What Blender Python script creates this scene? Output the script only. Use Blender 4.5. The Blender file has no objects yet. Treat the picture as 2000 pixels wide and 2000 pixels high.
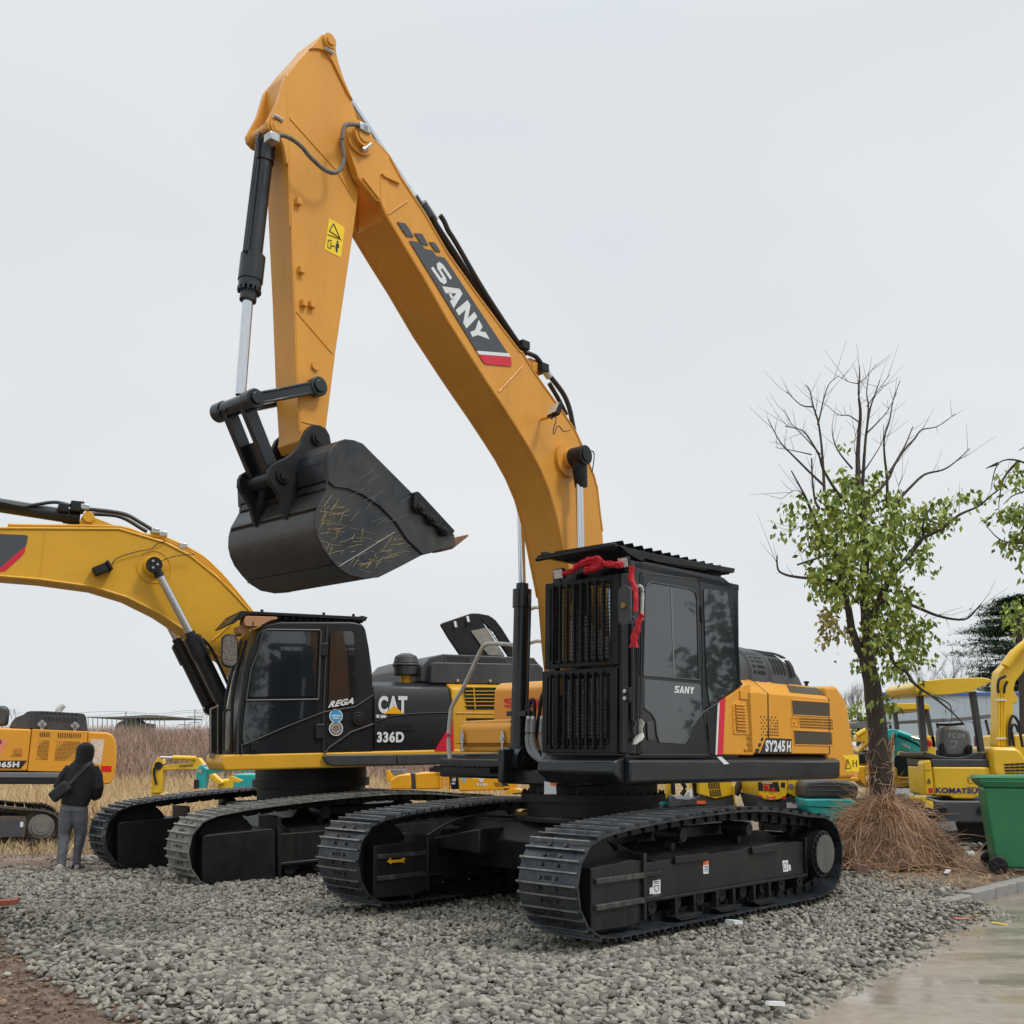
import bpy, bmesh, math, random
import numpy as np
from mathutils import Matrix, Vector
R=math.radians
random.seed(7); rng=np.random.default_rng(7)
sc=bpy.context.scene; col=sc.collection
# ---------------------------------------------------------------- camera
CX,CYP,FP,YH,CH=1000.0,1333.0,2062.0,1455.0,1.547      # photo px: principal point, focal length, horizon row; eye height
PIT=math.atan((YH-CYP)/FP)
cam=bpy.data.objects.new('camera',bpy.data.cameras.new('camera')); col.objects.link(cam)
cam.location=(0,0,CH); cam.rotation_euler=(R(90)+PIT,0,0)
cam.data.sensor_width=36; cam.data.lens=36*FP/2000; cam.data.shift_y=(CYP-1000)/2000
cam.data.clip_start=.1; cam.data.clip_end=5000; sc.camera=cam
# ---------------------------------------------------------------- sky, sun, exposure
W=bpy.data.worlds.new('World'); sc.world=W; W.use_nodes=True
nt=W.node_tree; nt.nodes.clear(); N=nt.nodes.new; LK=nt.links.new
out=N('ShaderNodeOutputWorld'); bg=N('ShaderNodeBackground'); bg.inputs['Strength'].default_value=.1
sky=N('ShaderNodeTexSky'); sky.sky_type='NISHITA'; sky.sun_disc=False
SUN_EL,SUN_AZ=52,118
sky.sun_elevation=R(SUN_EL); sky.sun_rotation=R(SUN_AZ)
tc=N('ShaderNodeTexCoord'); mp=N('ShaderNodeMapping'); mp.inputs['Scale'].default_value=(1,1,2.2)
nz=N('ShaderNodeTexNoise'); nz.inputs['Scale'].default_value=1.6; nz.inputs['Detail'].default_value=3
cr=N('ShaderNodeValToRGB'); cr.color_ramp.elements[0].position=.3; cr.color_ramp.elements[1].position=.72
cr.color_ramp.elements[0].color=(6.95,7.5,7.95,1); cr.color_ramp.elements[1].color=(8.3,8.5,8.6,1)
mx=N('ShaderNodeMix'); mx.data_type='RGBA'; mx.inputs[0].default_value=.95
LK(tc.outputs['Generated'],mp.inputs[0]); LK(mp.outputs[0],nz.inputs['Vector']); LK(nz.outputs['Fac'],cr.inputs[0])
# overcast luminance: the cloud layer is brighter overhead than near the horizon
sxz=N('ShaderNodeSeparateXYZ'); LK(tc.outputs['Generated'],sxz.inputs[0]); mrz=N('ShaderNodeMapRange'); mrz.interpolation_type='SMOOTHSTEP'; mrz.inputs[1].default_value=.55; mrz.inputs[2].default_value=1; mrz.inputs[3].default_value=1; mrz.inputs[4].default_value=2.6
LK(sxz.outputs['Z'],mrz.inputs[0]); vm=N('ShaderNodeVectorMath'); vm.operation='SCALE'
LK(sky.outputs[0],mx.inputs[6]); LK(cr.outputs[0],mx.inputs[7]); LK(mx.outputs[2],vm.inputs[0]); LK(mrz.outputs[0],vm.inputs['Scale']); LK(vm.outputs[0],bg.inputs['Color']); LK(bg.outputs[0],out.inputs[0])
sl=bpy.data.lights.new('sun','SUN'); sl.energy=1.5; sl.angle=R(12); sl.color=(1,.97,.92)
sun=bpy.data.objects.new('sun',sl); col.objects.link(sun)
_a=R(SUN_AZ); sd=Vector((math.sin(_a)*math.cos(R(SUN_EL)),math.cos(_a)*math.cos(R(SUN_EL)),math.sin(R(SUN_EL))))
sun.rotation_euler=sd.to_track_quat('Z','Y').to_euler()
vs=sc.view_settings; vs.view_transform='Standard'; vs.look='None'; vs.exposure=0; vs.gamma=1
# ---------------------------------------------------------------- frames: a pixel of the photo -> a point on a machine's own plane
class Fr:
    def __init__(s,ox,oy,oz,deg=0,tilt=0):
        th,t=R(deg),R(tilt); s.o=Vector((ox,oy,oz)); F=Vector((math.cos(th),math.sin(th),0)); Z=Vector((0,0,1))
        s.L=Vector((-F.y,F.x,0)); s.F=F*math.cos(t)+Z*math.sin(t); s.Z=Z*math.cos(t)-F*math.sin(t)
    def mat(s):
        m=Matrix.Identity(4)
        for i,a in enumerate((s.F,s.L,s.Z)):
            for k in range(3): m[k][i]=a[k]
        for k in range(3): m[k][3]=s.o[k]
        return m
    def un(s,px,py,ax,val):
        a=(px-CX)/FP; b=(CYP-py)/FP
        r=Vector((a,math.cos(PIT)-b*math.sin(PIT),math.sin(PIT)+b*math.cos(PIT))); c=Vector((0,0,CH))
        n=(s.F,s.L,s.Z)[ax]; k=(val-(c-s.o).dot(n))/r.dot(n); w=c+r*k-s.o
        return Vector((w.dot(s.F),w.dot(s.L),w.dot(s.Z)))
    def w(s,x,y,z): return s.o+s.F*x+s.L*y+s.Z*z
WF=Fr(0,0,0)
def Z2(z,p0,k):                                          # zoomed-view coordinates -> photo px
    return [(p0[0]+x/k,p0[1]+y/k) for x,y in z]
# ---------------------------------------------------------------- materials
def mat(name,c,rough=.5,metal=0,bump=0,bs=60,var=0,vs_=2.5,coat=0,c2=None,island=False,trans=0,emit=0,spec=.5,stretch=None,p0=.35,p1=.7):
    m=bpy.data.materials.new(name); m.use_nodes=True; t=m.node_tree; b=t.nodes['Principled BSDF']; n=t.nodes.new; l=t.links.new
    b.inputs['Base Color'].default_value=(*c,1); b.inputs['Roughness'].default_value=rough; b.inputs['Metallic'].default_value=metal
    b.inputs['Coat Weight'].default_value=coat; b.inputs['Coat Roughness'].default_value=.12; b.inputs['Specular IOR Level'].default_value=spec
    if trans: b.inputs['Transmission Weight'].default_value=trans
    co=n('ShaderNodeTexCoord'); mpn=n('ShaderNodeMapping'); l(co.outputs['Object'],mpn.inputs[0])
    if stretch: mpn.inputs['Scale'].default_value=stretch
    if c2 is not None or var:
        z=n('ShaderNodeTexNoise'); z.inputs['Scale'].default_value=vs_; z.inputs['Detail'].default_value=6; z.inputs['Roughness'].default_value=.65
        l(mpn.outputs[0],z.inputs['Vector'])
        rp=n('ShaderNodeValToRGB'); e=rp.color_ramp.elements; e[0].position=p0; e[1].position=p1
        cc=c2 if c2 is not None else tuple(max(0,x*(1-var)) for x in c)
        e[0].color=(*c,1); e[1].color=(*cc,1)
        if island:
            g=n('ShaderNodeNewGeometry'); l(g.outputs['Random Per Island'],rp.inputs[0]); e[0].position=0; e[1].position=1
        else: l(z.outputs['Fac'],rp.inputs[0])
        l(rp.outputs[0],b.inputs['Base Color'])
        if not island:
            mr=n('ShaderNodeMapRange'); mr.inputs[3].default_value=max(.02,rough-.1); mr.inputs[4].default_value=min(1,rough+.15); l(z.outputs['Fac'],mr.inputs[0]); l(mr.outputs[0],b.inputs['Roughness'])
    if bump:
        z=n('ShaderNodeTexNoise'); z.inputs['Scale'].default_value=bs; z.inputs['Detail'].default_value=4; l(co.outputs['Object'],z.inputs['Vector'])
        bp=n('ShaderNodeBump'); bp.inputs['Strength'].default_value=bump; bp.inputs['Distance'].default_value=.01; l(z.outputs['Fac'],bp.inputs['Height']); l(bp.outputs[0],b.inputs['Normal'])
    if emit: b.inputs['Emission Color'].default_value=(*c,1); b.inputs['Emission Strength'].default_value=emit
    return m
def srgb(r,g,b): return tuple(((x/255)/12.92 if x<=10 else ((x/255+.055)/1.055)**2.4) for x in (r,g,b))
Y1=mat('orange_yellow_paint',(.72,.33,.05),.42,bump=.03,bs=25,var=.17,vs_=1.5,coat=.12,stretch=(1.6,1.6,.5),spec=.3)
Y1H=mat('hood_orange_paint',(.75,.335,.032),.32,bump=.02,bs=20,var=.12,vs_=1.1,coat=.2,spec=.35)
Y2=mat('ochre_yellow_paint',(.70,.375,.025),.42,bump=.03,bs=25,var=.16,vs_=1.2,coat=.1,spec=.35)
Y3=mat('bright_yellow_paint',(.80,.50,.012),.35,var=.1,coat=.3)
Y4=mat('amber_paint',(.85,.40,.015),.35,var=.1,coat=.3)
TEAL=mat('teal_paint',(.02,.43,.42),.35,var=.12,coat=.3)
BLK=mat('black_paint',(.009,.011,.014),.3,bump=.05,bs=30,c2=(.02,.024,.028),vs_=1.6,coat=.3,spec=.35)
CABK=mat('cab_black_gloss',(.006,.007,.010),.14,bump=.02,bs=12,c2=(.013,.015,.018),vs_=1.2,coat=.25,spec=.3)
BLK2=mat('black_matt_steel',(.007,.008,.010),.45,bump=.12,bs=40,c2=(.02,.021,.021),vs_=3.5,spec=.3)
FRM=mat('track_frame_black',(.010,.011,.012),.34,bump=.06,bs=18,c2=(.024,.024,.021),vs_=2.6,stretch=(3,3,.3),spec=.3)
SHOE=mat('wet_track_steel',(.022,.026,.033),.28,metal=.4,bump=.2,bs=35,c2=(.075,.082,.09),vs_=7)
CABK2=mat('cab_black_satin',(.008,.009,.012),.38,bump=.02,bs=12,c2=(.016,.018,.02),vs_=1.2,coat=.12,spec=.3)
SHOEW=mat('worn_highlit_grouser_edge',(.13,.135,.14),.35,metal=.5,bump=.3,bs=50,c2=(.34,.34,.33),vs_=9)  # worn steel, with the bar highlights also put into its paler colour
SHOEDW=mat('dusty_grouser_edge',(.2,.195,.17),.55,metal=.2,c2=(.38,.37,.33),vs_=9)
SHOED=mat('dusty_track_steel',(.06,.062,.06),.5,metal=.2,bump=.25,bs=35,c2=(.23,.225,.2),vs_=6,p0=.3,p1=.62)
SHOEM=mat('muddy_track_steel',(.06,.055,.05),.8,bump=.3,bs=20,c2=(.15,.12,.095),vs_=5)
HUBC=mat('bare_hub_cover',(.10,.10,.098),.45,metal=.3,c2=(.17,.165,.155),vs_=6,stretch=(1,1,.4))
DUST=mat('dusty_steel',(.035,.036,.034),.5,c2=(.10,.098,.085),vs_=10,bump=.2,p0=.48,p1=.68)
BUCK=mat('bucket_steel',(.022,.026,.032),.33,metal=.3,bump=.06,bs=12,c2=(.075,.07,.06),vs_=2.4,stretch=(1,.5,1))
CHR=mat('chrome_rod',(.75,.77,.8),.12,metal=1,var=.25,vs_=8,stretch=(30,30,.6))
RUB=mat('black_rubber',(.012,.012,.013),.5,bump=.2,bs=90)
HOSEB=mat('braided_hose',(.10,.10,.09),.7,bump=.4,bs=160,c2=(.22,.2,.16),vs_=20)
HOSEG=mat('grey_hose_sleeve',(.27,.28,.29),.7,bump=.3,bs=50,var=.2)
GLS=mat('dark_window_glass',(.012,.016,.02),.03,spec=.8,coat=.6)
GLC=mat('clear_cab_glass',(.8,.85,.85),.02,trans=.96)
WHT=mat('white_vinyl',(.72,.74,.74),.4,var=.05)
REDV=mat('red_vinyl',(.62,.012,.04),.4)
GRYV=mat('graphite_vinyl',(.06,.066,.075),.45)
BLKV=mat('black_vinyl',(.012,.013,.015),.45)
YELV=mat('yellow_vinyl',(.9,.62,.01),.4)
BLUV=mat('blue_vinyl',(.01,.02,.16),.4)
CYAV=mat('sky_blue_vinyl',(.05,.32,.6),.4)
ORGV=mat('orange_vinyl',(.8,.15,.02),.45)
PLAS=mat('dark_grey_plastic',(.035,.038,.043),.42,bump=.05,bs=20,c2=(.065,.067,.07),vs_=3,stretch=(1,1,.3))
GRYP=mat('grey_plastic',(.16,.165,.17),.5,bump=.05,var=.2)
DVENT=mat('dark_vent',(.006,.006,.006),.7)
MESHM=mat('vent_mesh',(.045,.035,.022),.6,bump=.9,bs=170,c2=(.10,.075,.045),vs_=90)
SILV=mat('zinc_plate',(.55,.56,.57),.3,metal=.8,var=.2,vs_=12)
BRNS=mat('rusty_steel',(.16,.09,.06),.7,c2=(.3,.14,.08),vs_=9,bump=.2)
STRAW=mat('straw_scratches',(.58,.45,.2),.8,c2=(.35,.28,.15),vs_=9)
RIBB=mat('red_satin',(.55,.006,.02),.55,bump=.15,bs=15,var=.25,vs_=8)
WRAP=mat('off_white_foam_wrap',(.52,.51,.47),.8,bump=.5,bs=60,var=.25,vs_=20)
LAMP=mat('lamp_lens',(.45,.43,.4),.15,c2=(.7,.68,.62),vs_=60,coat=.5)
TAN=mat('tan_vinyl',(.45,.22,.11),.45)
GREEN=mat('green_plastic',(.03,.22,.085),.38,bump=.03,bs=14,var=.15,vs_=3)
CONC=mat('concrete',(.27,.26,.24),.85,bump=.4,bs=30,var=.3,vs_=5)
# ---------------------------------------------------------------- text meshes, made while the scene is still empty
TXT={}
def mktext(s,bold=.03,shear=0):
    k=(s,bold,shear)
    if k in TXT: return TXT[k]
    c=bpy.data.curves.new('t','FONT'); c.body=s; c.offset=bold; c.shear=shear; c.resolution_u=4; c.space_character=1.06+bold
    o=bpy.data.objects.new('t',c); col.objects.link(o)
    dg=bpy.context.evaluated_depsgraph_get(); me=o.evaluated_get(dg).to_mesh()
    v=np.array([x.co[:2] for x in me.vertices]); f=[tuple(p.vertices) for p in me.polygons]
    mn,mxx=v.min(0),v.max(0); v=(v-mn)/(mxx-mn); o.evaluated_get(dg).to_mesh_clear()
    bpy.data.objects.remove(o); bpy.data.curves.remove(c); TXT[k]=(v,f); return TXT[k]
for s in ('CAT','336D','SY','245','H','SY245','REGA','KOMATSU','Kubota','YANMAR','40','PC','365H','SA','YC09'): mktext(s,.045 if s not in('Kubota','YC09') else .02)
# ---------------------------------------------------------------- mesh builder
ROOT={}
def rootmat(o):
    while o.parent: o=o.parent
    return ROOT.get(o.name,Matrix.Identity(4))
def props(o,label=None,cat=None,group=None,kind=None):
    for k,v in (('label',label),('category',cat),('group',group),('kind',kind)):
        if v: o[k]=v
    return o
def thing(name,label,cat,fr,group=None):
    o=bpy.data.objects.new(name,None); col.objects.link(o); o.empty_display_size=.2
    o.matrix_world=fr.mat(); ROOT[o.name]=fr.mat(); return props(o,label,cat,group)
class MB:
    def __init__(s,fr=WF): s.bm=bmesh.new(); s.fr=fr
    def face(s,vs,sm=False):
        f=s.bm.faces.new([s.bm.verts.new(v) for v in vs]); return s
    def box(s,x0,x1,y0,y1,z0,z1,m=None):
        P=[(x,y,z) for x in (x0,x1) for y in (y0,y1) for z in (z0,z1)]
        v=[s.bm.verts.new((m@Vector(p)) if m is not None else p) for p in P]
        for f in ((0,1,3,2),(4,6,7,5),(0,4,5,1),(2,3,7,6),(0,2,6,4),(1,5,7,3)): s.bm.faces.new([v[i] for i in f])
        return s
    def prism(s,pts,ax,a,b):
        # pts: 2-D outline in the two other axes (xz for ax=1, xy for ax=2, yz for ax=0)
        def P(p,t): return {0:(t,p[0],p[1]),1:(p[0],t,p[1]),2:(p[0],p[1],t)}[ax]
        A=[s.bm.verts.new(P(p,a)) for p in pts]; B=[s.bm.verts.new(P(p,b)) for p in pts]; n=len(pts)
        s.bm.faces.new(A[::-1]); s.bm.faces.new(B)
        s.last=[s.bm.faces.new((A[i],A[(i+1)%n],B[(i+1)%n],B[i])) for i in range(n)]
        return s
    def px(s,pts,ax,val,a=None,b=None,rnd=0):
        ax2=[i for i in range(3) if i!=ax]; q=[s.fr.un(x,y,ax,val) for x,y in pts]; q=[(p[ax2[0]],p[ax2[1]]) for p in q]
        if rnd: q=roundp(q,rnd)
        return s.prism(q,ax,val if a is None else a,val if b is None else b)
    def cyl(s,p0,p1,r0,r1=None,n=16,cap=True):
        p0,p1=Vector(p0),Vector(p1); r1=r0 if r1 is None else r1; q=(p1-p0).to_track_quat('Z','Y'); A=[];B=[]
        for i in range(n):
            a=2*math.pi*i/n; d=q@Vector((math.cos(a),math.sin(a),0)); A.append(s.bm.verts.new(p0+d*r0)); B.append(s.bm.verts.new(p1+d*r1))
        for i in range(n): s.bm.faces.new((A[i],A[(i+1)%n],B[(i+1)%n],B[i]))
        if cap: s.bm.faces.new(A[::-1]); s.bm.faces.new(B)
        return s
    def tube(s,pts,r,n=8,sm=True):
        pts=[Vector(p) for p in pts]
        if sm and len(pts)>2: pts=cat(pts,4)
        rr=r if callable(r) else (lambda t:r); rings=[]; up=Vector((.013,.021,1)); m=len(pts)
        for i,p in enumerate(pts):
            d=(pts[min(i+1,m-1)]-pts[max(i-1,0)]).normalized(); a=d.cross(up)
            if a.length<1e-4: a=d.cross(Vector((1,0,0)))
            a.normalize(); b=d.cross(a); q=rr(i/(m-1)); up=b if False else up
            rings.append([s.bm.verts.new(p+(a*math.cos(2*math.pi*k/n)+b*math.sin(2*math.pi*k/n))*q) for k in range(n)])
        for A,B in zip(rings,rings[1:]):
            for k in range(n): s.bm.faces.new((A[k],A[(k+1)%n],B[(k+1)%n],B[k]))
        s.bm.faces.new(rings[0][::-1]); s.bm.faces.new(rings[-1]); return s
    def loft(s,rings,cap=True):
        V=[[s.bm.verts.new(p) for p in r] for r in rings]; n=len(V[0])
        for A,B in zip(V,V[1:]):
            for k in range(n): s.bm.faces.new((A[k],A[(k+1)%n],B[(k+1)%n],B[k]))
        if cap: s.bm.faces.new(V[0][::-1]); s.bm.faces.new(V[-1])
        return s
    def build(s,name,m,parent=None,bevel=0,smooth=True,label=None,cat_=None,group=None,kind=None,base=None,seg=2,ang=40):
        bmesh.ops.recalc_face_normals(s.bm,faces=s.bm.faces[:]); me=bpy.data.meshes.new(name); s.bm.to_mesh(me); s.bm.free()
        o=bpy.data.objects.new(name,me); col.objects.link(o); me.materials.append(m)
        if parent is not None:
            me.transform(rootmat(parent).inverted()@s.fr.mat()); o.parent=parent
        else:
            me.transform(s.fr.mat())
            if base is None:
                co=np.zeros(len(me.vertices)*3); me.vertices.foreach_get('co',co); co=co.reshape(-1,3); base=(co[:,0].mean(),co[:,1].mean(),co[:,2].min())
            me.transform(Matrix.Translation(-Vector(base))); o.location=base; ROOT[o.name]=Matrix.Translation(base)
        if smooth:
            me.polygons.foreach_set('use_smooth',[True]*len(me.polygons)); me.set_sharp_from_angle(angle=R(ang))
        if bevel:
            b=o.modifiers.new('bevel','BEVEL'); b.width=bevel; b.segments=seg; b.limit_method='ANGLE'; b.angle_limit=R(35); b.harden_normals=False
        return props(o,label,cat_,group,kind)
def cat(P,k=4,closed=False):
    o=[]; n=len(P)
    for i in range(n if closed else n-1):
        if closed: a,b,c,d=P[(i-1)%n],P[i],P[(i+1)%n],P[(i+2)%n]
        else: a,b,c,d=P[max(i-1,0)],P[i],P[i+1],P[min(i+2,n-1)]
        for j in range(k):
            t=j/k; o.append(.5*((2*b)+(c-a)*t+(2*a-5*b+4*c-d)*t*t+(3*b-a-3*c+d)*t**3))
    if not closed: o.append(P[-1])
    return o
def roundp(q,r,k=4):
    o=[]; n=len(q)
    for i in range(n):
        a,b,c=Vector(q[i-1]),Vector(q[i]),Vector(q[(i+1)%n]); u=(a-b); v=(c-b); rr=min(r,u.length*.45,v.length*.45); u.normalize(); v.normalize()
        p0,p1=b+u*rr,b+v*rr
        for j in range(k+1):
            t=j/k; p=p0*(1-t)**2+b*2*t*(1-t)+p1*t*t; o.append((p.x,p.y))
    return o
def npmesh(name,v,f,m,parent=None,label=None,cat_=None,group=None,kind=None,smooth=False,base=None):
    me=bpy.data.meshes.new(name); v=np.asarray(v,dtype=np.float32); f=np.asarray(f,dtype=np.int32); k=f.shape[1]
    if parent is not None:
        mi=np.array(rootmat(parent).inverted()); v=v@mi[:3,:3].T+mi[:3,3]
    elif base is not None: v=v-np.array(base)
    me.vertices.add(len(v)); me.vertices.foreach_set('co',v.astype(np.float32).ravel()); me.loops.add(f.size); me.loops.foreach_set('vertex_index',f.ravel())
    me.polygons.add(len(f)); me.polygons.foreach_set('loop_start',np.arange(0,f.size,k,dtype=np.int32)); me.polygons.foreach_set('loop_total',np.full(len(f),k,dtype=np.int32))
    if smooth: me.polygons.foreach_set('use_smooth',np.ones(len(f),dtype=bool))
    me.update(); me.materials.append(m); o=bpy.data.objects.new(name,me); col.objects.link(o)
    if parent is not None: o.parent=parent
    elif base is not None: o.location=base; ROOT[o.name]=Matrix.Translation(base)
    return props(o,label,cat_,group,kind)
def text(fr,ax,val,quad,s,m,parent,name='lettering',bold=.045,shear=0,th=.003,fn=None):
    v,f=mktext(s,bold,shear); a,b,c,d=[Vector(q) for q in quad]; mb=MB(fr)      # quad: TL TR BR BL in photo px
    vv=[]
    for x,y in v:
        p=(d*(1-x)+c*x)*(1-y)+(a*(1-x)+b*x)*y; q=fr.un(p.x,p.y,ax,val); vv.append(mb.bm.verts.new(q))
    for q in f:
        try: mb.bm.faces.new([vv[i] for i in q])
        except ValueError: pass
    return mb.build(name,m,parent,smooth=False)
def decal(fr,ax,val,pts,m,parent,name='decal',t=.002,label=None):
    return MB(fr).px(pts,ax,val,val-t,val).build(name,m,parent,smooth=False,label=label)
def holes(mb,ax,val,quad,nx,ny,fx=.6,fy=.6,keep=None,t=.003):
    a,b,c,d=[Vector(q) for q in quad]
    def P(u,v): return (a*(1-u)+b*u)*(1-v)+(d*(1-u)+c*u)*v
    for i in range(nx):
        for j in range(ny):
            if keep and not keep(i,j): continue
            u0,u1=(i+.5-fx/2)/nx,(i+.5+fx/2)/nx; v0,v1=(j+.5-fy/2)/ny,(j+.5+fy/2)/ny
            mb.px([tuple(P(u0,v0)),tuple(P(u1,v0)),tuple(P(u1,v1)),tuple(P(u0,v1))],ax,val,val-t,val)
    return mb
def ring(mb,ax,val,pts,r,closed=True,n=6):
    q=[mb.fr.un(x,y,ax,val) for x,y in pts]
    if closed: q=q+[q[0]]
    for i in range(len(q)-1): mb.cyl(q[i],q[i+1],r,n=n)
    return mb
# ---------------------------------------------------------------- crawler tracks
PROF=[(2.2,.47),(2.15,.67),(1.99,.82),(1.7,.875),(1.39,.907),(.9,.94),(.5,.96),(0,.975),(-.27,.978),(-.6,.965),(-.93,.942),(-1.4,.885),(-1.8,.855),(-2.03,.76),(-2.17,.58),(-2.19,.38),(-2.12,.18),(-1.96,.06),(-1.7,.012),(-1.2,.01),(-.6,.01),(0,.01),(.6,.01),(1.2,.01),(1.7,.012),(1.97,.06),(2.12,.2),(2.19,.35)]
def crawler(fr,root,yc,w,sx=1,sz=1,pitch=.19,shoe=SHOE,frame=FRM,detail=True,face=1,rollers=8,front_cover=True,slack=0):
    P=[Vector((x*sx,z*sz)) for x,z in PROF]; C=cat(P,10,True); C=C+[C[0]]
    S=[0]
    for a,b in zip(C,C[1:]): S.append(S[-1]+(b-a).length)
    n=round(S[-1]/pitch); pt=S[-1]/n
    def at(s):
        s%=S[-1]; i=int(np.searchsorted(S,s,side='right'))-1; i=min(i,len(C)-2); t=(s-S[i])/max(1e-9,S[i+1]-S[i]); return C[i].lerp(C[i+1],t)
    sh,ch,bo=MB(fr),MB(fr),MB(fr)
    for k in range(n):
        a,b=at(k*pt),at((k+1)*pt); d=(b-a); L=d.length; d.normalize(); nn=Vector((d.y,-d.x))       # outward normal (path runs anticlockwise seen from +y... checked below)
        c=(a+b)/2
        if nn.dot(c-Vector((0,.47*sz)))<0: nn=-nn
        def T(u,h): q=c+d*u+nn*h; return (q.x,q.y)
        hl=L*.5
        # plate with curled trailing edge and grouser bars: one profile, run along y
        prof=[(-hl*1.08,-.038),(-hl*1.08,.004),(-hl*.94,.006),(-hl*.86,-.022),(-hl*.06,-.022),(.0,.006),(hl*.14,.006),(hl*.2,-.022),(hl*.90,-.026),(hl*.90,-.038)]
        sh.prism([T(u,h) for u,h in prof],1,yc-w/2,yc+w/2)
        for fi in (0,1,5): sh.last[fi].material_index=1
        if detail:
            for s in (-1,1):
                for u in (-hl*.5,hl*.55):
                    p0=T(u,-.024); p1=T(u,-.006); sh.cyl((p0[0],yc+s*.08,p0[1]),(p1[0],yc+s*.08,p1[1]),.016,n=8)
            q=[T(-hl*.68,-.0205),T(-hl*.34,-.0205),T(-hl*.34,-.024),T(-hl*.68,-.024)]
            bo.prism(q,1,yc-.038,yc+.038)
        for s in (-1,1):
            y0=yc+s*.075
            q=[T(-hl*.95,-.036),(T(hl*.8,-.036)),T(hl*.95,-.075),T(hl*.95,-.125),T(-hl*.5,-.13),T(-hl*.95,-.09)]
            ch.prism(q,1,y0-.018,y0+.018)
        if detail:
            p=T(-hl*.7,-.085); ch.cyl((p[0],yc-.12,p[1]),(p[0],yc+.12,p[1]),.026,n=8)
    tr=sh.build('crawler_track',shoe,root,smooth=False); tr.data.materials.append({SHOE:SHOEW,SHOED:SHOEDW}.get(shoe,shoe))
    if len(bo.bm.faces): bo.build('shoe_slot',DVENT,tr,smooth=False)
    else: bo.bm.free()
    ch.build('track_chain',BLK2 if shoe!=SHOEM else shoe,tr,smooth=False)
    f=face; y1=yc+f*.2; yi=yc-f*.2
    lo,hi=min(yi,y1),max(yi,y1)
    return tr,lo,hi,y1
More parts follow.
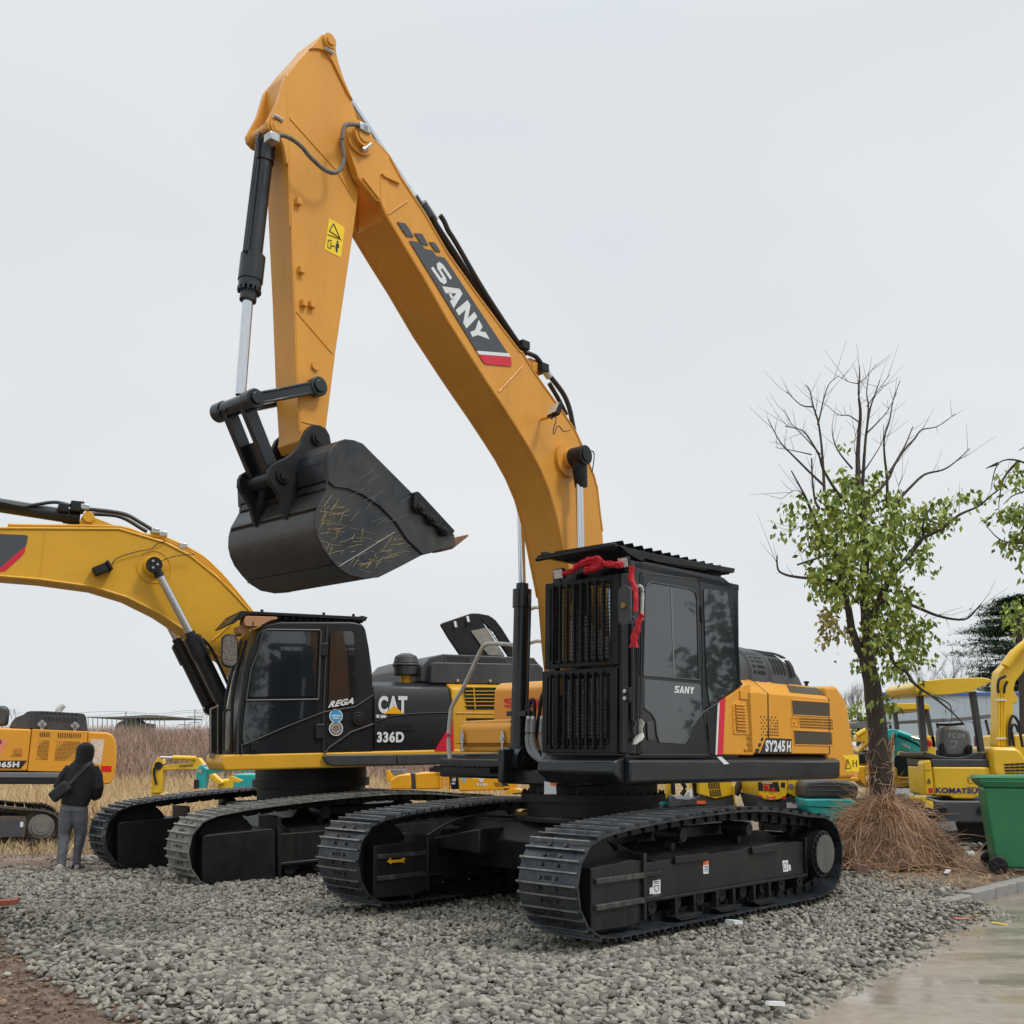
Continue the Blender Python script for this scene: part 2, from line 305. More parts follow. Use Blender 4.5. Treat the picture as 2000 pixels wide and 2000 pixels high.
# ================================================================ main excavator (raised boom)
S=Fr(.804,10.605,0,-133.08,.56)
EX=thing('crawler_excavator','black-cabbed excavator in front with its orange boom raised high and bucket hanging in the sky','excavator',S,'large crawler excavators')
def undercarriage(fr,root,sx=1,sz=1,w=.6,g=1.295,shoe=SHOE,front_box=False,near=1):
    for f in (1,-1):
        yc=f*g; tr,lo,hi,y1=crawler(fr,root,yc,w,sx,sz,shoe=shoe,face=f)
        X=lambda x:x*sx
        yo=yc+f*.19; yin=yc-f*.19
        # side frame: box girder with sloping top, bottom ledge
        fb=MB(fr); ya,yb=min(yo,yin),max(yo,yin)
        fb.prism([(X(1.25),.27*sz),(X(-1.52),.27*sz),(X(-1.52),.585*sz),(X(-1.40),.60*sz),(X(1.1),.57*sz),(X(1.25),.555*sz)],1,ya,yb)
        fb.prism([(X(1.25),.245*sz),(X(-1.55),.245*sz),(X(-1.55),.275*sz),(X(1.25),.275*sz)],1,ya-.03,yb+.03)
        # sloped deck plates rising to the middle
        c=[(yo,.57*sz),(yin,.70*sz),(yin,.56*sz)]
        fb.prism(c,0,X(-1.35),X(1.05))
        fb.box(X(-1.575),X(-1.545),ya-.02,yb+.02,.24*sz,.63*sz)
        for x0 in (.28,-.98):
            fb.box(X(x0),X(x0+.5),min(yo,yo+f*.035),max(yo,yo+f*.035),.53*sz,.60*sz)
        F_=fb.build('track_frame',FRM,tr,bevel=.008)
        gb=MB(fr)
        if front_box:
            gb.prism(roundp([(X(1.95),.12*sz),(X(1.05),.12*sz),(X(1.05),.76*sz),(X(1.95),.74*sz)],.05),1,ya-.06,yb+.08)
            gb.box(X(1.0),X(1.04),ya-.09,yb+.1,.1*sz,.82*sz)
        else:
            gb.prism(roundp([(X(1.93),.10),(X(1.40),.085),(X(1.28),.12),(X(1.28),.60*sz),(X(1.40),.615*sz),(X(1.93),.585*sz)],.02),1,ya-.02,yb+.045)
            db=MB(fr)
            for z in (.26,.46):
                db.box(X(1.28),X(1.9),yo,yo+f*.075,z*sz,(z+.045)*sz) if f>0 else db.box(X(1.28),X(1.9),yin-.02,yin+.06,z*sz,(z+.045)*sz)
                if f>0: gb.box(X(1.0),X(1.24),yo,yo+.05,z*sz-.005,(z+.04)*sz)
            for bz in (0,): db.build('guard_ribs',DUST,tr,bevel=.006)
            gb.box(X(1.245),X(1.285),ya-.05,yb+.075,.12,.66*sz)
        gb.build('front_guard',FRM,tr,bevel=.01)
        iw=MB(fr); iw.cyl((X(1.72),yc-.09,.47*sz),(X(1.72),yc+.09,.47*sz),.33*sz,n=32); iw.cyl((X(1.72),yc-.12,.47*sz),(X(1.72),yc+.12,.47*sz),.1,n=16); iw.build('idler_wheel',BLK2,tr)
        # sprocket and final drive
        sp=MB(fr); n=23; pr=[]
        for i in range(n*2):
            r=(.345 if i%2 else .30)*sz; a=math.pi*i/n; pr.append((X(-1.79)+r*math.cos(a),.46*sz+r*math.sin(a)))
        sp.prism(pr,1,yc-.03,yc+.03); spo=sp.build('drive_sprocket',BLK2,tr,smooth=False)
        fd=MB(fr); fd.cyl((X(-1.79),yc,.46*sz),(X(-1.79),yc+f*.27,.46*sz),.235*sz,n=32); fd.cyl((X(-1.79),yc+f*.27,.46*sz),(X(-1.79),yc+f*.29,.46*sz),.185*sz,n=32)
        hc=MB(fr); hc.cyl((X(-1.79),yc+f*.285,.46*sz),(X(-1.79),yc+f*.298,.46*sz),.192*sz,n=40); hc.build('hub_cover',HUBC,tr)
        for i in range(20):
            a=2*math.pi*i/20; x,z=X(-1.79)+.205*sz*math.cos(a),.46*sz+.205*sz*math.sin(a); fd.cyl((x,yc+f*.27,z),(x,yc+f*.285,z),.012,n=6)
        fd.cyl((X(-1.79),yin-f*.2,.46*sz),(X(-1.79),yc,.46*sz),.2*sz,n=24)
        fdo=fd.build('final_drive',FRM,tr)
        for i in range(8):
            x=X(1.05-i*.36); r=MB(fr); r.cyl((x,yc-.15,.20*sz),(x,yc+.15,.20*sz),.075,n=18); r.cyl((x,yc+f*.15,.20*sz),(x,yc+f*.175,.20*sz),.062,n=14); r.cyl((x,yc+f*.175,.2*sz),(x,yc+f*.18,.2*sz),.012,n=6); r.build('track_roller',BLK2,tr)
        for x in (.55,-.55):
            r=MB(fr); r.cyl((X(x),yc-.12,.76*sz),(X(x),yc+.12,.76*sz),.07,n=16); r.cyl((X(x),yc+f*.12,.76*sz),(X(x),yc+f*.15,.76*sz),.06,n=9); r.box(X(x)-.03,X(x)+.03,yc-.04,yc+.04,.58*sz,.74*sz); r.build('carrier_roller',BLK2,tr)
        for x in (.62,-.02,-.66):
            b=MB(fr); 
            for u in (.14,-.14): b.box(X(x)+u-.02,X(x)+u+.02,yo-.03 if f>0 else yin+.0,yo+.03 if f>0 else yin+.06,.10,.26) if f>0 else b.box(X(x)+u-.02,X(x)+u+.02,yo-.03,yo+.03,.10,.26)
            q=[(X(x)+.2,.085),(X(x)+.12,.06),(X(x)-.12,.06),(X(x)-.2,.085),(X(x)-.2,.105),(X(x)+.2,.105)]
            b.prism(q,1,min(yo-.05,yo+.07*f),max(yo+.05,yo+.07*f)); b.build('track_guard',BLK2,tr,bevel=.004)
undercarriage(S,EX)
cb=MB(S)
cb.prism([(.78,.34),(-.82,.34),(-.9,.62),(-.75,.80),(.7,.80),(.86,.62)],1,-1.12,1.12)
for f in (1,-1): cb.prism([(f*.5,.74),(f*1.15,.62),(f*1.15,.52),(f*.5,.5)],0,-1.1,1.1)
cb.cyl((0,0,.8),(0,0,.86),.80,n=48)
cb.build('car_body',FRM,EX,bevel=.015)
cc=MB(S); cc.tube([S.un(x,y,1,-.62) for x,y in ((835,1632),(880,1606),(925,1594),(1000,1596),(1060,1600))],.012,n=6); cc.build('hydraulic_line',BLK2,EX)
sb=MB(S); sb.cyl((0,0,.86),(0,0,1.0),.66,n=56); sb.cyl((0,0,1.0),(0,0,1.07),.72,n=56); sb.cyl((0,0,1.07),(0,0,1.17),.64,n=56)
for i in range(40):
    a=2*math.pi*i/40; sb.box(-.008,.008,-.012,.012,0,.03,Matrix.Translation((.70*math.cos(a),.70*math.sin(a),1.07))@Matrix.Rotation(a,4,'Z'))
sb.build('slew_bearing',BLK2,EX)
decal(S,1,-1.043,[(756,1683),(764,1675),(764,1680),(784,1678),(787,1675),(793,1676),(788,1681),(791,1686),(785,1684),(765,1685),(765,1688)],Y4,EX,'arrow_sticker')
for a,b in (([(1275,1720),(1290,1718),(1290,1745),(1275,1747)],WHT),([(1269,1734),(1275,1733),(1275,1745),(1269,1747)],WHT),([(1528,1681),(1539,1680),(1540,1702),(1530,1703)],WHT),([(1540,1689),(1544,1689),(1545,1700),(1541,1700)],WHT),([(1373,1683),(1384,1681),(1384,1706),(1374,1707)],WHT)):
    d=decal(S,1,1.489,a,b,EX,'white_sticker')
decal(S,1,1.491,[(1373,1683),(1384,1681),(1384,1688),(1373,1690)],ORGV,EX,'orange_sticker')
mk=MB(S)
for q in ([(1278,1730),(1287,1729),(1286,1738),(1282,1742),(1279,1738)],):
    ring(mk,1,1.491,q,.0025)
for y in (1722,1725): mk.px([(1278,y),(1288,y-1),(1288,y),(1278,y+1)],1,1.49,1.489,1.491)
for y in (1692,1695,1698,1701): mk.px([(1376,y),(1383,y-1),(1383,y),(1376,y+1)],1,1.49,1.489,1.491)
ring(mk,1,1.491,[(1531,1686),(1537,1685),(1537,1695),(1534,1699),(1531,1695)],.0022)
mk.build('sticker_marks',BLKV,EX,smooth=False)
# ---- upper structure
pl=MB(S)
# left skirt under the cab and hood
pl.prism([(1.36,1.225),(1.365,1.40),(1.25,1.455),(.45,1.455),(.45,1.2),(1.3,1.2)],0,-2.62,1.2)
pl.prism([(1.2,1.455),(1.34,1.40),(1.36,1.3),(1.2,1.2)],1,.45,1.3)
pl.prism([(-1.36,1.2),(.62,1.2),(.62,1.455),(-1.36,1.455)],2,0,0) if False else None
pl.box(-2.62,.6,-1.36,-.5,1.2,1.44)
pl.box(-2.6,.78,-.5,.5,1.16,1.30)
pl.box(.55,.75,-1.45,-.5,1.21,1.40)
pl.box(.0,.95,-.42,-.34,1.18,1.5); pl.box(.4,.95,.34,.42,1.18,1.5)
pl.build('deck_platform',BLK,EX,bevel=.018)
for y in (-.30,-.46):
    b=MB(S); b.cyl((.70,y-.035,1.39),(.70,y+.035,1.39),.14,n=24); b.cyl((.70,y-.05,1.39),(.70,y+.05,1.39),.06,n=16); b.build('cylinder_bracket',BLK,EX)
b=MB(S); b.px([(1085,1531),(1087,1551),(1063,1551),(1063,1526)][::-1],0,.9,.895,.9)
b.build('white_plate',WHT,EX)
decal(S,0,.902,[(1075,1527),(1086.5,1527),(1086.5,1535),(1075,1534)],ORGV,EX,'orange_sticker')
sk=MB(S); sk.px([(1400,1478),(1409,1478),(1424,1492),(1414,1493)],1,1.3665,1.3665,1.3685); sk.build('white_sticker',WHT,EX,smooth=False)
# ---- cab
CY0,CY1=.46,1.335
cab=MB(S)
side=roundp([(1.22,1.46),(1.22,2.93),(1.10,3.08),(.95,3.115),(-.30,3.135),(-.44,3.09),(-.53,2.92),(-.60,2.17)]+[(lambda p:(p.x,p.z))(S.un(x,y,1,1.335)) for x,y in ((1452,1337),(1404,1368),(1381,1391),(1379,1474))],.02)
cab.prism(side,1,1.27,CY1)
cab.box(-.6,1.2,CY0,1.30,1.41,1.52); cab.box(-.58,1.1,CY0,CY1,3.04,3.10); cab.box(-.62,-.56,CY0,1.26,1.46,2.1)
cab.box(-.57,-.47,CY0,CY0+.1,2.1,3.06); cab.box(-.57,-.47,CY1-.1,CY1,2.1,3.06)
cab.box(1.14,1.21,CY0,CY0+.08,1.46,2.98); cab.box(1.16,1.235,CY1-.10,CY1,1.46,2.98); cab.box(.25,.32,CY0,CY0+.05,1.46,3.06)
cab.box(-.6,1.2,CY0,CY0+.05,1.46,1.98); cab.box(1.12,1.2,CY0,CY1,1.46,1.6); cab.box(1.08,1.16,CY0,CY1,2.96,3.1)
CAB=cab.build('cab',CABK,EX,bevel=.012)
k4=lambda z:Z2(z,(1000,1050),3.864)
dr=MB(S); door=k4([(985,265),(1400,318),(1420,355),(1440,900),(1445,1300),(1480,1638),(965,1638),(975,900)])
dr.px(door,1,1.337,1.325,1.348,rnd=.05); DOOR=dr.build('cab_door',CABK,CAB,bevel=.006)
g=MB(S); g.px(k4([(1010,395),(1022,365),(1050,345),(1335,395),(1372,415),(1385,450),(1402,1072),(996,1038)]),1,1.35,1.344,1.351,rnd=.02)
g.px(k4([(1000,1068),(1420,1104),(1435,1318),(1385,1378),(1350,1430),(1330,1500),(1300,1552),(1108,1542),(1085,1480),(1075,1380),(1040,1325),(1000,1290)]),1,1.35,1.344,1.351,rnd=.03)
g.build('door_window',GLS,CAB)
g=MB(S); g.px(k4([(1445,385),(1622,408),(1660,700),(1700,1108),(1492,1275),(1470,1100),(1455,700)]),1,1.34,1.325,1.343,rnd=.03); g.build('rear_side_window',GLS,CAB)
tr=MB(S)
ring(tr,1,1.352,k4([(1005,395),(1018,358),(1048,335),(1338,388),(1382,412),(1396,450),(1412,1075),(990,1042)]),.008)
ring(tr,1,1.352,k4([(1000,1290),(1050,1325),(1082,1380),(1092,1480),(1110,1545),(1302,1556),(1335,1500),(1355,1430),(1390,1380),(1440,1318),(1570,1235)]),.007,closed=False)
ring(tr,1,1.350,door,.005)
tr.build('window_trim',PLAS,CAB)
g=MB(S); g.px(k4([(1196,380),(1206,380),(1228,1050),(1218,1050)]),1,1.352,1.351,1.354); g.build('window_divider',GRYP,CAB)
hd=MB(S); hd.px(k4([(1012,1390),(1062,1390),(1068,1530),(1018,1530)]),1,1.348,1.348,1.362,rnd=.02); hd.build('door_handle',PLAS,CAB,bevel=.004)
hg=MB(S); 
for a,b_ in (((1425,520),(1430,640)),((1478,1410),(1485,1550))):
    p,q=k4([a,b_]); hg.cyl(S.un(*p,1,1.35),S.un(*q,1,1.35),.014)
hg.build('door_hinge',BLK2,CAB)
# SANY letters on door, drawn as polygons in a unit box
LET={'S':[[(0,0),(.78,0),(1,.16),(1,.42),(.8,.57),(.33,.6),(.33,.78),(1,.78),(.96,1),(.2,1),(0,.86),(0,.6),(.2,.42),(.68,.38),(.68,.22),(0,.22)]],
'A':[[(0,0),(.34,1),(.66,1),(1,0),(.68,0),(.5,.66),(.32,0)],[(.3,.16),(.7,.16),(.66,.32),(.34,.32)]],
'N':[[(0,0),(0,1),(.3,1),(.7,.42),(.7,1),(1,1),(1,0),(.7,0),(.3,.58),(.3,0)]],
'Y':[[(.35,0),(.35,.42),(0,1),(.36,1),(.5,.66),(.64,1),(1,1),(.65,.42),(.65,0)]]}
def block_word(fr,ax,val,quad,m,parent,word='SANY',name='lettering',gap=.12,t=.002):
    a,b,c,d=[Vector(q) for q in quad]; n=len(word); wl=(1-gap*(n-1)/n)/n; mb=MB(fr); i=0
    for ch in word:
        x0=i*(wl+gap/n); i+=1
        for poly in LET[ch]:
            pp=[]
            for x,y in poly:
                u=x0+x*wl; p=(d*(1-u)+c*u)*(1-y)+(a*(1-u)+b*u)*y; pp.append((p.x,p.y))
            mb.px(pp,ax,val,val-t,val)
    return mb.build(name,m,parent,smooth=False)
block_word(S,1,1.354,k4([(1232,1118),(1378,1128),(1372,1180),(1226,1170)]),WHT,CAB)
# interior
st=MB(S); st.box(.0,.5,.68,1.12,1.75,1.92); st.prism([(-.05,1.85),(-.25,2.7),(-.12,2.75),(.1,1.9)],1,.66,1.14); st.box(.1,.45,.75,1.05,1.5,1.75); st.box(.0,.5,.56,.66,1.9,2.1); st.box(.0,.5,1.14,1.24,1.9,2.1)
st.build('driver_seat',mat('seat_cover',(.16,.17,.17),.5,var=.3,vs_=6),CAB,bevel=.04)
lv=MB(S); lv.cyl((.75,.72,1.5),(.75,.72,2.0),.02); lv.cyl((.8,.98,1.5),(.8,.98,2.0),.02); lv.box(.95,1.1,.55,.63,1.6,2.2); lv.build('control_levers',BLK2,CAB)
sh=MB(S); 
for i in (0,1,2,4,5):
    y=.56+i*.12; sh.box(-.5,-.49,y,y+.08,1.55,2.75)
sh.build('plastic_sheet',mat('film_sheet',(.85,.88,.88),.4,trans=.45),CAB)
wg=MB(S); wg.box(1.17,1.175,CY0+.05,CY1-.08,1.6,2.96); wg.build('windscreen',mat('tinted_glass',(.30,.34,.37),.02,trans=.95),CAB)
# front guard grille
for (z0,z1,y0,y1) in ((1.465,2.185,.47,1.30),(2.205,2.965,.50,1.315)):
    gr=MB(S); x=1.29
    gr.box(x-.012,x+.02,y0,y0+.06,z0,z1); gr.box(x-.012,x+.02,y1-.075,y1,z0,z1); gr.box(x-.012,x+.02,y0+.06,y1-.075,z0,z0+.065); gr.box(x-.012,x+.02,y0+.06,y1-.075,z1-.06,z1)
    GU=gr.build('front_guard_frame',BLK2,EX,bevel=.006)
    b=MB(S)
    for i in range(8):
        y=y0+.115+i*(y1-y0-.26)/7; b.box(x+.02,x+.055,y-.008,y+.008,z0+.035,z1-.03); b.cyl((x+.02,y,z0+.05),(x+.06,y,z0+.05),.014,n=8); b.cyl((x+.02,y,z1-.045),(x+.06,y,z1-.045),.014,n=8)
    b.build('guard_bars',BLK2,GU,bevel=.003)
    m_=MB(S); y=y0+.05
    while y<y1-.05: m_.box(x-.006,x-.001,y-.0026,y+.0026,z0+.05,z1-.05); y+=.032
    z=z0+.06
    while z<z1-.05: m_.box(x-.001,x+.003,y0+.05,y1-.06,z-.0026,z+.0026); z+=.032
    m_.build('guard_mesh',BLK2,GU,smooth=False)
hp=MB(S); hp.px(k4([(842,1130),(888,1130),(888,1242),(842,1242)]),0,1.345,1.31,1.345); hp.box(1.2,1.33,1.30,1.34,1.47,2.97) if False else None
hp.build('guard_hinge',BLK2,EX,bevel=.004)
bo=MB(S)
for q in ((855,1158),(855,1212)):
    p=S.un(*k4([q])[0],0,1.345); bo.cyl(p,(p.x+.014,p.y,p.z),.017,n=8)
bo.build('hinge_bolt',SILV,EX)
# roof guard rack
rg=MB(S)
rg.px(k4([(815,62),(1100,128),(1685,232),(1678,266),(1105,186),(1010,158),(985,180),(945,160),(880,122)]),1,1.33,1.27,1.33)
rg.box(-.47,1.34,.47,.53,3.20,3.25); rg.box(-.47,-.41,.47,1.3,3.19,3.24); rg.cyl((1.36,.44,3.185),(1.36,1.33,3.20),.022,n=8)
rg.box(1.2,1.38,.46,1.3,3.205,3.215)
RG=rg.build('roof_guard',BLK2,EX,bevel=.005)
sl_=MB(S)
for i in range(12):
    x=1.15-i*.14; z=3.235; sl_.prism([(x,z-.03),(x+.05,z+.035),(x+.058,z+.03),(x+.008,z-.035)],1,.52,1.28)
sl_.build('guard_slats',BLK2,RG,smooth=False)
mt=MB(S)
for x in (.75,-.35):
    for y in (.6,1.2): mt.box(x-.06,x+.06,y-.04,y+.04,3.08,3.20)
mt.build('guard_mount',BLK2,RG)
def work_lamp(fr,p,parent,m=LAMP,s=.055,rot=None,back=BLK2):
    T=Matrix.Translation(p)@(rot or Matrix.Identity(4)); b=MB(fr); b.box(-.035,.0,-s,s,-s*.85,s*.85,T); b.box(-.06,-.035,-s*.7,s*.7,-s*.6,s*.6,T); b.box(-.03,-.01,-.01,.01,-s*1.3,-s*.8,T)
    o=b.build('work_lamp',back,parent,bevel=.006); l=MB(fr); l.box(0,.006,-s*.85,s*.85,-s*.7,s*.7,T); l.build('lamp_lens',m,o if o.parent.parent is None else parent); return o
for q in ((838,190),(350,275)):
    p=S.un(*k4([q])[0],0,1.33); work_lamp(S,p,EX,rot=Matrix.Rotation(R(12),4,'Y'))
# mirror on the front left corner, wrapped hand rail
mr=MB(S); c=S.un(*k4([(862,515)])[0],0,1.40); O=[]
for a in range(24):
    t=2*math.pi*a/24; O.append((c.y+.062*math.cos(t),c.z+math.copysign(abs(math.sin(t))**.7,math.sin(t))*.065+(.10 if math.sin(t)>0 else -.10)))
mr.prism(O,0,1.40,1.43); mr.tube([c+Vector((.02,.0,.02)),c+Vector((.0,.03,-.05)),c+Vector((-.03,.05,-.10)),c+Vector((-.12,.08,-.12))],.008)
mo=mr.build('mirror',PLAS,EX,bevel=.008)
p=MB(S); p.cyl((1.43,c.y,c.z),(1.445,c.y,c.z),.025,n=12); p.build('mirror_clamp',mat('brass',(.5,.3,.08),.35,metal=.8),mo)
hr=MB(S); hr.tube([S.un(x,y,1,1.39) for x,y in k4([(952,362),(982,385),(984,470),(980,575),(978,620)])],.016,n=10); hr.build('wrapped_grab_rail',WRAP,EX)
hr=MB(S); hr.tube([S.un(x,y,1,1.37) for x,y in k4([(925,640),(930,900),(932,1380)])],.008); hr.tube([S.un(x,y,1,1.36) for x,y in k4([(905,650),(908,1000),(910,1560)])],.006); hr.tube([S.un(x,y,1,1.37) for x,y in k4([(942,640),(944,1000),(944,1380)])],.008); hr.build('corner_rail',BLK2,EX)
fw=MB(S); fw.loft([[(x+r*math.cos(t)*.5,y+r*math.sin(t),z) for t in [2*math.pi*i/10 for i in range(10)]] for x,y,z,r in [(lambda v,r:(v.x,v.y,v.z,r))(S.un(*k4([q])[0],1,1.385),r) for q,r in (((962,1370),.02),((975,1400),.035),((968,1440),.022),((975,1475),.02),((965,1500),.045),((945,1530),.05),((925,1560),.02))]])
fw.build('foam_handle_wrap',WRAP,EX)
# side rail mesh beside guard (cab corner)
cr_=MB(S); cr_.box(1.21,1.30,1.315,1.345,1.47,2.97)
for z in [1.5+i*.045 for i in range(32)]: cr_.box(1.225,1.235,1.35,1.358,z,z+.006) if False else None
cr_.build('cab_corner_post',BLK2,EX,bevel=.006)
# ---- tank, tool box, steps, white rail
tb=MB(S); tb.prism(roundp([(-1.30,1.47),(-.50,1.47),(-.50,1.80),(-1.27,1.79)],.03),0,.2,.62); tb.prism([(.62,1.52),(.66,1.55),(.66,1.72),(.60,1.79),(.2,1.80),(.2,1.52)],1,-1.26,-.52)
TB=tb.build('tool_box',Y1H,EX,bevel=.02,seg=3)
lt=MB(S); 
for x in (405,708):
    q=Z2([(x,1065),(x,1225)],(800,1150),3.864); a=S.un(*q[0],0,.672); b=S.un(*q[1],0,.672)
    lt.loft([[(.675,a.y+dy*w,a.z*(1-t)+b.z*t) for dy in (-1,1)]+[(.69,a.y+dy*w,a.z*(1-t)+b.z*t) for dy in (1,-1)] for t,w in ((0,.006),(.2,.02),(.45,.03),(.6,.02),(.62,.012),(.9,.012),(.92,.035),(1,.035))])
    lt.cyl((.665,a.y,a.z*.6+b.z*.4),(.70,a.y,a.z*.6+b.z*.4),.02,n=10)
lt.build('box_latch',SILV,TB)
ml=MB(S); ml.px(Z2([(348,1165),(750,1165),(750,1170),(348,1170)],(800,1150),3.864),0,.664,.655,.664); ml.build('lid_seam',BLKV,TB,smooth=False)
tk=MB(S); tk.prism([(.62,1.80),(.10,1.80),(-1.1,1.80),(-1.1,2.2),(-.05,2.22),(.06,2.15),(.11,1.98)] if False else [(.12,1.50),(-1.1,1.50),(-1.1,2.22),(.02,2.22),(.10,2.14)],1,-1.30,-.50)
TK=tk.build('fuel_tank',Y1H,EX,bevel=.03,seg=3)
cp=MB(S); cp.cyl((-.35,-.75,2.22),(-.35,-.75,2.42),.1,n=20); cp.cyl((-.35,-.75,2.38),(-.35,-.75,2.43),.12,n=20); cp.build('filler_neck',Y1H,TK)
block_word(S,0,.135,[(983.5,1364),(1075,1366),(1075,1384),(984.5,1381)],REDV,TK)
rh=MB(S); rh.box(-2.45,-1.1,-1.33,-.5,1.46,2.2); rh.build('right_housing',Y1H,EX,bevel=.03)
wr=MB(S); wr.tube([S.un(x,y,0,.68) for x,y in ((886,1494),(879,1482),(876,1444),(879.5,1398),(884,1378),(907.5,1338),(937,1275),(946,1261),(958.7,1257),(997.6,1259),(1004,1262),(1008,1275))],.022,n=10); wr.build('wrapped_hand_rail',WRAP,EX)
wr=MB(S); wr.tube([S.un(x,y,0,-.1) for x,y in ((1068,1255),(1050,1252),(1036,1256))],.02); wr.tube([S.un(x,y,0,-.1) for x,y in ((1064,1190),(1048,1186),(1036,1190))],.02); wr.build('wrapped_rear_rail',WRAP,EX)
stp=MB(S); stp.box(.56,.92,-1.42,-.55,1.26,1.31)
for i in range(12): stp.box(.6,.9,-1.38+i*.07,-1.36+i*.07,1.31,1.325)
stp.build('front_step',BLK2,EX); 
# ---- hood
k5=lambda z:Z2(z,(1350,1200),4.83)
hs=[(1.325,1.47),(1.325,2.075),(1.15,2.215),(.4,2.225),(.4,1.47)]
h=MB(S); h.prism(hs,0,-1.13,-.70); h.px(k5([(318,790),(510,655),(560,650),(590,1330),(300,1325)]),1,1.325,.5,1.325)
h.px(k5([(490,600),(560,600),(560,745),(515,650)]),1,1.15,.5,1.15) if False else None
HO=h.build('engine_hood',Y1H,EX,bevel=.014,seg=3)
h=MB(S); h.prism(hs,0,-2.44,-1.145); h.build('hood_panel',Y1H,HO,bevel=.014,seg=3)
dk=MB(S); dk.px(k5([(145,925),(262,820),(240,1325),(175,1325)]),1,1.33,1.28,1.333); dk.px(k5([(0,960),(150,925),(180,1325),(0,1325)]),1,1.32,1.25,1.325); dk.build('black_side_panel',CABK,HO,bevel=.008)
decal(S,1,1.336,k5([(252,825),(270,812),(245,1323),(230,1323)]),WHT,HO,'white_stripe'); decal(S,1,1.336,k5([(270,812),(325,780),(298,1323),(245,1323)]),REDV,HO,'red_stripe')
dv=MB(S); dv.px(k5([(388,850),(430,812),(520,818),(545,1135),(400,1133)]),1,1.33,1.325,1.333,rnd=.02); dv.build('access_cover',Y1H,HO,bevel=.004)
lo=MB(S)
for i in range(9):
    y=845+i*29; x0=408+i*2; lo.px(k5([(x0,y),(x0+90,y+5),(x0+96,y+20),(x0+2,y+15)]),1,1.333,1.333,1.352)
lo.build('louvres',Y1H,HO,bevel=.004)
vt=MB(S)
for q in ([(952,815),(1298,838),(1303,962),(960,945)],[(972,1098),(1318,1115),(1325,1230),(980,1225)]): vt.px(k5(q),1,1.327,1.31,1.329,rnd=.015)
vt.build('vent_screen',MESHM,HO)
vt=MB(S); q=[S.un(*p,1,y) for p,y in zip(k5([(895,652),(1235,690),(1270,765),(935,738)]),(1.175,1.175,1.29,1.29))]
n_=Vector((0,.14,.175)).normalized()
zc=lambda y:2.075+(1.325-y)*.8
P4=[Vector((a.x,y,zc(y)))+n_*.004 for a,y in zip(q,(1.18,1.18,1.285,1.285))]; vt.loft([[p-n_*.02 for p in P4],P4]); vt.build('top_vent_screen',MESHM,HO)
rr=MB(S)
for q in ([(945,808),(1305,832),(1310,968),(955,950)],[(965,1092),(1325,1110),(1332,1238),(975,1230)]): ring(rr,1,1.328,k5(q),.006)
rr.build('vent_frame',Y1H,HO)
hm=MB(S); holes(hm,1,1.3275,k5([(1020,972),(1335,985),(1340,1090),(1028,1075)]),22,4,.55,.6); holes(hm,1,1.3275,k5([(648,950),(820,960),(830,1155),(660,1150)]),10,7,.5,.5,keep=lambda i,j:(i>=10-1.3*j) or (i+j)%2==0)
hm.build('vent_holes',DVENT,HO,smooth=False)
hd=MB(S); ring(hd,1,1.328,k5([(942,975),(1012,978),(1015,1058),(948,1052)]),.005); p=S.un(*k5([(975,1020)])[0],1,1.33); hd.cyl(p,(p.x,p.y+.01,p.z),.012); hd.build('hood_latch',Y1H,HO)
l2=MB(S)
for q in ((510,1272),(405,980)): p=S.un(*k5([q])[0],1,1.326); l2.cyl(p,(p.x,p.y+.012,p.z),.022 if q[0]>500 else .012,n=14)
p=S.un(*k5([(490,760)])[0],1,1.326); l2.box(p.x-.07,p.x+.07,1.326,1.34,p.z-.045,p.z+.045); l2.build('panel_lock',Y1H,HO,bevel=.01)
decal(S,1,1.3285,k5([(708,1165),(888,1172),(893,1312),(648,1312)]),BLKV,HO,'model_plate'); decal(S,1,1.3285,k5([(893,1172),(950,1175),(945,1315),(898,1313)]),BLKV,HO,'model_plate')
sg=MB(S)
for x0,x1 in ((-1.148,-1.127),(-2.458,-2.437)): sg.prism([(1.3215,1.47),(1.3215,2.073),(1.148,2.2125),(.4,2.2225),(.4,1.47)],0,x0,x1)
sg.build('panel_gap',DVENT,HO,smooth=False)
cz=MB(S)
for q in ([(665,1163),(685,1163),(677,1192),(657,1192)],[(640,1215),(664,1215),(655,1250),(631,1248)],[(610,1265),(645,1268),(633,1312),(602,1312)]): cz.px(k5(q),1,1.3285,1.326,1.3285)
cz.build('chequer_decal',BLKV,HO,smooth=False)
text(S,1,1.331,k5([(703,1185),(886,1190),(886,1296),(698,1296)]),'SY245',WHT,HO); text(S,1,1.331,k5([(903,1192),(942,1194),(940,1297),(903,1296)]),'H',WHT,HO)
cw=MB(S); cw.prism(roundp([(-2.455,1.2),(-2.455,2.215),(-2.70,2.225),(-2.93,2.06),(-3.12,1.5),(-3.15,1.28),(-3.08,1.2)],.05),1,-1.3,1.3)
CW=cw.build('counterweight',Y1H,EX,bevel=.05,seg=4)
decal(S,1,1.303,k5([(1420,1328),(1578,1328),(1585,1480),(1455,1482),(1490,1400)]),YELV,CW,'warning_sticker')
wm=MB(S); ring(wm,1,1.305,k5([(1476,1365),(1508,1452),(1455,1452)]),.004); ring(wm,1,1.305,k5([(1522,1380),(1532,1380),(1534,1435),(1524,1435)]),.003); ring(wm,1,1.305,k5([(1540,1400),(1562,1405)]),.004,closed=False); ring(wm,1,1.305,k5([(1558,1375),(1560,1440)]),.007,closed=False); wm.build('warning_marks',BLKV,CW)
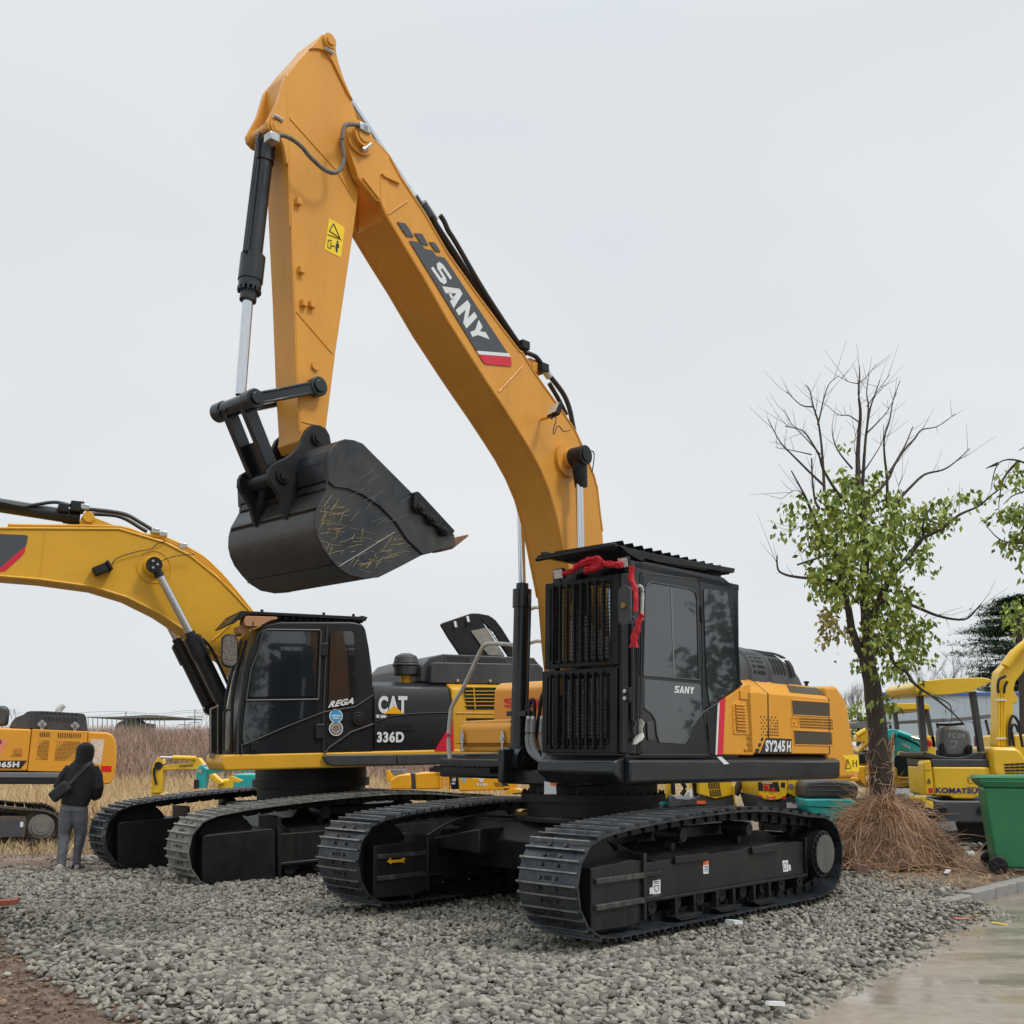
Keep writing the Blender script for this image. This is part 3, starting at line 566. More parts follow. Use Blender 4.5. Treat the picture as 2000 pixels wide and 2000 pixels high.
# engine cowl
ck=MB(S); rg_=[]
for x,s,zt in ((-.62,.9,2.55),(-.75,1,2.61),(-.98,1,2.61),(-1.0,.97,2.585),(-1.08,.97,2.585),(-1.1,1,2.61),(-1.4,1,2.61),(-1.42,.97,2.58),(-1.48,.97,2.58),(-1.5,1,2.60),(-1.85,1,2.59),(-1.87,.97,2.565),(-2.08,.96,2.53),(-2.22,.93,2.42),(-2.32,.9,2.25),(-2.35,.88,2.16)):
    rr_=[]
    for i in range(17):
        t=math.pi*i/16; c_=math.cos(t); s_=math.sin(t); rr_.append((x,.45+.72*s*math.copysign(abs(c_)**.6,c_),2.15+(zt-2.15)*abs(s_)**.62))
    rg_.append(rr_)
ck.loft(rg_); CO=ck.build('engine_cowl',PLAS,EX,ang=30)
ho=MB(S)
def arc(x,t,o=.004): return Vector((x,.45+(.72+o)*math.copysign(abs(math.cos(t))**.6,math.cos(t)),2.15+(.45+o)*abs(math.sin(t))**.62))
for x0,x1,nx,ny,fx,fy in ((-1.13,-1.20,1,9,.6,.5),(-1.22,-1.38,4,9,.6,.5),(-1.53,-1.82,4,2,.55,.75),(-1.90,-2.02,1,2,.7,.8)):
    for i in range(nx):
        for j in range(ny):
            xa=x0+(x1-x0)*(i+.5-fx/2)/nx; xb=x0+(x1-x0)*(i+.5+fx/2)/nx; ta,tb=[R(6)+R(66)*(j+.5+k*fy/2)/ny for k in (-1,1)]; n=4; rg1=[]
            for o in (-.01,.004): rg1.append([arc(xa,ta+(tb-ta)*k/n,o) for k in range(n+1)]+[arc(xb,tb-(tb-ta)*k/n,o) for k in range(n+1)])
            ho.loft(rg1,cap=False)
            for k in range(n): ho.face([arc(xa,ta+(tb-ta)*k/n),arc(xa,ta+(tb-ta)*(k+1)/n),arc(xb,ta+(tb-ta)*(k+1)/n),arc(xb,ta+(tb-ta)*k/n)])
ho.build('cowl_vents',DVENT,CO,smooth=False)
kb=MB(S)
for q in ((905,610),(1087,635)): p=S.un(*k5([q])[0],1,1.1); kb.cyl((p.x,1.1,2.2),(p.x,1.1,2.25),.018,n=10); kb.cyl((p.x,1.1,2.25),(p.x,1.1,2.27),.03,n=10)
kb.build('hood_stop',BLK2,HO)
# ---- boom
kA=lambda z:Z2(z,(450,50),4.83); kD=lambda z:Z2(z,(700,350),4.83); kE=lambda z:Z2(z,(850,650),3.865); kB=lambda z:Z2(z,(400,450),4.83); kC=lambda z:Z2(z,(400,700),3.5127)
BO=kA([(1210,970),(1160,955),(1110,970),(1085,1010),(1080,1060),(1100,1120),(1200,1420),(1390,1650)])+kD([(200,185),(280,360),(420,600),(620,930),(852,1340),(1092,1720)])+kE([(400,380),(520,560),(640,750),(720,880),(800,1030),(870,1200),(920,1380),(960,1560)])
loc=[S.un(x,y,1,.23) for x,y in BO]; low=[(p.x,p.z) for p in loc]+[(.715,3.35),(.60,2.99),(.53,2.45),(.47,2.1),(.36,1.86),(.2,1.80),(.08,1.86),(.02,2.0),(-.01,2.3),(.03,2.9)]
UP=kE([(1265,1500),(1245,1350),(1225,1170),(1200,1080),(1160,980),(1110,850),(1060,740),(980,620),(850,440),(750,300),(660,150)])+kD([(1520,1620),(1330,1370),(1100,1060),(840,690),(620,310)])+kA([(1800,1720),(1610,1430),(1500,1230),(1400,1120),(1300,1040)])
upl=[(lambda p:(p.x,p.z))(S.un(x,y,1,.23)) for x,y in UP]
full=low+upl
ftip=[q for q in full]
# boom box between x<3.0 plus two fork plates at the tip
box_=[q for q in full if q[0]<3.02]; 
m=MB(S); m.prism(box_,1,-.225,.225); BOOM=m.build('boom',Y1,EX,bevel=.006)
fk=[q for q in full if q[0]>2.86]
for s in (1,-1):
    m=MB(S); m.prism(fk,1,min(s*.165,s*.232),max(s*.165,s*.232)); m.build('boom_fork',Y1,BOOM,bevel=.006)
# edge flanges of the box girder
fl=MB(S)
for pts in (low[6:24],upl):
    for a,b in zip(pts,pts[1:]):
        for s in (1,-1): fl.cyl((a[0],s*.222,a[1]),(b[0],s*.222,b[1]),.014,n=6)
fl.build('edge_flange',Y1,BOOM)
pin=S.un(*kA([(1215,1060)])[0],1,.24)
m=MB(S); m.cyl((pin.x,-.30,pin.z),(pin.x,.30,pin.z),.085,n=28); m.cyl((pin.x,.30,pin.z),(pin.x,.31,pin.z),.055,n=24); m.cyl((pin.x,.23,pin.z),(pin.x,.255,pin.z),.135,n=28); m.build('boom_pin',Y1,BOOM)
m=MB(S); a,b=[S.un(*q,1,.285) for q in kA([(1250,1172),(1320,1115)])]; m.tube([a,b],.018,n=6,sm=False); m.build('pin_keeper',SILV,BOOM)
m=MB(S)
for q in (kE([(480,445),(660,250)]),kD([(280,330),(465,205)]),): ring(m,1,.231,q,.006,closed=False)
m.px(kA([(1420,1400),(1470,1405),(1600,1480),(1590,1495),(1450,1430)]),1,.235,.23,.25); ring(m,1,.232,kA([(1415,1430),(1420,1660)]),.006,closed=False)
m.px(kA([(1280,1430),(1410,1620),(1395,1635),(1245,1440)]),1,.235,.23,.246); m.build('weld_bead',Y1,BOOM)
# boss of the boom cylinder pin
bp=S.un(1130,888,1,.38); bp=Vector((.70,0,4.27))
m=MB(S); m.cyl((bp.x,-.26,bp.z),(bp.x,.26,bp.z),.17,n=32); m.cyl((bp.x,-.32,bp.z),(bp.x,.32,bp.z),.11,.09,n=28); m.build('cylinder_boss',Y1,BOOM)
# boom decal
decal(S,1,.2345,kD([(480,578),(570,592),(600,620),(625,655),(700,672),(735,725),(815,740),(1410,1640),(1115,1618)]),GRYV,BOOM,'name_panel')
cd=MB(S)
for q in ([(368,402),(440,415),(470,450),(525,545),(460,538),(430,500)],[(530,507),(600,515),(620,545),(662,622),(600,612),(570,570)],[(670,590),(718,596),(738,620),(776,685),(730,678),(710,650)]): cd.px(kD(q),1,.2345,.229,.2345)
cd.build('chequer_decal',GRYV,BOOM,smooth=False)
decal(S,1,.2345,kD([(1118,1618),(1420,1642),(1438,1675),(1136,1652)]),WHT,BOOM,'white_stripe'); decal(S,1,.2345,kD([(1140,1655),(1440,1678),(1447,1764),(1205,1744),(1180,1725)]),REDV,BOOM,'red_stripe')
for ch,q in (('S',[(768,772),(882,925),(790,998),(680,845)]),('A',[(950,1000),(1045,1160),(910,1215),(782,1010)]),('N',[(1025,1150),(1120,1295),(1020,1405),(918,1240)]),('Y',[(1115,1300),(1238,1512),(1100,1535),(1060,1420)])): pass
# letters run down the boom: text baseline on the lower-left side
def bw(ch,quad): block_word(S,1,.2365,kD(quad),WHT,BOOM,word=ch,gap=0)
bw('S',[(775,770),(895,925),(800,1005),(680,835)][0:1]+[(888,935),(795,1002),(685,840)])
bw('A',[(925,985),(1012,1128),(900,1218),(790,1010)])
bw('N',[(1030,1140),(1122,1300),(1020,1408),(918,1235)])
bw('Y',[(1135,1325),(1238,1510),(1100,1540),(1030,1390)])
# work lamp on boom, wires
p=S.un(*kE([(892,575)])[0],1,.42); work_lamp(S,p,BOOM,s=.075,rot=Matrix.Rotation(R(-15),4,'Z')@Matrix.Rotation(R(-25),4,'Y'))
m=MB(S); a,b=[S.un(*q,1,y) for q,y in zip(kE([(800,655),(885,630)]),(.24,.40))]; m.tube([a,b],.014,sm=False); m.build('lamp_bracket',Y1,BOOM)
m=MB(S); m.tube([S.un(*q,1,.36) for q in kE([(905,612),(912,660),(895,720),(890,760),(905,755),(918,710),(940,710),(970,745),(1020,735)])],.005,n=6); m.tube([S.un(*q,1,.30) for q in kE([(1145,958),(1155,905),(1190,895),(1200,940),(1185,1050)])],.006,n=6); m.build('lamp_wire',RUB,BOOM)
# ---- boom cylinders
for s in (1,-1):
    y=s*.38; m=MB(S); m.cyl((.70,y-.06,1.40),(.70,y+.06,1.40),.085,n=24); m.cyl((.69,y,1.45),(.655,y,2.95),.081,n=28); m.cyl((.655,y,2.90),(.652,y,3.08),.095,n=28); m.cyl((.652,y,3.08),(.65,y,3.14),.062,n=24)
    m.cyl((.683,y,1.75),(.682,y,1.78),.09,n=24); o=m.build('boom_cylinder',BLK,EX)
    r=MB(S); r.cyl((.65,y,3.1),(bp.x,y,bp.z),.037,n=24); r.build('cylinder_rod',CHR,o)
    r=MB(S); r.cyl((bp.x,y-.07,bp.z),(bp.x,y+.09,bp.z),.092,n=28); r.cyl((bp.x,y+.09,bp.z),(bp.x,y+.105,bp.z),.06,n=24); r.cyl((.66,y,3.98),(bp.x,y,bp.z),.06,.08,n=20); r.build('rod_eye',BLK2,o)
    r=MB(S); r.tube([(.67,y+.10,3.0),(.68,y+.13,2.9),(.70,y+.12,2.0),(.71,y+.11,1.85)],.014); r.box(.60,.76,y-.1,y+.15,1.82,1.87); r.build('cylinder_pipe',BLK,o)
m=MB(S)
for i,(x,c) in enumerate(((905,900),(940,945),(1010,1005))):
    q=Z2([(x-5,985),(x-10,1060),(x-10,1150),(x+10,1230),(1000 if i<2 else 1030,1300),(1060,1310)],(800,1150),3.864); m.tube([S.un(*k,0,.86+.03*i) for k in q],.03,n=10)
m.build('sleeved_hoses',HOSEG,EX)
m=MB(S)
for x in (905,940,1010):
    q=Z2([(x-5,960),(x-5,985)],(800,1150),3.864); m.cyl(S.un(*q[0],0,.88),S.un(*q[1],0,.88),.026,n=10)
m.build('hose_fitting',SILV,EX)
m=MB(S); m.tube([S.un(*k,0,.88) for k in Z2([(905,950),(905,870),(925,835),(940,870),(942,950)],(800,1150),3.864)],.02); m.tube([S.un(*k,0,.8) for k in Z2([(1080,700),(1010,790),(985,880),(975,980),(930,1200)],(800,1150),3.864)],.02); m.build('black_hoses',RUB,EX)
# ---- arm cylinder on the boom back
P1=S.un(*kA([(925,155)])[0],1,.16); P1.y=0; P2=S.un(1026,724,1,0); d=(P2-P1).normalized()
m1=S.un(820,405,1,0); tt=(m1-P1).dot(d); q0=P1+d*tt
m=MB(S); m.cyl(q0,P2,.072,n=28); m.cyl(q0-d*.02,q0+d*.16,.088,n=28); m.cyl(q0-d*.10,q0,.055,n=20); m.cyl(P2-Vector((0,.08,0)),P2+Vector((0,.08,0)),.10,n=24); o=m.build('arm_cylinder',BLK,EX)
r=MB(S); r.cyl(P1,q0,.046,n=24); r.build('cylinder_rod',CHR,o)
m=MB(S)
for s in (1,-1): m.prism([(P2.x-.08,P2.z+.09),(P2.x+.07,P2.z+.07),(P2.x+.18,P2.z-.12),(P2.x-.02,P2.z-.35)],1,min(s*.09,s*.12),max(s*.09,s*.12))
m.cyl(P2-Vector((0,.14,0)),P2+Vector((0,.14,0)),.05); m.build('cylinder_lug',Y1,BOOM,bevel=.004)
m=MB(S)
def TB_(pts,y,r): m.tube([S.un(*q,1,y) for q in pts],r,n=8)
TB_(kD([(770,340),(810,400),(850,490),(920,600),(1200,1080),(1540,1590),(1600,1640),(1680,1680),(1750,1780),(1790,1850)]),.14,.022)
TB_(kD([(700,350),(760,470),(900,680),(1200,1150),(1480,1560)]),.10,.02)
TB_(kE([(860,320),(960,450),(1010,560),(1040,700),(1048,740)]),.16,.024); TB_(kE([(860,380),(930,500),(975,590),(990,620)]),.08,.022)
m.build('boom_hoses',RUB,BOOM)
m=MB(S)
for q in ((845,310),(825,265)):
    p=S.un(*kE([q])[0],1,.16); m.cyl(p-d*.04,p+d*.04,.035,n=10)
m.build('hose_coupling',SILV,BOOM)
m=MB(S); 
for q in ((655,100),(800,270)): p=S.un(*kE([q])[0],1,.14); m.box(p.x-.05,p.x+.05,.05,.2,p.z-.04,p.z+.04)
m.build('hose_clamp',BLK2,BOOM,bevel=.008)
pp=MB(S)
pts=[(p[0]+.03,p[1]+.02) for p in upl[::-1]][4:-1]
for y in (.19,.13): pp.tube([(a-.0,y,b+.015) for a,b in pts],.013,n=6)
pp.build('boom_pipes',Y1,BOOM)
# ---- arm (stick)
SO=kA([(880,85),(930,105),(985,175),(990,250),(1010,350),(1060,500),(1150,710),(1185,830),(1215,960),(1222,1200),(1225,1480),(1170,1900)])+kB([(1240,1130),(1150,1850)])+[(629,872),(612,884),(594,878),(586,860)]+kB([(910,1900),(880,1400),(850,600),(820,0)])+kA([(555,1400),(550,900),(530,480),(640,330),(740,225),(810,150),(850,95)])
m=MB(S); m.px(SO,1,.15,-.145,.145); ARM=m.build('arm',Y1,EX,bevel=.006)
m=MB(S)  # cheek plates at the top pin and the raised outline seam
for s in (1,-1): m.px(kA([(880,85),(930,105),(985,175),(990,250),(1010,350),(1060,500),(1150,710),(1100,640),(960,350),(900,260),(840,225),(780,220),(740,225),(810,150),(850,95)]),1,.15,min(s*.14,s*.162),max(s*.14,s*.162))
m.build('arm_cheek_plate',Y1,ARM,bevel=.004)
m=MB(S)
for q in (kA([(545,860),(985,1350),(1175,1660)]),kB([(860,765),(1205,1165)]),kB([(915,1805),(1040,1835)]),kA([(560,1900),(548,1400),(540,900),(520,480)]),kB([(895,1900),(868,1400),(838,600),(815,0)])): ring(m,1,.146,q,.006,closed=False)
m.build('weld_bead',Y1,ARM)
m=MB(S)  # ears carrying the bucket cylinder
ear=kA([(545,440),(500,500),(480,560),(430,730),(330,920),(340,980),(380,1020),(450,1045),(490,1150),(515,1300),(530,1320),(548,1280)])
for s in (1,-1): m.px(ear,1,.13,min(s*.115,s*.15),max(s*.115,s*.15))
m.build('cylinder_ear',Y1,ARM,bevel=.005)
ep=S.un(*kA([(432,955)])[0],1,.15)
m=MB(S); m.cyl((ep.x,-.16,ep.z),(ep.x,.165,ep.z),.06,n=24); m.cyl((ep.x,.15,ep.z),(ep.x,.17,ep.z),.04,n=24)
tp=S.un(*kA([(925,155)])[0],1,.16); m.cyl((tp.x,-.17,tp.z),(tp.x,.185,tp.z),.058,n=24); m.cyl((tp.x,.16,tp.z),(tp.x,.2,tp.z),.035,n=24)
bs=S.un(*kB([(1040,1280)])[0],1,.15); m.cyl((bs.x,.14,bs.z),(bs.x,.165,bs.z),.034,n=20); m.build('pin_cap',Y1,ARM)
m=MB(S)
for q in (kA([(885,210),(968,258)]),kA([(410,845),(495,895)])): m.tube([S.un(*k,1,.175) for k in q],.015,n=6,sm=False)
m.build('pin_keeper',SILV,ARM)
m=MB(S)
for q in ([(630,1640),(655,1690)],): pass
for q in (kA([(632,1668)])[0],kB([(900,380)])[0],kB([(925,690)])[0],kB([(1000,705)])[0]):
    p=S.un(*q,1,.15); m.box(p.x-.022,p.x+.022,.145,.185,p.z-.026,p.z+.026)
m.build('pipe_clip',Y1,ARM,bevel=.004)
decal(S,1,.1475,kA([(932,1815),(1078,1905)])+kB([(1285,255),(1130,180)]),YELV,ARM,'warning_sticker')
wm=MB(S); ring(wm,1,.149,kB([(1215,-65),(1275,75),(1175,5)]),.004); ring(wm,1,.149,kB([(1158,38),(1290,90)]),.003,closed=False); ring(wm,1,.149,kB([(1165,90),(1192,95),(1188,172),(1160,160)]),.003); ring(wm,1,.149,kB([(1195,145),(1225,150)]),.004,closed=False); wm.px(kB([(1240,120),(1265,125),(1268,165),(1255,165),(1252,208),(1240,205),(1232,165)]),1,.149,.147,.149); p=S.un(*kB([(1253,108)])[0],1,.149); wm.cyl((p.x,.147,p.z),(p.x,.15,p.z),.009); wm.build('warning_marks',BLKV,ARM)
m=MB(S); m.tube([S.un(*q,1,.31) for q in kA([(410,1070),(450,1035),(500,1035),(560,1060),(610,1090),(680,1150),(740,1225),(790,1275),(850,1330),(900,1365),(950,1385),(1000,1382),(1045,1345),(1065,1290),(1070,1230),(1060,1150),(1055,1070),(1065,980),(1090,940),(1140,930),(1200,940),(1255,970)])],.017,n=10); m.build('braided_hose',HOSEB,ARM)
m=MB(S)
for q in ((395,1065),(1235,975),(1260,985)): p=S.un(*kA([q])[0],1,.29); m.box(p.x-.04,p.x+.04,.24,.33,p.z-.03,p.z+.03)
m.build('hose_flange',SILV,ARM,bevel=.006)
# ---- bucket cylinder
E0=Vector((ep.x,0,ep.z)); L0=S.un(470,772,1,0)
A=S.un(519,285,1,0); B=S.un(490,540,1,0); C_=S.un(485,578,1,0)
m=MB(S); m.cyl(E0-Vector((0,.1,0)),E0+Vector((0,.1,0)),.06,n=20); m.cyl(E0,A,.05,.066,n=24); m.cyl(A,B,.066,n=28); 
dd=(B-A).normalized(); m.cyl(A-dd*.0,A+dd*.14,.075,n=28); m.cyl(B-dd*.16,B+dd*.04,.092,n=28); m.cyl(B+dd*.04,B+dd*.1,.085,n=28); m.cyl(B+dd*.1,C_+dd*.04,.062,n=24)
for i in range(14):
    a=2*math.pi*i/14; u=dd.cross(Vector((0,1,0))); w_=Vector((0,1,0)); q=B+dd*.1+(u*math.cos(a)+w_*math.sin(a))*.078; m.cyl(q,q+dd*.03,.011,n=6)
o=m.build('bucket_cylinder',BLK,EX)
r=MB(S); r.cyl(C_,L0,.039,n=24); r.build('cylinder_rod',CHR,o)
r=MB(S); s0=A+dd*.15+Vector((.09,0,0)); r.tube([A+Vector((.08,.04,.05)),A+dd*.1+Vector((.095,.04,0)),B-dd*.15+Vector((.10,.04,0))],.014) ; r.build('cylinder_pipe',BLK,o)
# ---- linkage
Lk=Vector((L0.x,0,L0.z)); Lk=S.un(492,781,1,.2); Lk=Vector((Lk.x,0,Lk.z)); Sp=S.un(619,756,1,.2); Sp=Vector((Sp.x,0,Sp.z))
BK=BLK
m=MB(S)
for s in (1,-1):
    y0,y1=min(s*.165,s*.235),max(s*.165,s*.235)
    m.cyl((Sp.x,y0,Sp.z),(Sp.x,y1,Sp.z),.075,n=28); m.cyl((Sp.x,y1 if s>0 else y0,Sp.z),(Sp.x,(y1+.02) if s>0 else y0-.02,Sp.z),.048,n=24); m.cyl((Lk.x,y0-.02,Lk.z),(Lk.x,y1+.02,Lk.z),.072,n=28); m.cyl((Lk.x,y1,Lk.z),(Lk.x,y1+.045,Lk.z),.045,n=24) if s>0 else None
    u=(Sp-Lk).normalized(); v=Vector((-u.z,0,u.x))
    q=[Lk+v*.045,Sp+v*.045,Sp-v*.045,Lk-v*.045]; m.prism([(p.x,p.z) for p in q],1,y0+.01,y1-.01)
    for w_ in (.036,-.036):
        q=[Lk+v*(w_+.009)+u*.05,Sp+v*(w_+.009)-u*.08,Sp+v*(w_-.009)-u*.08,Lk+v*(w_-.009)+u*.05]; m.prism([(p.x,p.z) for p in q],1,y0,y1)
m.build('side_link',BK,EX,bevel=.006)
Bp=S.un(551,929,1,.2); Bp=Vector((Bp.x,0,Bp.z))
m=MB(S); m.cyl((Lk.x,-.24,Lk.z),(Lk.x,.16,Lk.z),.062,n=24); m.cyl((Bp.x,-.17,Bp.z),(Bp.x,.17,Bp.z),.065,n=24)
u=(Bp-Lk).normalized(); v=Vector((-u.z,0,u.x))
for s in (1,-1):
    q=[Lk+v*.055,Bp+v*.05,Bp-v*.05,Lk-v*.055]; m.prism([(p.x,p.z) for p in q],1,min(s*.09,s*.14),max(s*.09,s*.14))
q=[Lk+v*.0+u*.28,Bp+v*.0-u*.06,Bp-v*.03-u*.06,Lk-v*.03+u*.28]; m.prism([(p.x,p.z) for p in q],1,-.1,.1)
for t in (.1,.16): m.cyl(Lk+Vector((0,-.06 if t<.12 else -.14,0))+v*.06-u*.0,Lk+Vector((0,-.06 if t<.12 else -.14,0))+v*.075,.014,n=8)
m.build('bucket_link',BK,EX,bevel=.008)
# ---- bucket
bk=lambda z:[S.un(x,y,1,.55) for x,y in kC(z)]
shell_px=[(890,575),(850,620),(822,700),(822,780),(828,850),(826,900),(800,950),(768,1010),(752,1080),(750,1160),(765,1230),(795,1300),(845,1370),(900,1435),(980,1490),(1080,1510),(1180,1500),(1330,1430),(1480,1350),(1700,1290)]
sp=[Vector((p.x,p.z)) for p in bk(shell_px)]; sp=cat(sp,3)
m=MB(S); ctr=Vector((3.3,3.2))
inn=[]
for i,p in enumerate(sp):
    a=sp[max(0,i-1)]; b=sp[min(len(sp)-1,i+1)]; t=(b-a).normalized(); n_=Vector((-t.y,t.x)); 
    if n_.dot(ctr-p)<0: n_=-n_
    inn.append(p+n_*.022)
m.prism([tuple(p) for p in sp]+[tuple(p) for p in inn[::-1]],1,-.55,.55) if False else None
for i in range(len(sp)-1): m.prism([tuple(sp[i]),tuple(sp[i+1]),tuple(inn[i+1]),tuple(inn[i])],1,-.55,.55)
bmesh.ops.remove_doubles(m.bm,verts=m.bm.verts[:],dist=.0005)
BU=m.build('bucket',BUCK,EX,ang=30)
sidep=[(890,575),(940,560),(1000,567),(1060,590),(1230,760),(1400,930),(1660,1190),(1690,1215),(1700,1290),(1480,1350),(1330,1430),(1180,1505),(1080,1512),(980,1490),(900,1435),(845,1370),(795,1300),(765,1230),(750,1160),(752,1080),(768,1010),(800,950),(826,900),(828,850),(822,780),(822,700),(850,620)]
sq=[(p.x,p.z) for p in bk(sidep)]
for s in (1,-1):
    m=MB(S); m.prism(sq,1,min(s*.55,s*.572),max(s*.55,s*.572)); m.build('bucket_side_plate',BUCK,BU,bevel=.003)
m=MB(S); wp=[(p.x,p.z) for p in bk([(828,850),(870,888),(960,900),(1060,940),(1180,1020),(1290,1130),(1370,1250),(1475,1350),(1700,1290),(1690,1215),(1660,1190),(1400,930),(1060,590),(1000,567),(940,560),(890,575),(850,620),(822,700)])]
for s in (1,-1): m.prism(wp,1,min(s*.57,s*.59),max(s*.57,s*.59))
m.build('wear_plate',BUCK,BU,bevel=.004)
m=MB(S)
cq=[(p.x,p.z) for p in bk([(1395,930),(1415,922),(1430,930),(1672,1190),(1660,1212),(1612,1228),(1580,1215),(1560,1165),(1500,1140),(1480,1085),(1420,1065),(1392,1030)])]
for s in (1,-1):
    m.prism(cq,1,min(s*.588,s*.625),max(s*.588,s*.625))
    for q in ((1430,1038),(1510,1120),(1590,1195)):
        p=bk([q])[0]; m.cyl((p.x,s*.6,p.z),(p.x,s*.655,p.z),.036,n=6); m.cyl((p.x,s*.655,p.z),(p.x,s*.67,p.z),.02,n=8)
m.build('side_cutter',BLK2,BU,bevel=.004)
lip0,lip1=[Vector((p.x,p.z)) for p in bk([(1480,1352),(1700,1285)])]; du=(lip1-lip0).normalized(); dn=Vector((-du.y,du.x))
if dn.y<0: dn=-dn
m=MB(S); q=[lip0,lip1,lip1+dn*.03,lip0+dn*.05]; m.prism([tuple(p) for p in q],1,-.57,.57); m.build('cutting_lip',BUCK,BU,bevel=.004)
for y in (.5,.25,0,-.25,-.5):
    m=MB(S); a=lip1-du*.14
    rings=[]
    for t,w_,h0,h1 in ((0,.055,-.02,.06),(.13,.055,-.025,.06),(.2,.04,-.01,.055),(.36,.035,.035,.05)):
        c=a+du*t; lo_=c+dn*h0; hi_=c+dn*h1; rings.append([(lo_.x,y-w_,lo_.y),(lo_.x,y+w_,lo_.y),(hi_.x,y+w_,hi_.y),(hi_.x,y-w_,hi_.y)])
    m.loft(rings); m.build('bucket_tooth',BRNS,BU,bevel=.003)
m=MB(S); a,b=lip0.lerp(lip1,.35),lip0.lerp(lip1,.95); m.prism([tuple(a-dn*.0),tuple(b),tuple(b-dn*.004+du*.0),tuple(a-dn*.004)],1,-.3,.5); m.box(0,0,0,0,0,0) if False else None
m.build('yellow_paint_rest',mat('worn_yellow',(.5,.33,.03),.7,c2=(.08,.07,.05),vs_=14,p0=.4,p1=.55),BU)
earp=kC([(740,455),(715,470),(690,495),(670,540),(650,590),(610,640),(560,680),(480,715),(450,735),(435,765),(432,820),(450,860),(490,920),(515,970),(530,1030),(550,1105),(575,1070),(620,985),(632,960),(622,880),(620,790),(640,720),(700,670),(775,640),(845,620),(860,585),(850,530),(825,485),(785,462)])
m=MB(S)
for s in (1,-1): m.px(earp,1,.2,min(s*.175,s*.215),max(s*.175,s*.215))
m.build('bucket_ear',BLK2,BU,bevel=.005)
m=MB(S)
for q,r_ in (((768,552),.052),((530,805),.055)):
    p=S.un(*kC([q])[0],1,.215); m.cyl((p.x,-.235,p.z),(p.x,.235,p.z),r_,n=28); m.cyl((p.x,.235,p.z),(p.x,.25,p.z),r_*.6,n=24)
m.build('bucket_pin',BLK2,BU)
tb_=[(p.x,p.z) for p in bk([(845,622),(822,700),(828,850),(826,900),(880,900),(960,880),(930,600)])]
m=MB(S); 
for s in (1,-1): m.prism(tb_,1,min(s*.215,s*.55),max(s*.215,s*.55))
m.prism([(p.x,p.z) for p in bk([(822,860),(826,900),(750,1160),(795,1300),(900,1435),(905,1420),(800,1290),(758,1160)])],1,-.3,-.298) if False else None
m.build('torsion_box',BUCK,BU,bevel=.02,seg=3)
# rub rail near the heel, straw and scratches
m=MB(S)
a,b=bk([(905,1432),(1290,1195)]); m.cyl((a.x,.574,a.z),(b.x,.574,b.z),.005,n=6)
i0=[i for i,p in enumerate(sp) if abs(p.x-bk([(900,1435)])[0].x)<.05][:1]
a=bk([(888,1425)])[0]; m.cyl((a.x+.01,-.55,a.z-.005),(a.x+.01,.55,a.z-.005),.006,n=6); m.build('wear_strip',BUCK,BU)
r_=random.Random(3); m=MB(S)
for i in range(130):
    t=r_.random()
    if t<.45: x=770+abs(r_.gauss(0,90)); y=r_.uniform(1000,1420)
    else: x=r_.uniform(960,1380); y=r_.uniform(1230,1480)
    if y>1500-.35*max(0,x-1000) or (x<800 and y>1300) or x<765+.7*max(0,y-1250): continue
    if y>1490-max(0,x-1050)*.45: continue
    a_=r_.choice((r_.uniform(-.45,.25),r_.uniform(-.3,.5),r_.uniform(.9,1.5))); l_=abs(r_.gauss(0,62))+18
    p,q=bk([(x,y),(x+math.cos(a_)*l_,y-math.sin(a_)*l_)])
    if min(p.z,q.z)<2.78: continue
    m.tube([(p.x,.5735,p.z),((p.x+q.x)/2+r_.gauss(0,.0025),.576,(p.z+q.z)/2+r_.gauss(0,.0025)),(q.x,.5735,q.z)],.0014,n=3,sm=False)
m.build('straw_stuck_to_bucket',STRAW,BU,smooth=False)
m=MB(S)
for i in range(14):
    x=r_.uniform(950,1330); y=r_.uniform(780,1180)
    if y-560<(x-1000)*1.05+60: y+=200
    p,q=bk([(x,y),(x+r_.uniform(40,110),y-r_.uniform(5,70))]); m.tube([(p.x,.5915,p.z),(q.x,.5915,q.z)],.0012,n=3,sm=False)
m.build('scratches',mat('pale_scratch',(.2,.2,.18),.8),BU,smooth=False)
# red ribbon tied on the cab
rb=MB(S)
def ribbon(pts,ax,val,w0,w1,th=.02):
    P=[S.un(*q,ax,val) for q in pts]; P=cat(P,4); n=len(P); rs=[]
    for i,p in enumerate(P):
        t=(P[min(i+1,n-1)]-P[max(i-1,0)]).normalized(); s=t.cross(Vector((1,0,0))).normalized(); w=w0+(w1-w0)*i/(n-1); w*=1+.18*math.sin(i*1.7)
        k=[]
        for j in range(10):
            a=2*math.pi*j/10; k.append(p+s*w*math.cos(a)+Vector((1,0,0))*(th*math.sin(a)*(1+.5*math.sin(j*3+i))))
        rs.append(k)
    rb.loft(rs)
ribbon(k4([(385,275),(430,260),(480,235),(520,200),(600,165),(650,175),(690,195),(760,205),(830,205)]),0,1.36,.02,.03)
ribbon(k4([(475,225),(530,195),(590,185),(640,190),(665,215),(600,235),(550,250)]),0,1.36,.03,.03,.02)
ribbon(k4([(560,170),(640,155),(672,175),(640,230),(560,240)]),0,1.375,.022,.022,.018)
ribbon(k4([(905,215),(900,300),(925,380),(935,450),(932,560)]),0,1.44,.028,.016)
ribbon(k4([(985,575),(960,620),(945,690),(925,750),(918,830)]),0,1.44,.018,.042)
ribbon(k4([(335,355),(330,420)]),0,1.28,.012,.012); ribbon(k4([(318,530),(318,600)]),0,1.28,.014,.014)
rb.build('red_ribbon',RIBB,None,label='crumpled red satin ribbon tied under the roof guard and hanging by the mirror',cat_='ribbon',ang=60)
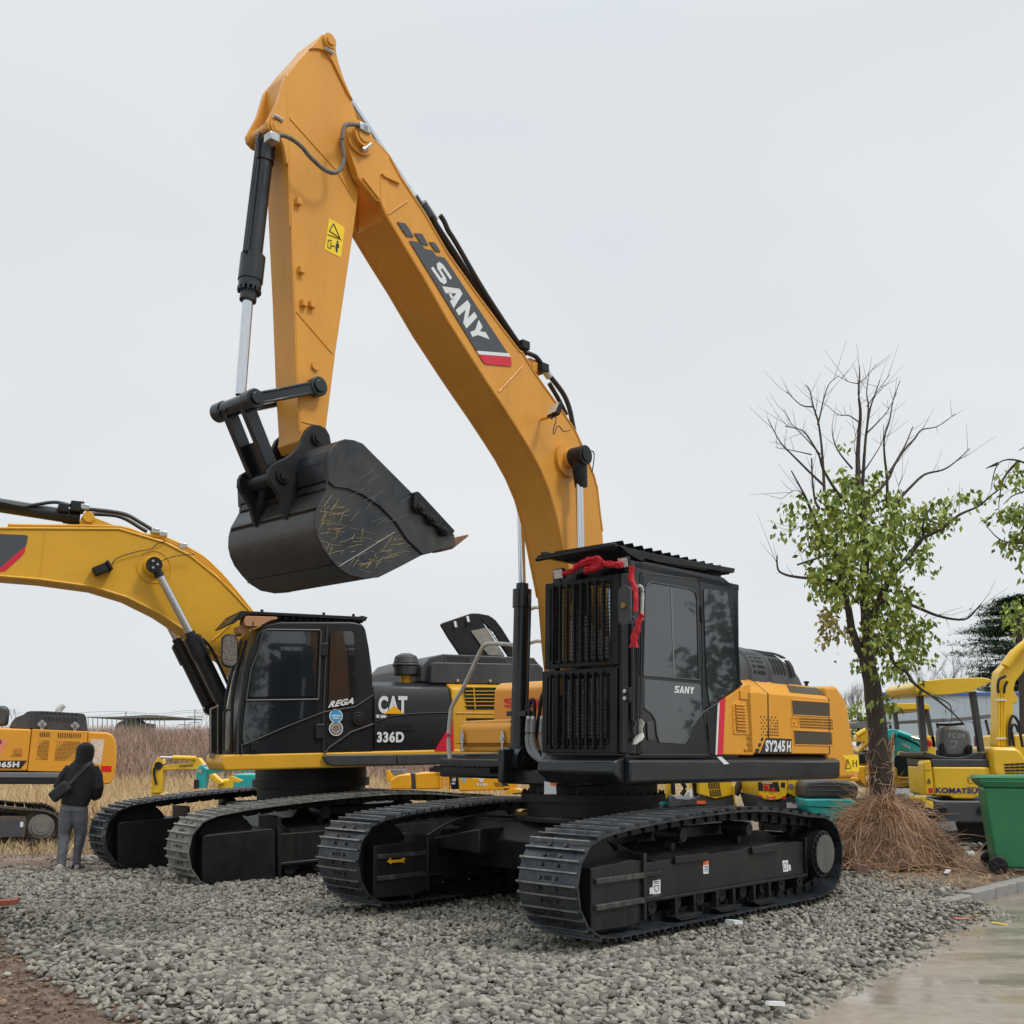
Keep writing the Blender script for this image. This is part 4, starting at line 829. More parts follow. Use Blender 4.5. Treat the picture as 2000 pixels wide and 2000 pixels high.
# ================================================================ second large excavator (ochre boom, side view)
CU=Fr(-2.77,14.72,-.115,-139.4,-.9); C=Fr(-2.77,14.72,-.115,-152.7,-.6)
CT=thing('crawler_excavator','ochre-yellow excavator with a black cab and dusty tracks, standing just left of the raised-boom one','excavator',CU,'large crawler excavators')
def undercarriage2():
    sx,sz=1.14,1.08
    for f,shoe in ((1,SHOED),(-1,SHOE)):
        yc=f*1.295; tr,lo,hi,y1=crawler(CU,CT,yc,.6,sx,sz,shoe=shoe,pitch=.203,face=f)
        ya,yb=yc-.2,yc+.2; X=lambda x:x*sx
        m=MB(CU); m.prism([(X(1.25),.27),(X(-1.52),.27),(X(-1.52),.62),(X(1.1),.62),(X(1.25),.6)],1,ya,yb); m.prism([(yc+f*.2,.62),(yc-f*.2,.78),(yc-f*.2,.6)],0,X(-1.3),X(1.0)); m.box(X(-1.5),X(1.2),ya-.03,yb+.03,.24,.28)
        m.build('track_frame',FRM,tr,bevel=.01)
        m=MB(CU); m.prism(roundp([(X(2.02),.06),(X(1.22),.06),(X(1.22),.70),(X(2.02),.68)],.07),1,yc-.05,yc+.29); m.box(X(1.16),X(1.2),yc-.2,yc+.31,.08,.84); m.build('motor_cover',BLK2,tr,bevel=.012)
        m=MB(CU); m.cyl((X(1.72),yc-.1,.50),(X(1.72),yc+.1,.50),.42,n=40); m.cyl((X(1.72),yc+.1,.50),(X(1.72),yc+.12,.50),.36,n=40); m.build('idler_wheel',BLK2,tr)
        m=MB(CU); m.cyl((X(-1.79),yc-.2,.5),(X(-1.79),yc+.27,.5),.26,n=32); m.build('final_drive',FRM,tr)
        for x in (.55,-.55):
            m=MB(CU); m.cyl((X(x),yc-.14,.84),(X(x),yc+.14,.84),.08,n=20); m.box(X(x)-.03,X(x)+.03,yc-.04,yc+.04,.6,.8); m.build('carrier_roller',BLK2,tr)
        for i in range(8):
            m=MB(CU); x=X(1.0-i*.34); m.cyl((x,yc-.17,.2),(x,yc+.17,.2),.08,n=16); m.build('track_roller',BLK2,tr)
undercarriage2()
m=MB(CU); m.prism([(.95,.36),(-1,.36),(-1.1,.62),(-.85,.88),(.8,.88),(1.05,.62)],1,-1.1,1.1); m.build('car_body',FRM,CT,bevel=.02)
m=MB(CU); m.cyl((0,0,.86),(0,0,1.1),.74,n=48); m.cyl((0,0,1.1),(0,0,1.2),.8,n=56); m.cyl((0,0,1.2),(0,0,1.42),.76,n=48); m.build('slew_bearing',BLK2,CT)
decal(CU,1,1.6,[(538,1630),(546,1629),(546,1644),(539,1645)],mat('green_sticker',(.35,.5,.38),.5),CT,'green_sticker') if False else None
k2=lambda z:Z2(z,(350,1150),3.864)
k3=lambda z:Z2(z,(800,1150),3.864)
k6=lambda z:Z2(z,(0,900),3.864)
m=MB(C); m.prism(roundp([(1.50,1.365),(1.54,1.45),(1.52,1.56),(-2.75,1.60),(-2.75,1.40)],.03),1,.46,1.44); m.box(-2.75,.3,-1.42,.46,1.40,1.58); SK=m.build('deck_skirt',Y2,CT,bevel=.05,seg=4)
m=MB(C); m.px(k2([(1075,1262),(1120,1252),(1628,1250),(1628,1330),(1150,1336),(1100,1315)]),1,1.44,1.42,1.50); m.px(k2([(1634,1250),(2650,1230),(2650,1312),(1634,1329)]),1,1.44,1.42,1.50); m.build('side_bumper',PLAS,SK,bevel=.015)
out_=k2([(440,1255),(438,1150),(450,1000),(470,850),(498,650),(530,500),(590,330),(650,268),(760,245),(1310,245),(1385,262),(1412,300),(1440,450),(1462,620),(1468,780),(1470,1246)])
oc=[(p.x,p.z) for p in [C.un(x,y,1,1.45) for x,y in out_]]
m=MB(C); m.prism(roundp(oc,.04),1,.45,1.43); CB=m.build('cab',CABK2,CT,bevel=.025,seg=3)
m=MB(C); m.px(k2([(610,470),(640,330),(665,318),(1030,325),(1045,335),(1025,812),(525,815),(560,600)]),1,1.45,1.44,1.452,rnd=.03)
m.px(k2([(505,852),(1040,846),(1040,935),(800,1035),(560,1140),(482,1172),(478,1100),(490,960)]),1,1.45,1.44,1.452,rnd=.03); m.build('door_window',GLS,CB)
m=MB(C); m.px(k2([(1150,318),(1308,320),(1320,360),(1330,860),(1125,900),(1135,600),(1142,340)]),1,1.45,1.44,1.452,rnd=.03); m.build('rear_side_window',GLS,CB)
m=MB(C); ring(m,1,1.452,k2([(600,470),(632,325),(665,308),(1062,312),(1070,330),(1050,835),(505,842),(545,600)]),.012); ring(m,1,1.452,k2([(478,1250),(470,1180),(560,1148),(800,1043),(1090,930),(1330,890),(1465,800)]),.008,closed=False); ring(m,1,1.452,k2([(560,250),(530,420),(480,640),(450,900),(440,1240)]),.010,closed=False)
ring(m,1,1.452,k2([(1118,275),(1090,900),(1092,1240)]),.007,closed=False); ring(m,1,1.452,k2([(1100,1240),(1130,1200),(1300,1080),(1465,1020)]),.012,closed=False); m.build('door_trim',PLAS,CB)
m=MB(C)
for q in ([(1070,410),(1118,410),(1115,505),(1070,505)],[(1030,1020),(1092,1020),(1088,1130),(1030,1130)]): m.px(k2(q),1,1.45,1.45,1.475,rnd=.008)
m.build('door_hinge',BLK,CB,bevel=.005)
m=MB(C); m.px(k2([(540,1165),(605,1150),(605,1220),(540,1222)]),1,1.45,1.45,1.465,rnd=.02); m.build('door_handle',BLK2,CB,bevel=.005)
m=MB(C); p=C.un(*k2([(1355,980)])[0],1,1.45); m.cyl((p.x,1.43,p.z),(p.x,1.47,p.z),.085,n=24); m.cyl((p.x,1.47,p.z),(p.x,1.48,p.z),.045,n=20); m.build('lock_boss',BLK,CB,bevel=.004)
text(C,1,1.455,k2([(1140,848),(1325,820),(1315,868),(1122,900)]),'REGA',WHT,CB,shear=.2)
for (cx_,cy_),r_,mm,nm in (((1183,960),.088,WHT,'round_blue_sticker'),((1183,1055),.092,WHT,'round_brown_sticker')):
    p=C.un(*k2([(cx_,cy_)])[0],1,1.452); m=MB(C); m.cyl((p.x,1.452,p.z),(p.x,1.455,p.z),r_,n=28); o=m.build(nm,mm,CB)
    m=MB(C); m.cyl((p.x,1.455,p.z),(p.x,1.457,p.z),r_*.86,n=28); m.build('sticker_disc',CYAV if cy_<1000 else mat('sticker_brown',(.30,.2,.12),.5,c2=(.08,.1,.15),vs_=30),o)
    if cy_<1000:
        m=MB(C); m.box(p.x-.055,p.x+.055,1.457,1.459,p.z-.006,p.z+.012); m.box(p.x-.04,p.x+.04,1.457,1.459,p.z-.035,p.z-.02); m.build('sticker_marks',WHT,o)
    else:
        m=MB(C); ring(m,1,1.458,[k2([(cx_+30*math.cos(t),cy_+30*math.sin(t))])[0] for t in [i*.524 for i in range(12)]],.003); m.build('sticker_marks',WHT,o)
# roof guard and lamps
m=MB(C); m.px(k2([(465,165),(1424,212),(1408,243),(1385,248),(1370,236),(520,190),(505,196),(405,266),(383,262)]),1,1.43,1.38,1.43); m.px(k2([(465,165),(1424,212),(1420,218),(475,172)]),1,1.43,.5,1.40); m.px(k2([(1380,200),(1424,212),(1408,243),(1385,246)]),1,1.43,.5,1.42)
m.px(k2([(470,168),(505,172),(410,262),(385,262)]),1,1.43,.5,1.39)
o=m.build('roof_guard',BLK2,CT,bevel=.006)
m=MB(C)
for i in range(16): x=1.1-i*.09; m.box(x-.02,x+.02,.5,1.38,3.24,3.27)
for x in (1.0,.2,-.2): m.cyl((x,1.2,3.33),(x,1.2,3.37),.02,n=8)
m.build('guard_slats',BLK2,o,smooth=False)
m=MB(C); m.px(k2([(500,205),(735,212),(745,228),(690,238),(600,285),(500,283),(487,250)]),1,1.44,1.2,1.45,rnd=.03); o=m.build('tan_lamp_cover',TAN,CT,bevel=.02); m=MB(C); m.px(k2([(437,285),(490,270),(520,290),(540,292),(520,325),(470,350),(440,330)]),1,1.3,1.1,1.35,rnd=.03); m.build('tan_lamp_cover',TAN,CT,bevel=.02)
# front pillar glass edge, guard and wipers
m=MB(C); m.px(k2([(232,908),(290,882),(330,880),(328,1286),(232,1278)]),1,.95,.9,.95); o=m.build('lower_front_guard',BLK2,CT,bevel=.005)
m=MB(C); m.px(k2([(232,900),(292,880),(296,888),(240,912),(240,1240),(290,1250),(285,1288),(232,1280)]),1,.955,.953,.975); m.px(k2([(286,882),(292,880),(292,1286),(286,1286)]),1,.955,.953,.97); m.build('guard_frame',mat('beige_frame',(.32,.27,.22),.5,var=.2),o)
m=MB(C); m.px(k2([(392,925),(378,1000),(355,1100),(345,1170),(352,1215),(372,1210),(390,1080)]),1,1.25,1.2,1.25); m.px(k2([(395,720),(420,620),(400,760),(380,905),(360,905)]),1,1.25,1.2,1.25); m.build('windscreen_edge',mat('pale_glass_edge',(.4,.37,.3),.2,var=.3),CB)
m=MB(C); m.tube([C.un(*q,1,1.3) for q in k2([(470,390),(420,560),(375,700),(345,890),(335,1220)])],.016); m.tube([C.un(*q,1,1.3) for q in k2([(505,390),(470,520),(420,700),(400,910),(395,1240)])],.02); m.tube([C.un(*q,1,1.3) for q in k2([(340,912),(400,915)])],.014,sm=False); m.tube([C.un(*q,1,1.3) for q in k2([(325,1250),(400,1240)])],.02,sm=False); m.tube([C.un(*q,1,1.3) for q in k2([(375,370),(380,358),(470,352)])],.008,sm=False); m.build('front_rails',BLK2,CB)
c=C.un(*k2([(378,468)])[0],1,1.5); O=[]
for a in range(28):
    t=2*math.pi*a/28; O.append((c.x+.10*math.cos(t)*1.0,c.z+.085*math.sin(t)+(.12 if math.sin(t)>0 else -.12)))
m=MB(C); m.prism(O,1,1.48,1.53); o=m.build('mirror',BLK2,CT,bevel=.01)
m=MB(C); m.prism([(c.x+(x-c.x)*.86,c.z+(z-c.z)*.9) for x,z in O],1,1.53,1.533); m.build('mirror_glass',mat('wet_mirror',(.36,.32,.27),.12,metal=.7,c2=(.10,.09,.08),vs_=45,bump=.4,bs=60),o)
# engine bay panels
zt=2.47
m=MB(C); m.prism([(1.42,1.57),(1.44,2.2),(1.36,2.42),(1.15,2.49),(-1.4,2.49),(-1.4,1.57)],0,-1.49,-.395); BP=m.build('black_side_panel',CABK2,CT,bevel=.02,seg=3)
m=MB(C); ring(m,1,1.442,k2([(1478,1005),(1600,960),(1750,943),(1930,935),(2060,934)]),.008,closed=False); m.build('panel_crease',BLK2,BP)
m=MB(C); m.prism([(1.42,1.57),(1.44,2.2),(1.40,2.40),(1.2,2.49),(-1.4,2.49),(-1.4,1.57)],0,-2.8,-1.505); YP=m.build('engine_panel',Y2,CT,bevel=.02,seg=3)
m=MB(C); m.prism([(-2.8,1.3),(-2.8,2.52),(-3.3,2.45),(-3.6,2.1),(-3.62,1.45),(-3.4,1.3)],1,-1.4,1.4); m.build('counterweight',Y2,CT,bevel=.08,seg=4)
m=MB(C)
m.px(k3([(412,742),(700,745),(690,910),(430,910)]),1,1.442,1.43,1.443); m.px(k3([(430,975),(700,975),(700,1010),(430,1010)]),1,1.442,1.43,1.443); m.build('side_vent',DVENT,YP,smooth=False)
m=MB(C)
for i,y in enumerate((768,795,822,848,878)): m.px(k3([(418,y),(700,y),(700,y+7),(420,y+7)]),1,1.445,1.443,1.455)
m.px(k3([(478,742),(485,742),(497,910),(490,910)]),1,1.445,1.443,1.457); ring(m,1,1.443,k3([(350,938),(640,940)]),.006,closed=False); m.build('louvres',Y2,YP,smooth=False)
m=MB(C); m.px(k3([(185,1225),(325,1000),(335,1225)]),1,1.444,1.442,1.445) ; m.build('red_triangle',REDV,BP,smooth=False)
text(C,1,1.447,k2([(1503,808),(1722,808),(1720,942),(1503,940)]),'CAT',WHT,BP,bold=.045); decal(C,1,1.452,k2([(1548,943),(1622,880),(1694,943)]),mat('decal_amber',(.85,.42,.01),.4),BP,'triangle_decal')
text(C,1,1.447,k2([(1493,1078),(1698,1076),(1696,1160),(1493,1160)]),'336D',WHT,BP)
m=MB(C); m.px(k2([(1483,945),(1568,948),(1568,980),(1483,978)]),1,1.446,1.444,1.447); o=m.build('small_badge',GRYP,BP); m=MB(C); m.px(k2([(1490,952),(1508,952),(1508,972),(1490,972)]),1,1.449,1.447,1.449); m.px(k2([(1520,956),(1560,956),(1560,972),(1520,972)]),1,1.449,1.447,1.449); m.build('badge_marks',WHT,o)
m=MB(C); holes(m,1,1.4435,k2([(1568,1008),(1768,1008),(1768,1070),(1568,1070)]),9,3,.8,.75); m.build('small_grille',DVENT,BP,smooth=False)
# intake, hood box, open lid
m=MB(C); a=C.un(*k2([(1712,702)])[0],1,.9); m.cyl((a.x,.9,2.45),(a.x,.9,2.62),.085,n=24); m.build('intake_stem',Y2,CT)
m=MB(C); m.cyl((a.x,.9,2.60),(a.x,.9,2.72),.165,.175,n=32); m.cyl((a.x,.9,2.72),(a.x,.9,2.76),.185,.185,n=32); m.cyl((a.x,.9,2.76),(a.x,.9,2.86),.175,.15,n=32); m.cyl((a.x,.9,2.86),(a.x,.9,2.90),.15,.07,n=32); m.build('air_intake',PLAS,CT,bevel=.012)
m=MB(C); m.px(k3([(160,705),(165,575),(180,555),(265,555),(980,570),(1010,600),(1010,720),(160,712)]),1,1.25,-.9,1.25); m.px(k3([(85,700),(88,590),(150,520),(250,492),(270,555),(165,570),(160,705)]),1,1.15,-.9,1.15); m.px(k3([(250,492),(940,520),(985,580),(265,558)]),1,1.12,-.8,1.12); HB=m.build('hood_box',PLAS,CT,bevel=.03,seg=3)
m=MB(C); holes(m,1,1.125,k3([(275,505),(455,512),(465,560),(290,556)]),9,1,.35,.9); holes(m,1,1.125,k3([(480,515),(720,525),(735,565),(500,560)]),11,1,.35,.9); m.build('hood_slots',DVENT,HB,smooth=False)
m=MB(C)
for q in ((360,692),(605,694)): p=C.un(*k3([q])[0],1,1.25); m.cyl((p.x,1.25,p.z),(p.x,1.27,p.z),.02,n=10)
m.build('hood_bolt',SILV,HB)
m=MB(C); m.px(k3([(235,272),(250,258),(465,185),(520,185),(600,200),(650,235),(700,300),(810,480),(830,520),(750,515),(640,330),(540,235),(640,380),(720,520),(380,498),(300,380)]),1,.5,.45,.5); LD=m.build('open_engine_lid',BLK2,CT,bevel=.01)
m=MB(C); m.px(k3([(462,318),(580,292),(720,505),(595,500)]),1,.52,.505,.52); m.build('insulation_panel',mat('grey_foil',(.2,.19,.165),.6,c2=(.3,.29,.25),vs_=10,bump=.5,bs=14),LD)
m=MB(C)
for i in range(11): 
    t=i/10; a_=Vector((545,232)).lerp(Vector((745,515)),t); b_=Vector((620,215)).lerp(Vector((825,515)),t); ring(m,1,.48,k3([tuple(a_),tuple(b_)]),.006,closed=False)
for u in (0,.33,.66,1): ring(m,1,.48,k3([(545+75*u,232-17*u),(745+80*u,515)]),.006,closed=False)
m.build('lid_mesh',BLK2,LD)
m=MB(C)
for q in ((345,275),(440,235)): p=C.un(*k3([q])[0],1,.52); m.cyl((p.x,.5,p.z+.05),(p.x,.54,p.z-.04),.025,n=8)
m.build('lid_latch',SILV,LD)
# boom
up=k6([(0,510),(400,512),(900,515),(1050,560),(1250,620),(1440,720),(1640,880),(1780,1020),(1880,1130)]); lw=k6([(1700,1500),(1600,1440),(1480,1345),(1380,1270),(1200,1150),(960,1030),(700,950),(300,895),(0,870)])
U=[(p.x,p.z) for p in [C.un(*q,1,.3) for q in up]]; Lw=[(p.x,p.z) for p in [C.un(*q,1,.3) for q in lw]]
poly=[(6.1,3.95),(5.2,4.22)]+U+[(.55,3.0),(.30,2.3),(.35,1.95),(.6,1.85),(.8,2.0),(1.0,2.45)]+Lw+[(5.2,3.62),(6.05,3.60)]
m=MB(C); m.prism(poly,1,-.3,.3); CBm=m.build('boom',Y2,CT,bevel=.008)
m=MB(C)
for pts in (U,Lw):
    for a,b in zip(pts,pts[1:]):
        m.cyl((a[0],.30,a[1]),(b[0],.30,b[1]),.018,n=6)
pp=[C.un(*q,1,.3) for q in k6([(1160,800)])][0]
for i in range(28):
    a=2*math.pi*i/28; b=2*math.pi*(i+1)/28; r_=.21; m.cyl((pp.x+r_*math.cos(a),.3,pp.z+r_*math.sin(a)),(pp.x+r_*math.cos(b),.3,pp.z+r_*math.sin(b)),.010,n=5)
ring(m,1,.302,k6([(340,515),(300,890)]),.006,closed=False); ring(m,1,.302,k6([(1600,1360),(1735,1240)]),.012,closed=False)
m.cyl((pp.x,.25,pp.z),(pp.x,.34,pp.z),.17,.12,n=28); m.build('boom_flange',Y2,CBm)
m=MB(C)
for y in (.18,.06,-.06): m.tube([C.un(*q,1,.2) +Vector((0,y-.2,0)) for q in k6([(60,480),(200,485),(800,492),(950,505),(1100,555),(1240,575),(1500,700),(1640,820),(1740,930),(1910,1140)])],.018,n=6)
m.build('boom_pipes',Y2,CBm)
m=MB(C); m.px(k6([(-300,560),(0,552),(195,560),(212,572),(198,640),(0,810),(-300,820)]),1,.302,.3,.303); m.build('graphite_panel',GRYV,CBm,smooth=False)
m=MB(C); m.px(k6([(0,810),(195,640),(188,690),(150,735),(40,832),(0,840)]),1,.302,.3,.304); m.px(k6([(-300,822),(0,810),(0,840),(-300,850)]),1,.302,.3,.304); m.build('red_stripe',REDV,CBm,smooth=False)
m=MB(C); m.prism(roundp([(6.35,4.55),(6.05,4.35),(5.75,3.9),(5.85,3.5),(6.55,1.35),(6.85,1.35),(6.75,3.4),(6.7,4.1)],.08),1,-.2,.2); m.build('arm',Y2,CT,bevel=.01)
m=MB(C); m.prism(roundp([(6.5,1.5),(6.95,1.6),(7.3,1.2),(7.35,.6),(7.0,.15),(6.3,.0),(5.7,.1),(6.0,.5),(6.3,1.2)],.15),1,-.6,.6); m.build('bucket',BLK2,CT,bevel=.02)
P1=C.un(*k6([(655,445)])[0],1,0); P2=C.un(*k6([(-1500,110)])[0],1,0); P3=C.un(*k6([(-700,225)])[0],1,0)
P1=C.un(*k6([(600,432)])[0],1,0)
m=MB(C); m.cyl(P1,P3,.088,n=28); m.cyl(P1,P1+(P3-P1)*.1,.10,n=28); o=m.build('arm_cylinder',BLK,CT); m=MB(C); m.cyl(P3,P3+(P3-P1)*.8,.055,n=20); m.build('cylinder_rod',CHR,o)
m=MB(C); m.tube([C.un(*q,1,.1) for q in k6([(-300,260),(0,312),(170,345),(230,338),(390,313),(480,322),(560,345),(640,360)])],.022); m.build('cylinder_pipe',BLK,o)
m=MB(C)
for s in (.12,-.16): m.px(k6([(600,485),(612,430),(640,405),(680,403),(720,430),(870,488)]),1,.16,s,s+.04)
m.cyl(C.un(*k6([(658,445)])[0],1,0)-Vector((0,.2,0)),C.un(*k6([(658,445)])[0],1,0)+Vector((0,.2,0)),.07,n=20); m.build('cylinder_lug',Y2,CBm,bevel=.005)
m=MB(C)
for pts,y in (([(660,365),(850,385),(960,410),(1050,460),(1150,520),(1220,560)],.15),([(650,400),(850,410),(950,440),(1050,500),(1110,535)],0),): m.tube([C.un(*q,1,y) for q in k6(pts)],.026)
m.build('boom_hoses',RUB,CBm)
m=MB(C)
for q in ((640,352),(1170,532),(1228,556),(1380,645)): p=C.un(*k6([q])[0],1,.16); m.box(p.x-.05,p.x+.05,.08,.22,p.z-.035,p.z+.035)
m.build('hose_clamp',SILV,CBm,bevel=.01)
m=MB(C)
for q,r_ in (((480,355),1),((585,345),1.3)): p=C.un(*k6([q])[0],1,.16); m.box(p.x-.06*r_,p.x+.06*r_,.0,.2,p.z-.05*r_,p.z+.05*r_)
m.build('hose_block',BLK2,CBm,bevel=.01)
p=C.un(*k6([(760,818)])[0],1,.42); m=MB(C); T=Matrix.Translation(p)@Matrix.Rotation(R(28),4,'Y'); m.box(-.09,.09,-.10,.04,-.055,.055,T); m.box(-.13,-.09,-.12,.06,-.065,.065,T); m.build('work_lamp',BLK2,CBm,bevel=.012)
m=MB(C); m.tube([C.un(*q,1,.34) for q in k6([(820,845),(835,800),(870,745),(930,715),(1050,682),(1140,665),(1190,625),(1250,605)])],.006,n=6); m.tube([C.un(*q,1,.40) for q in k6([(1220,755),(1300,725),(1400,708),(1475,708)])],.006,n=6); m.build('lamp_wire',RUB,CBm)
# boom cylinders
for s in (1,-1):
    y=s*.46; a=C.un(*k6([(1162,785)])[0],1,.46); b=C.un(*k6([(1445,1325)])[0],1,.46); c_=C.un(*k6([(1648,1740)])[0],1,.46)
    a=Vector((a.x,y,a.z)); b=Vector((b.x,y,b.z)); c_=Vector((c_.x,y,c_.z)); d_=(c_-b).normalized(); c_=c_+d_*.15
    m=MB(C); m.cyl(b,c_,.098,n=28); m.cyl(b+d_*.02,b+d_*.30,.118,n=28); m.cyl(b-d_*.06,b+d_*.02,.07,n=24); m.cyl(c_+Vector((0,-.07,0))+d_*.06,c_+Vector((0,.07,0))+d_*.06,.1,n=24); o=m.build('boom_cylinder',BLK,CT)
    m=MB(C); m.cyl(a,b,.052,n=24); m.build('cylinder_rod',CHR,o)
    m=MB(C); m.cyl((a.x,y-.05,a.z),(a.x,y+.06,a.z),.095,n=28); m.cyl(a,a+d_*.17,.06,n=20); m.build('rod_eye',BLK2,o)
    if s>0:
        m=MB(C)
        for q in ((-.035,0),(.02,.04),(.02,-.045)): m.cyl((a.x+q[0],y+.06,a.z+q[1]),(a.x+q[0],y+.068,a.z+q[1]),.016,n=10)
        m.build('eye_bolt',SILV,o)
    m=MB(C); m.tube([b+Vector((-.11,.03*s,.02))+d_*.05,b+Vector((-.17,.03*s,0))+d_*.2,c_+Vector((-.16,.03*s,0))-d_*.2],.02); m.build('cylinder_pipe',BLK,o)
m=MB(C); m.box(.2,1.0,-.5,.4,1.45,1.7); m.box(-1.2,.5,-1.4,-.6,1.55,2.2); m.build('right_deck',BLK2,CT,bevel=.03)

# ================================================================ third large excavator, far left, seen from its side
H=Fr(-13.05,24.25,-.71,-155,1.5)
HX=thing('crawler_excavator','orange excavator cut off by the left photo edge, its tail beside the walking person','excavator',H,'large crawler excavators')
for f in (1,-1):
    tr,lo,hi,y1=crawler(H,HX,f*1.3,.6,1.16,1.02,shoe=SHOEM,pitch=.216,face=f); yc=f*1.3
    m=MB(H); m.prism([(1.6,.25),(-1.75,.25),(-1.75,.72),(1.5,.72)],1,yc-.22,yc+.22); m.build('track_frame',SHOEM,tr,bevel=.02)
    m=MB(H); pr=[]
    for i in range(42):
        r_=.40 if i%2 else .34; a=math.pi*i/21; pr.append((-2.07+r_*math.cos(a),.5+r_*math.sin(a)))
    m.prism(pr,1,yc+.1*f-.03,yc+.1*f+.03); m.build('drive_sprocket',SHOEM,tr,smooth=False)
    m=MB(H); m.cyl((-2.07,yc,.5),(-2.07,yc+f*.26,.5),.27,n=36); m.cyl((-2.07,yc+f*.26,.5),(-2.07,yc+f*.3,.5),.20,n=36); m.cyl((-2.07,yc+f*.3,.5),(-2.07,yc+f*.31,.5),.14,n=30); m.build('final_drive',mat('dusty_hub',(.12,.12,.115),.6,c2=(.2,.185,.16),vs_=5),tr)
    m=MB(H); m.cyl((1.95,yc-.1,.5),(1.95,yc+.1,.5),.38,n=32); m.build('idler_wheel',SHOEM,tr)
    for i in range(8):
        m=MB(H); x=1.3-i*.4; m.cyl((x,yc-.15,.2),(x,yc+.15,.2),.08,n=14); m.build('track_roller',SHOEM,tr)
m=MB(H); m.box(-1,1,-1.1,1.1,.4,.9); m.cyl((0,0,.9),(0,0,1.25),.8,n=40); m.build('car_body',SHOEM,HX,bevel=.03)
k7=lambda z:Z2(z,(0,1360),6.44)
decal(H,1,1.525,k7([(-200,1565),(290,1575),(280,1760),(-200,1760)]),GRYV,HX,'dark_panel'); decal(H,1,1.53,k7([(255,1578),(295,1580),(290,1645),(250,1642)]),WHT,HX,'white_sticker')
m=MB(H); m.px(k7([(-1400,385),(0,400),(395,412),(340,940),(-1400,930)]),1,1.5,-1.4,1.5,rnd=.05); HH=m.build('engine_hood',Y1H,HX,bevel=.05,seg=3)
m=MB(H); m.px(k7([(405,412),(1100,440),(1085,955),(345,942)]),1,1.5,-1.4,1.5,rnd=.02); m.build('hood_panel',Y1H,HH,bevel=.03,seg=3)
m=MB(H); m.px(k7([(1108,443),(1340,452),(1410,475),(1450,540),(1466,640),(1468,820),(1440,1000),(1410,1080),(1370,1108),(1080,1108),(1080,960)]),1,1.48,-1.35,1.48); HC=m.build('counterweight',Y1H,HX,bevel=.09,seg=4)
m=MB(H); m.px(k7([(-1400,955),(1270,958),(1270,1030),(-1400,1022)]),1,1.52,-1.4,1.52); m.build('grey_skirt',GRYP,HX,bevel=.02); m=MB(H); m.px(k7([(-1400,1024),(1270,1032),(1260,1106),(-1400,1104)]),1,1.5,-1.4,1.5); m.build('deck_skirt',BLK,HX,bevel=.02)
m=MB(H); m.px(k7([(110,395),(150,320),(190,270),(250,245),(290,232),(330,200),(370,185),(560,185),(990,210),(1060,220),(1085,260),(1104,436),(320,402)]),1,1.2,-1.0,1.2,rnd=.03); HM=m.build('engine_cowl',PLAS,HX,bevel=.08,seg=4)
m=MB(H); holes(m,1,1.203,k7([(510,195),(990,222),(988,245),(508,220)]),9,1,.65,.9); holes(m,1,1.203,k7([(545,250),(980,270),(975,335),(545,315)]),9,6,.6,.45); m.build('cowl_slots',DVENT,HM,smooth=False)
m=MB(H)
for q in ((530,350),(945,372)):
    p=H.un(*k7([q])[0],1,1.21)
    for a in range(4): m.cyl((p.x+.045*math.cos(a*1.57),1.2,p.z+.045*math.sin(a*1.57)),(p.x+.045*math.cos(a*1.57),1.24,p.z+.045*math.sin(a*1.57)),.05,n=10)
    m.box(p.x-.03,p.x+.03,1.21,1.24,p.z-.2,p.z)
m.build('cowl_latch',SILV,HM)
m=MB(H); m.prism(roundp([(.45,1.5),(2.1,1.5),(2.15,2.3),(1.8,3.3),(.5,3.35),(.45,2.4)],.12),1,.45,1.5); hc_=m.build('cab',CABK2,HX,bevel=.03); m=MB(H); m.prism(roundp([(1.0,2.1),(1.95,2.1),(1.7,3.15),(1.0,3.2)],.08),1,1.5,1.506); m.build('door_window',GLS,hc_)
m=MB(H); m.prism([(.2,1.6),(.9,1.6),(2.2,3.6),(5.6,4.1),(5.6,4.5),(2.0,4.5),(.9,3.8)],1,-.3,.3); m.build('boom',Y1H,HX,bevel=.02)
m=MB(H); m.px(k7([(-60,115),(60,118),(125,150),(100,370),(-60,375)]),1,.9,.3,.9); m.build('air_intake',PLAS,HX,bevel=.08,seg=3)
m=MB(H); m.tube([H.un(*q,1,.3) for q in k7([(735,205),(745,170),(775,135),(805,112)])],lambda t:.085-.02*t,n=10); m.build('wrapped_exhaust',WRAP,HX)
m=MB(H); holes(m,1,1.503,k7([(492,450),(632,452),(632,515),(492,512)]),5,1,.5,.95); holes(m,1,1.503,k7([(722,458),(1025,468),(1020,530),(722,525)]),11,1,.45,.95)
holes(m,1,1.503,k7([(485,552),(628,552),(598,805),(450,803)]),9,15,.6,.6,keep=lambda i,j:(i+j>3 and i-j>-15+4) or (i+j)%2==0); holes(m,1,1.503,k7([(712,560),(1010,568),(985,812),(680,810)]),18,15,.6,.6,keep=lambda i,j:(i+j>6 and (18-i)+(15-j)>10) or (i+j)%2==0); m.build('vent_holes',DVENT,HH,smooth=False)
m=MB(H); m.px(k7([(165,655),(280,655),(275,735),(165,735)]),1,1.5,1.5,1.512); m.px(k7([(135,738),(282,740),(282,748),(135,746)]),1,1.5,1.5,1.515); m.px(k7([(195,670),(262,670),(262,725),(195,725)]),1,1.512,1.512,1.52); m.build('hood_latch',mat('latch_orange',(.5,.2,.02),.4),HH)
decal(H,1,1.503,k7([(-100,808),(340,808),(262,912),(-100,905)]),BLKV,HH,'model_plate'); text(H,1,1.507,k7([(-40,822),(245,820),(238,893),(-50,895)]),'365H',WHT,HH)
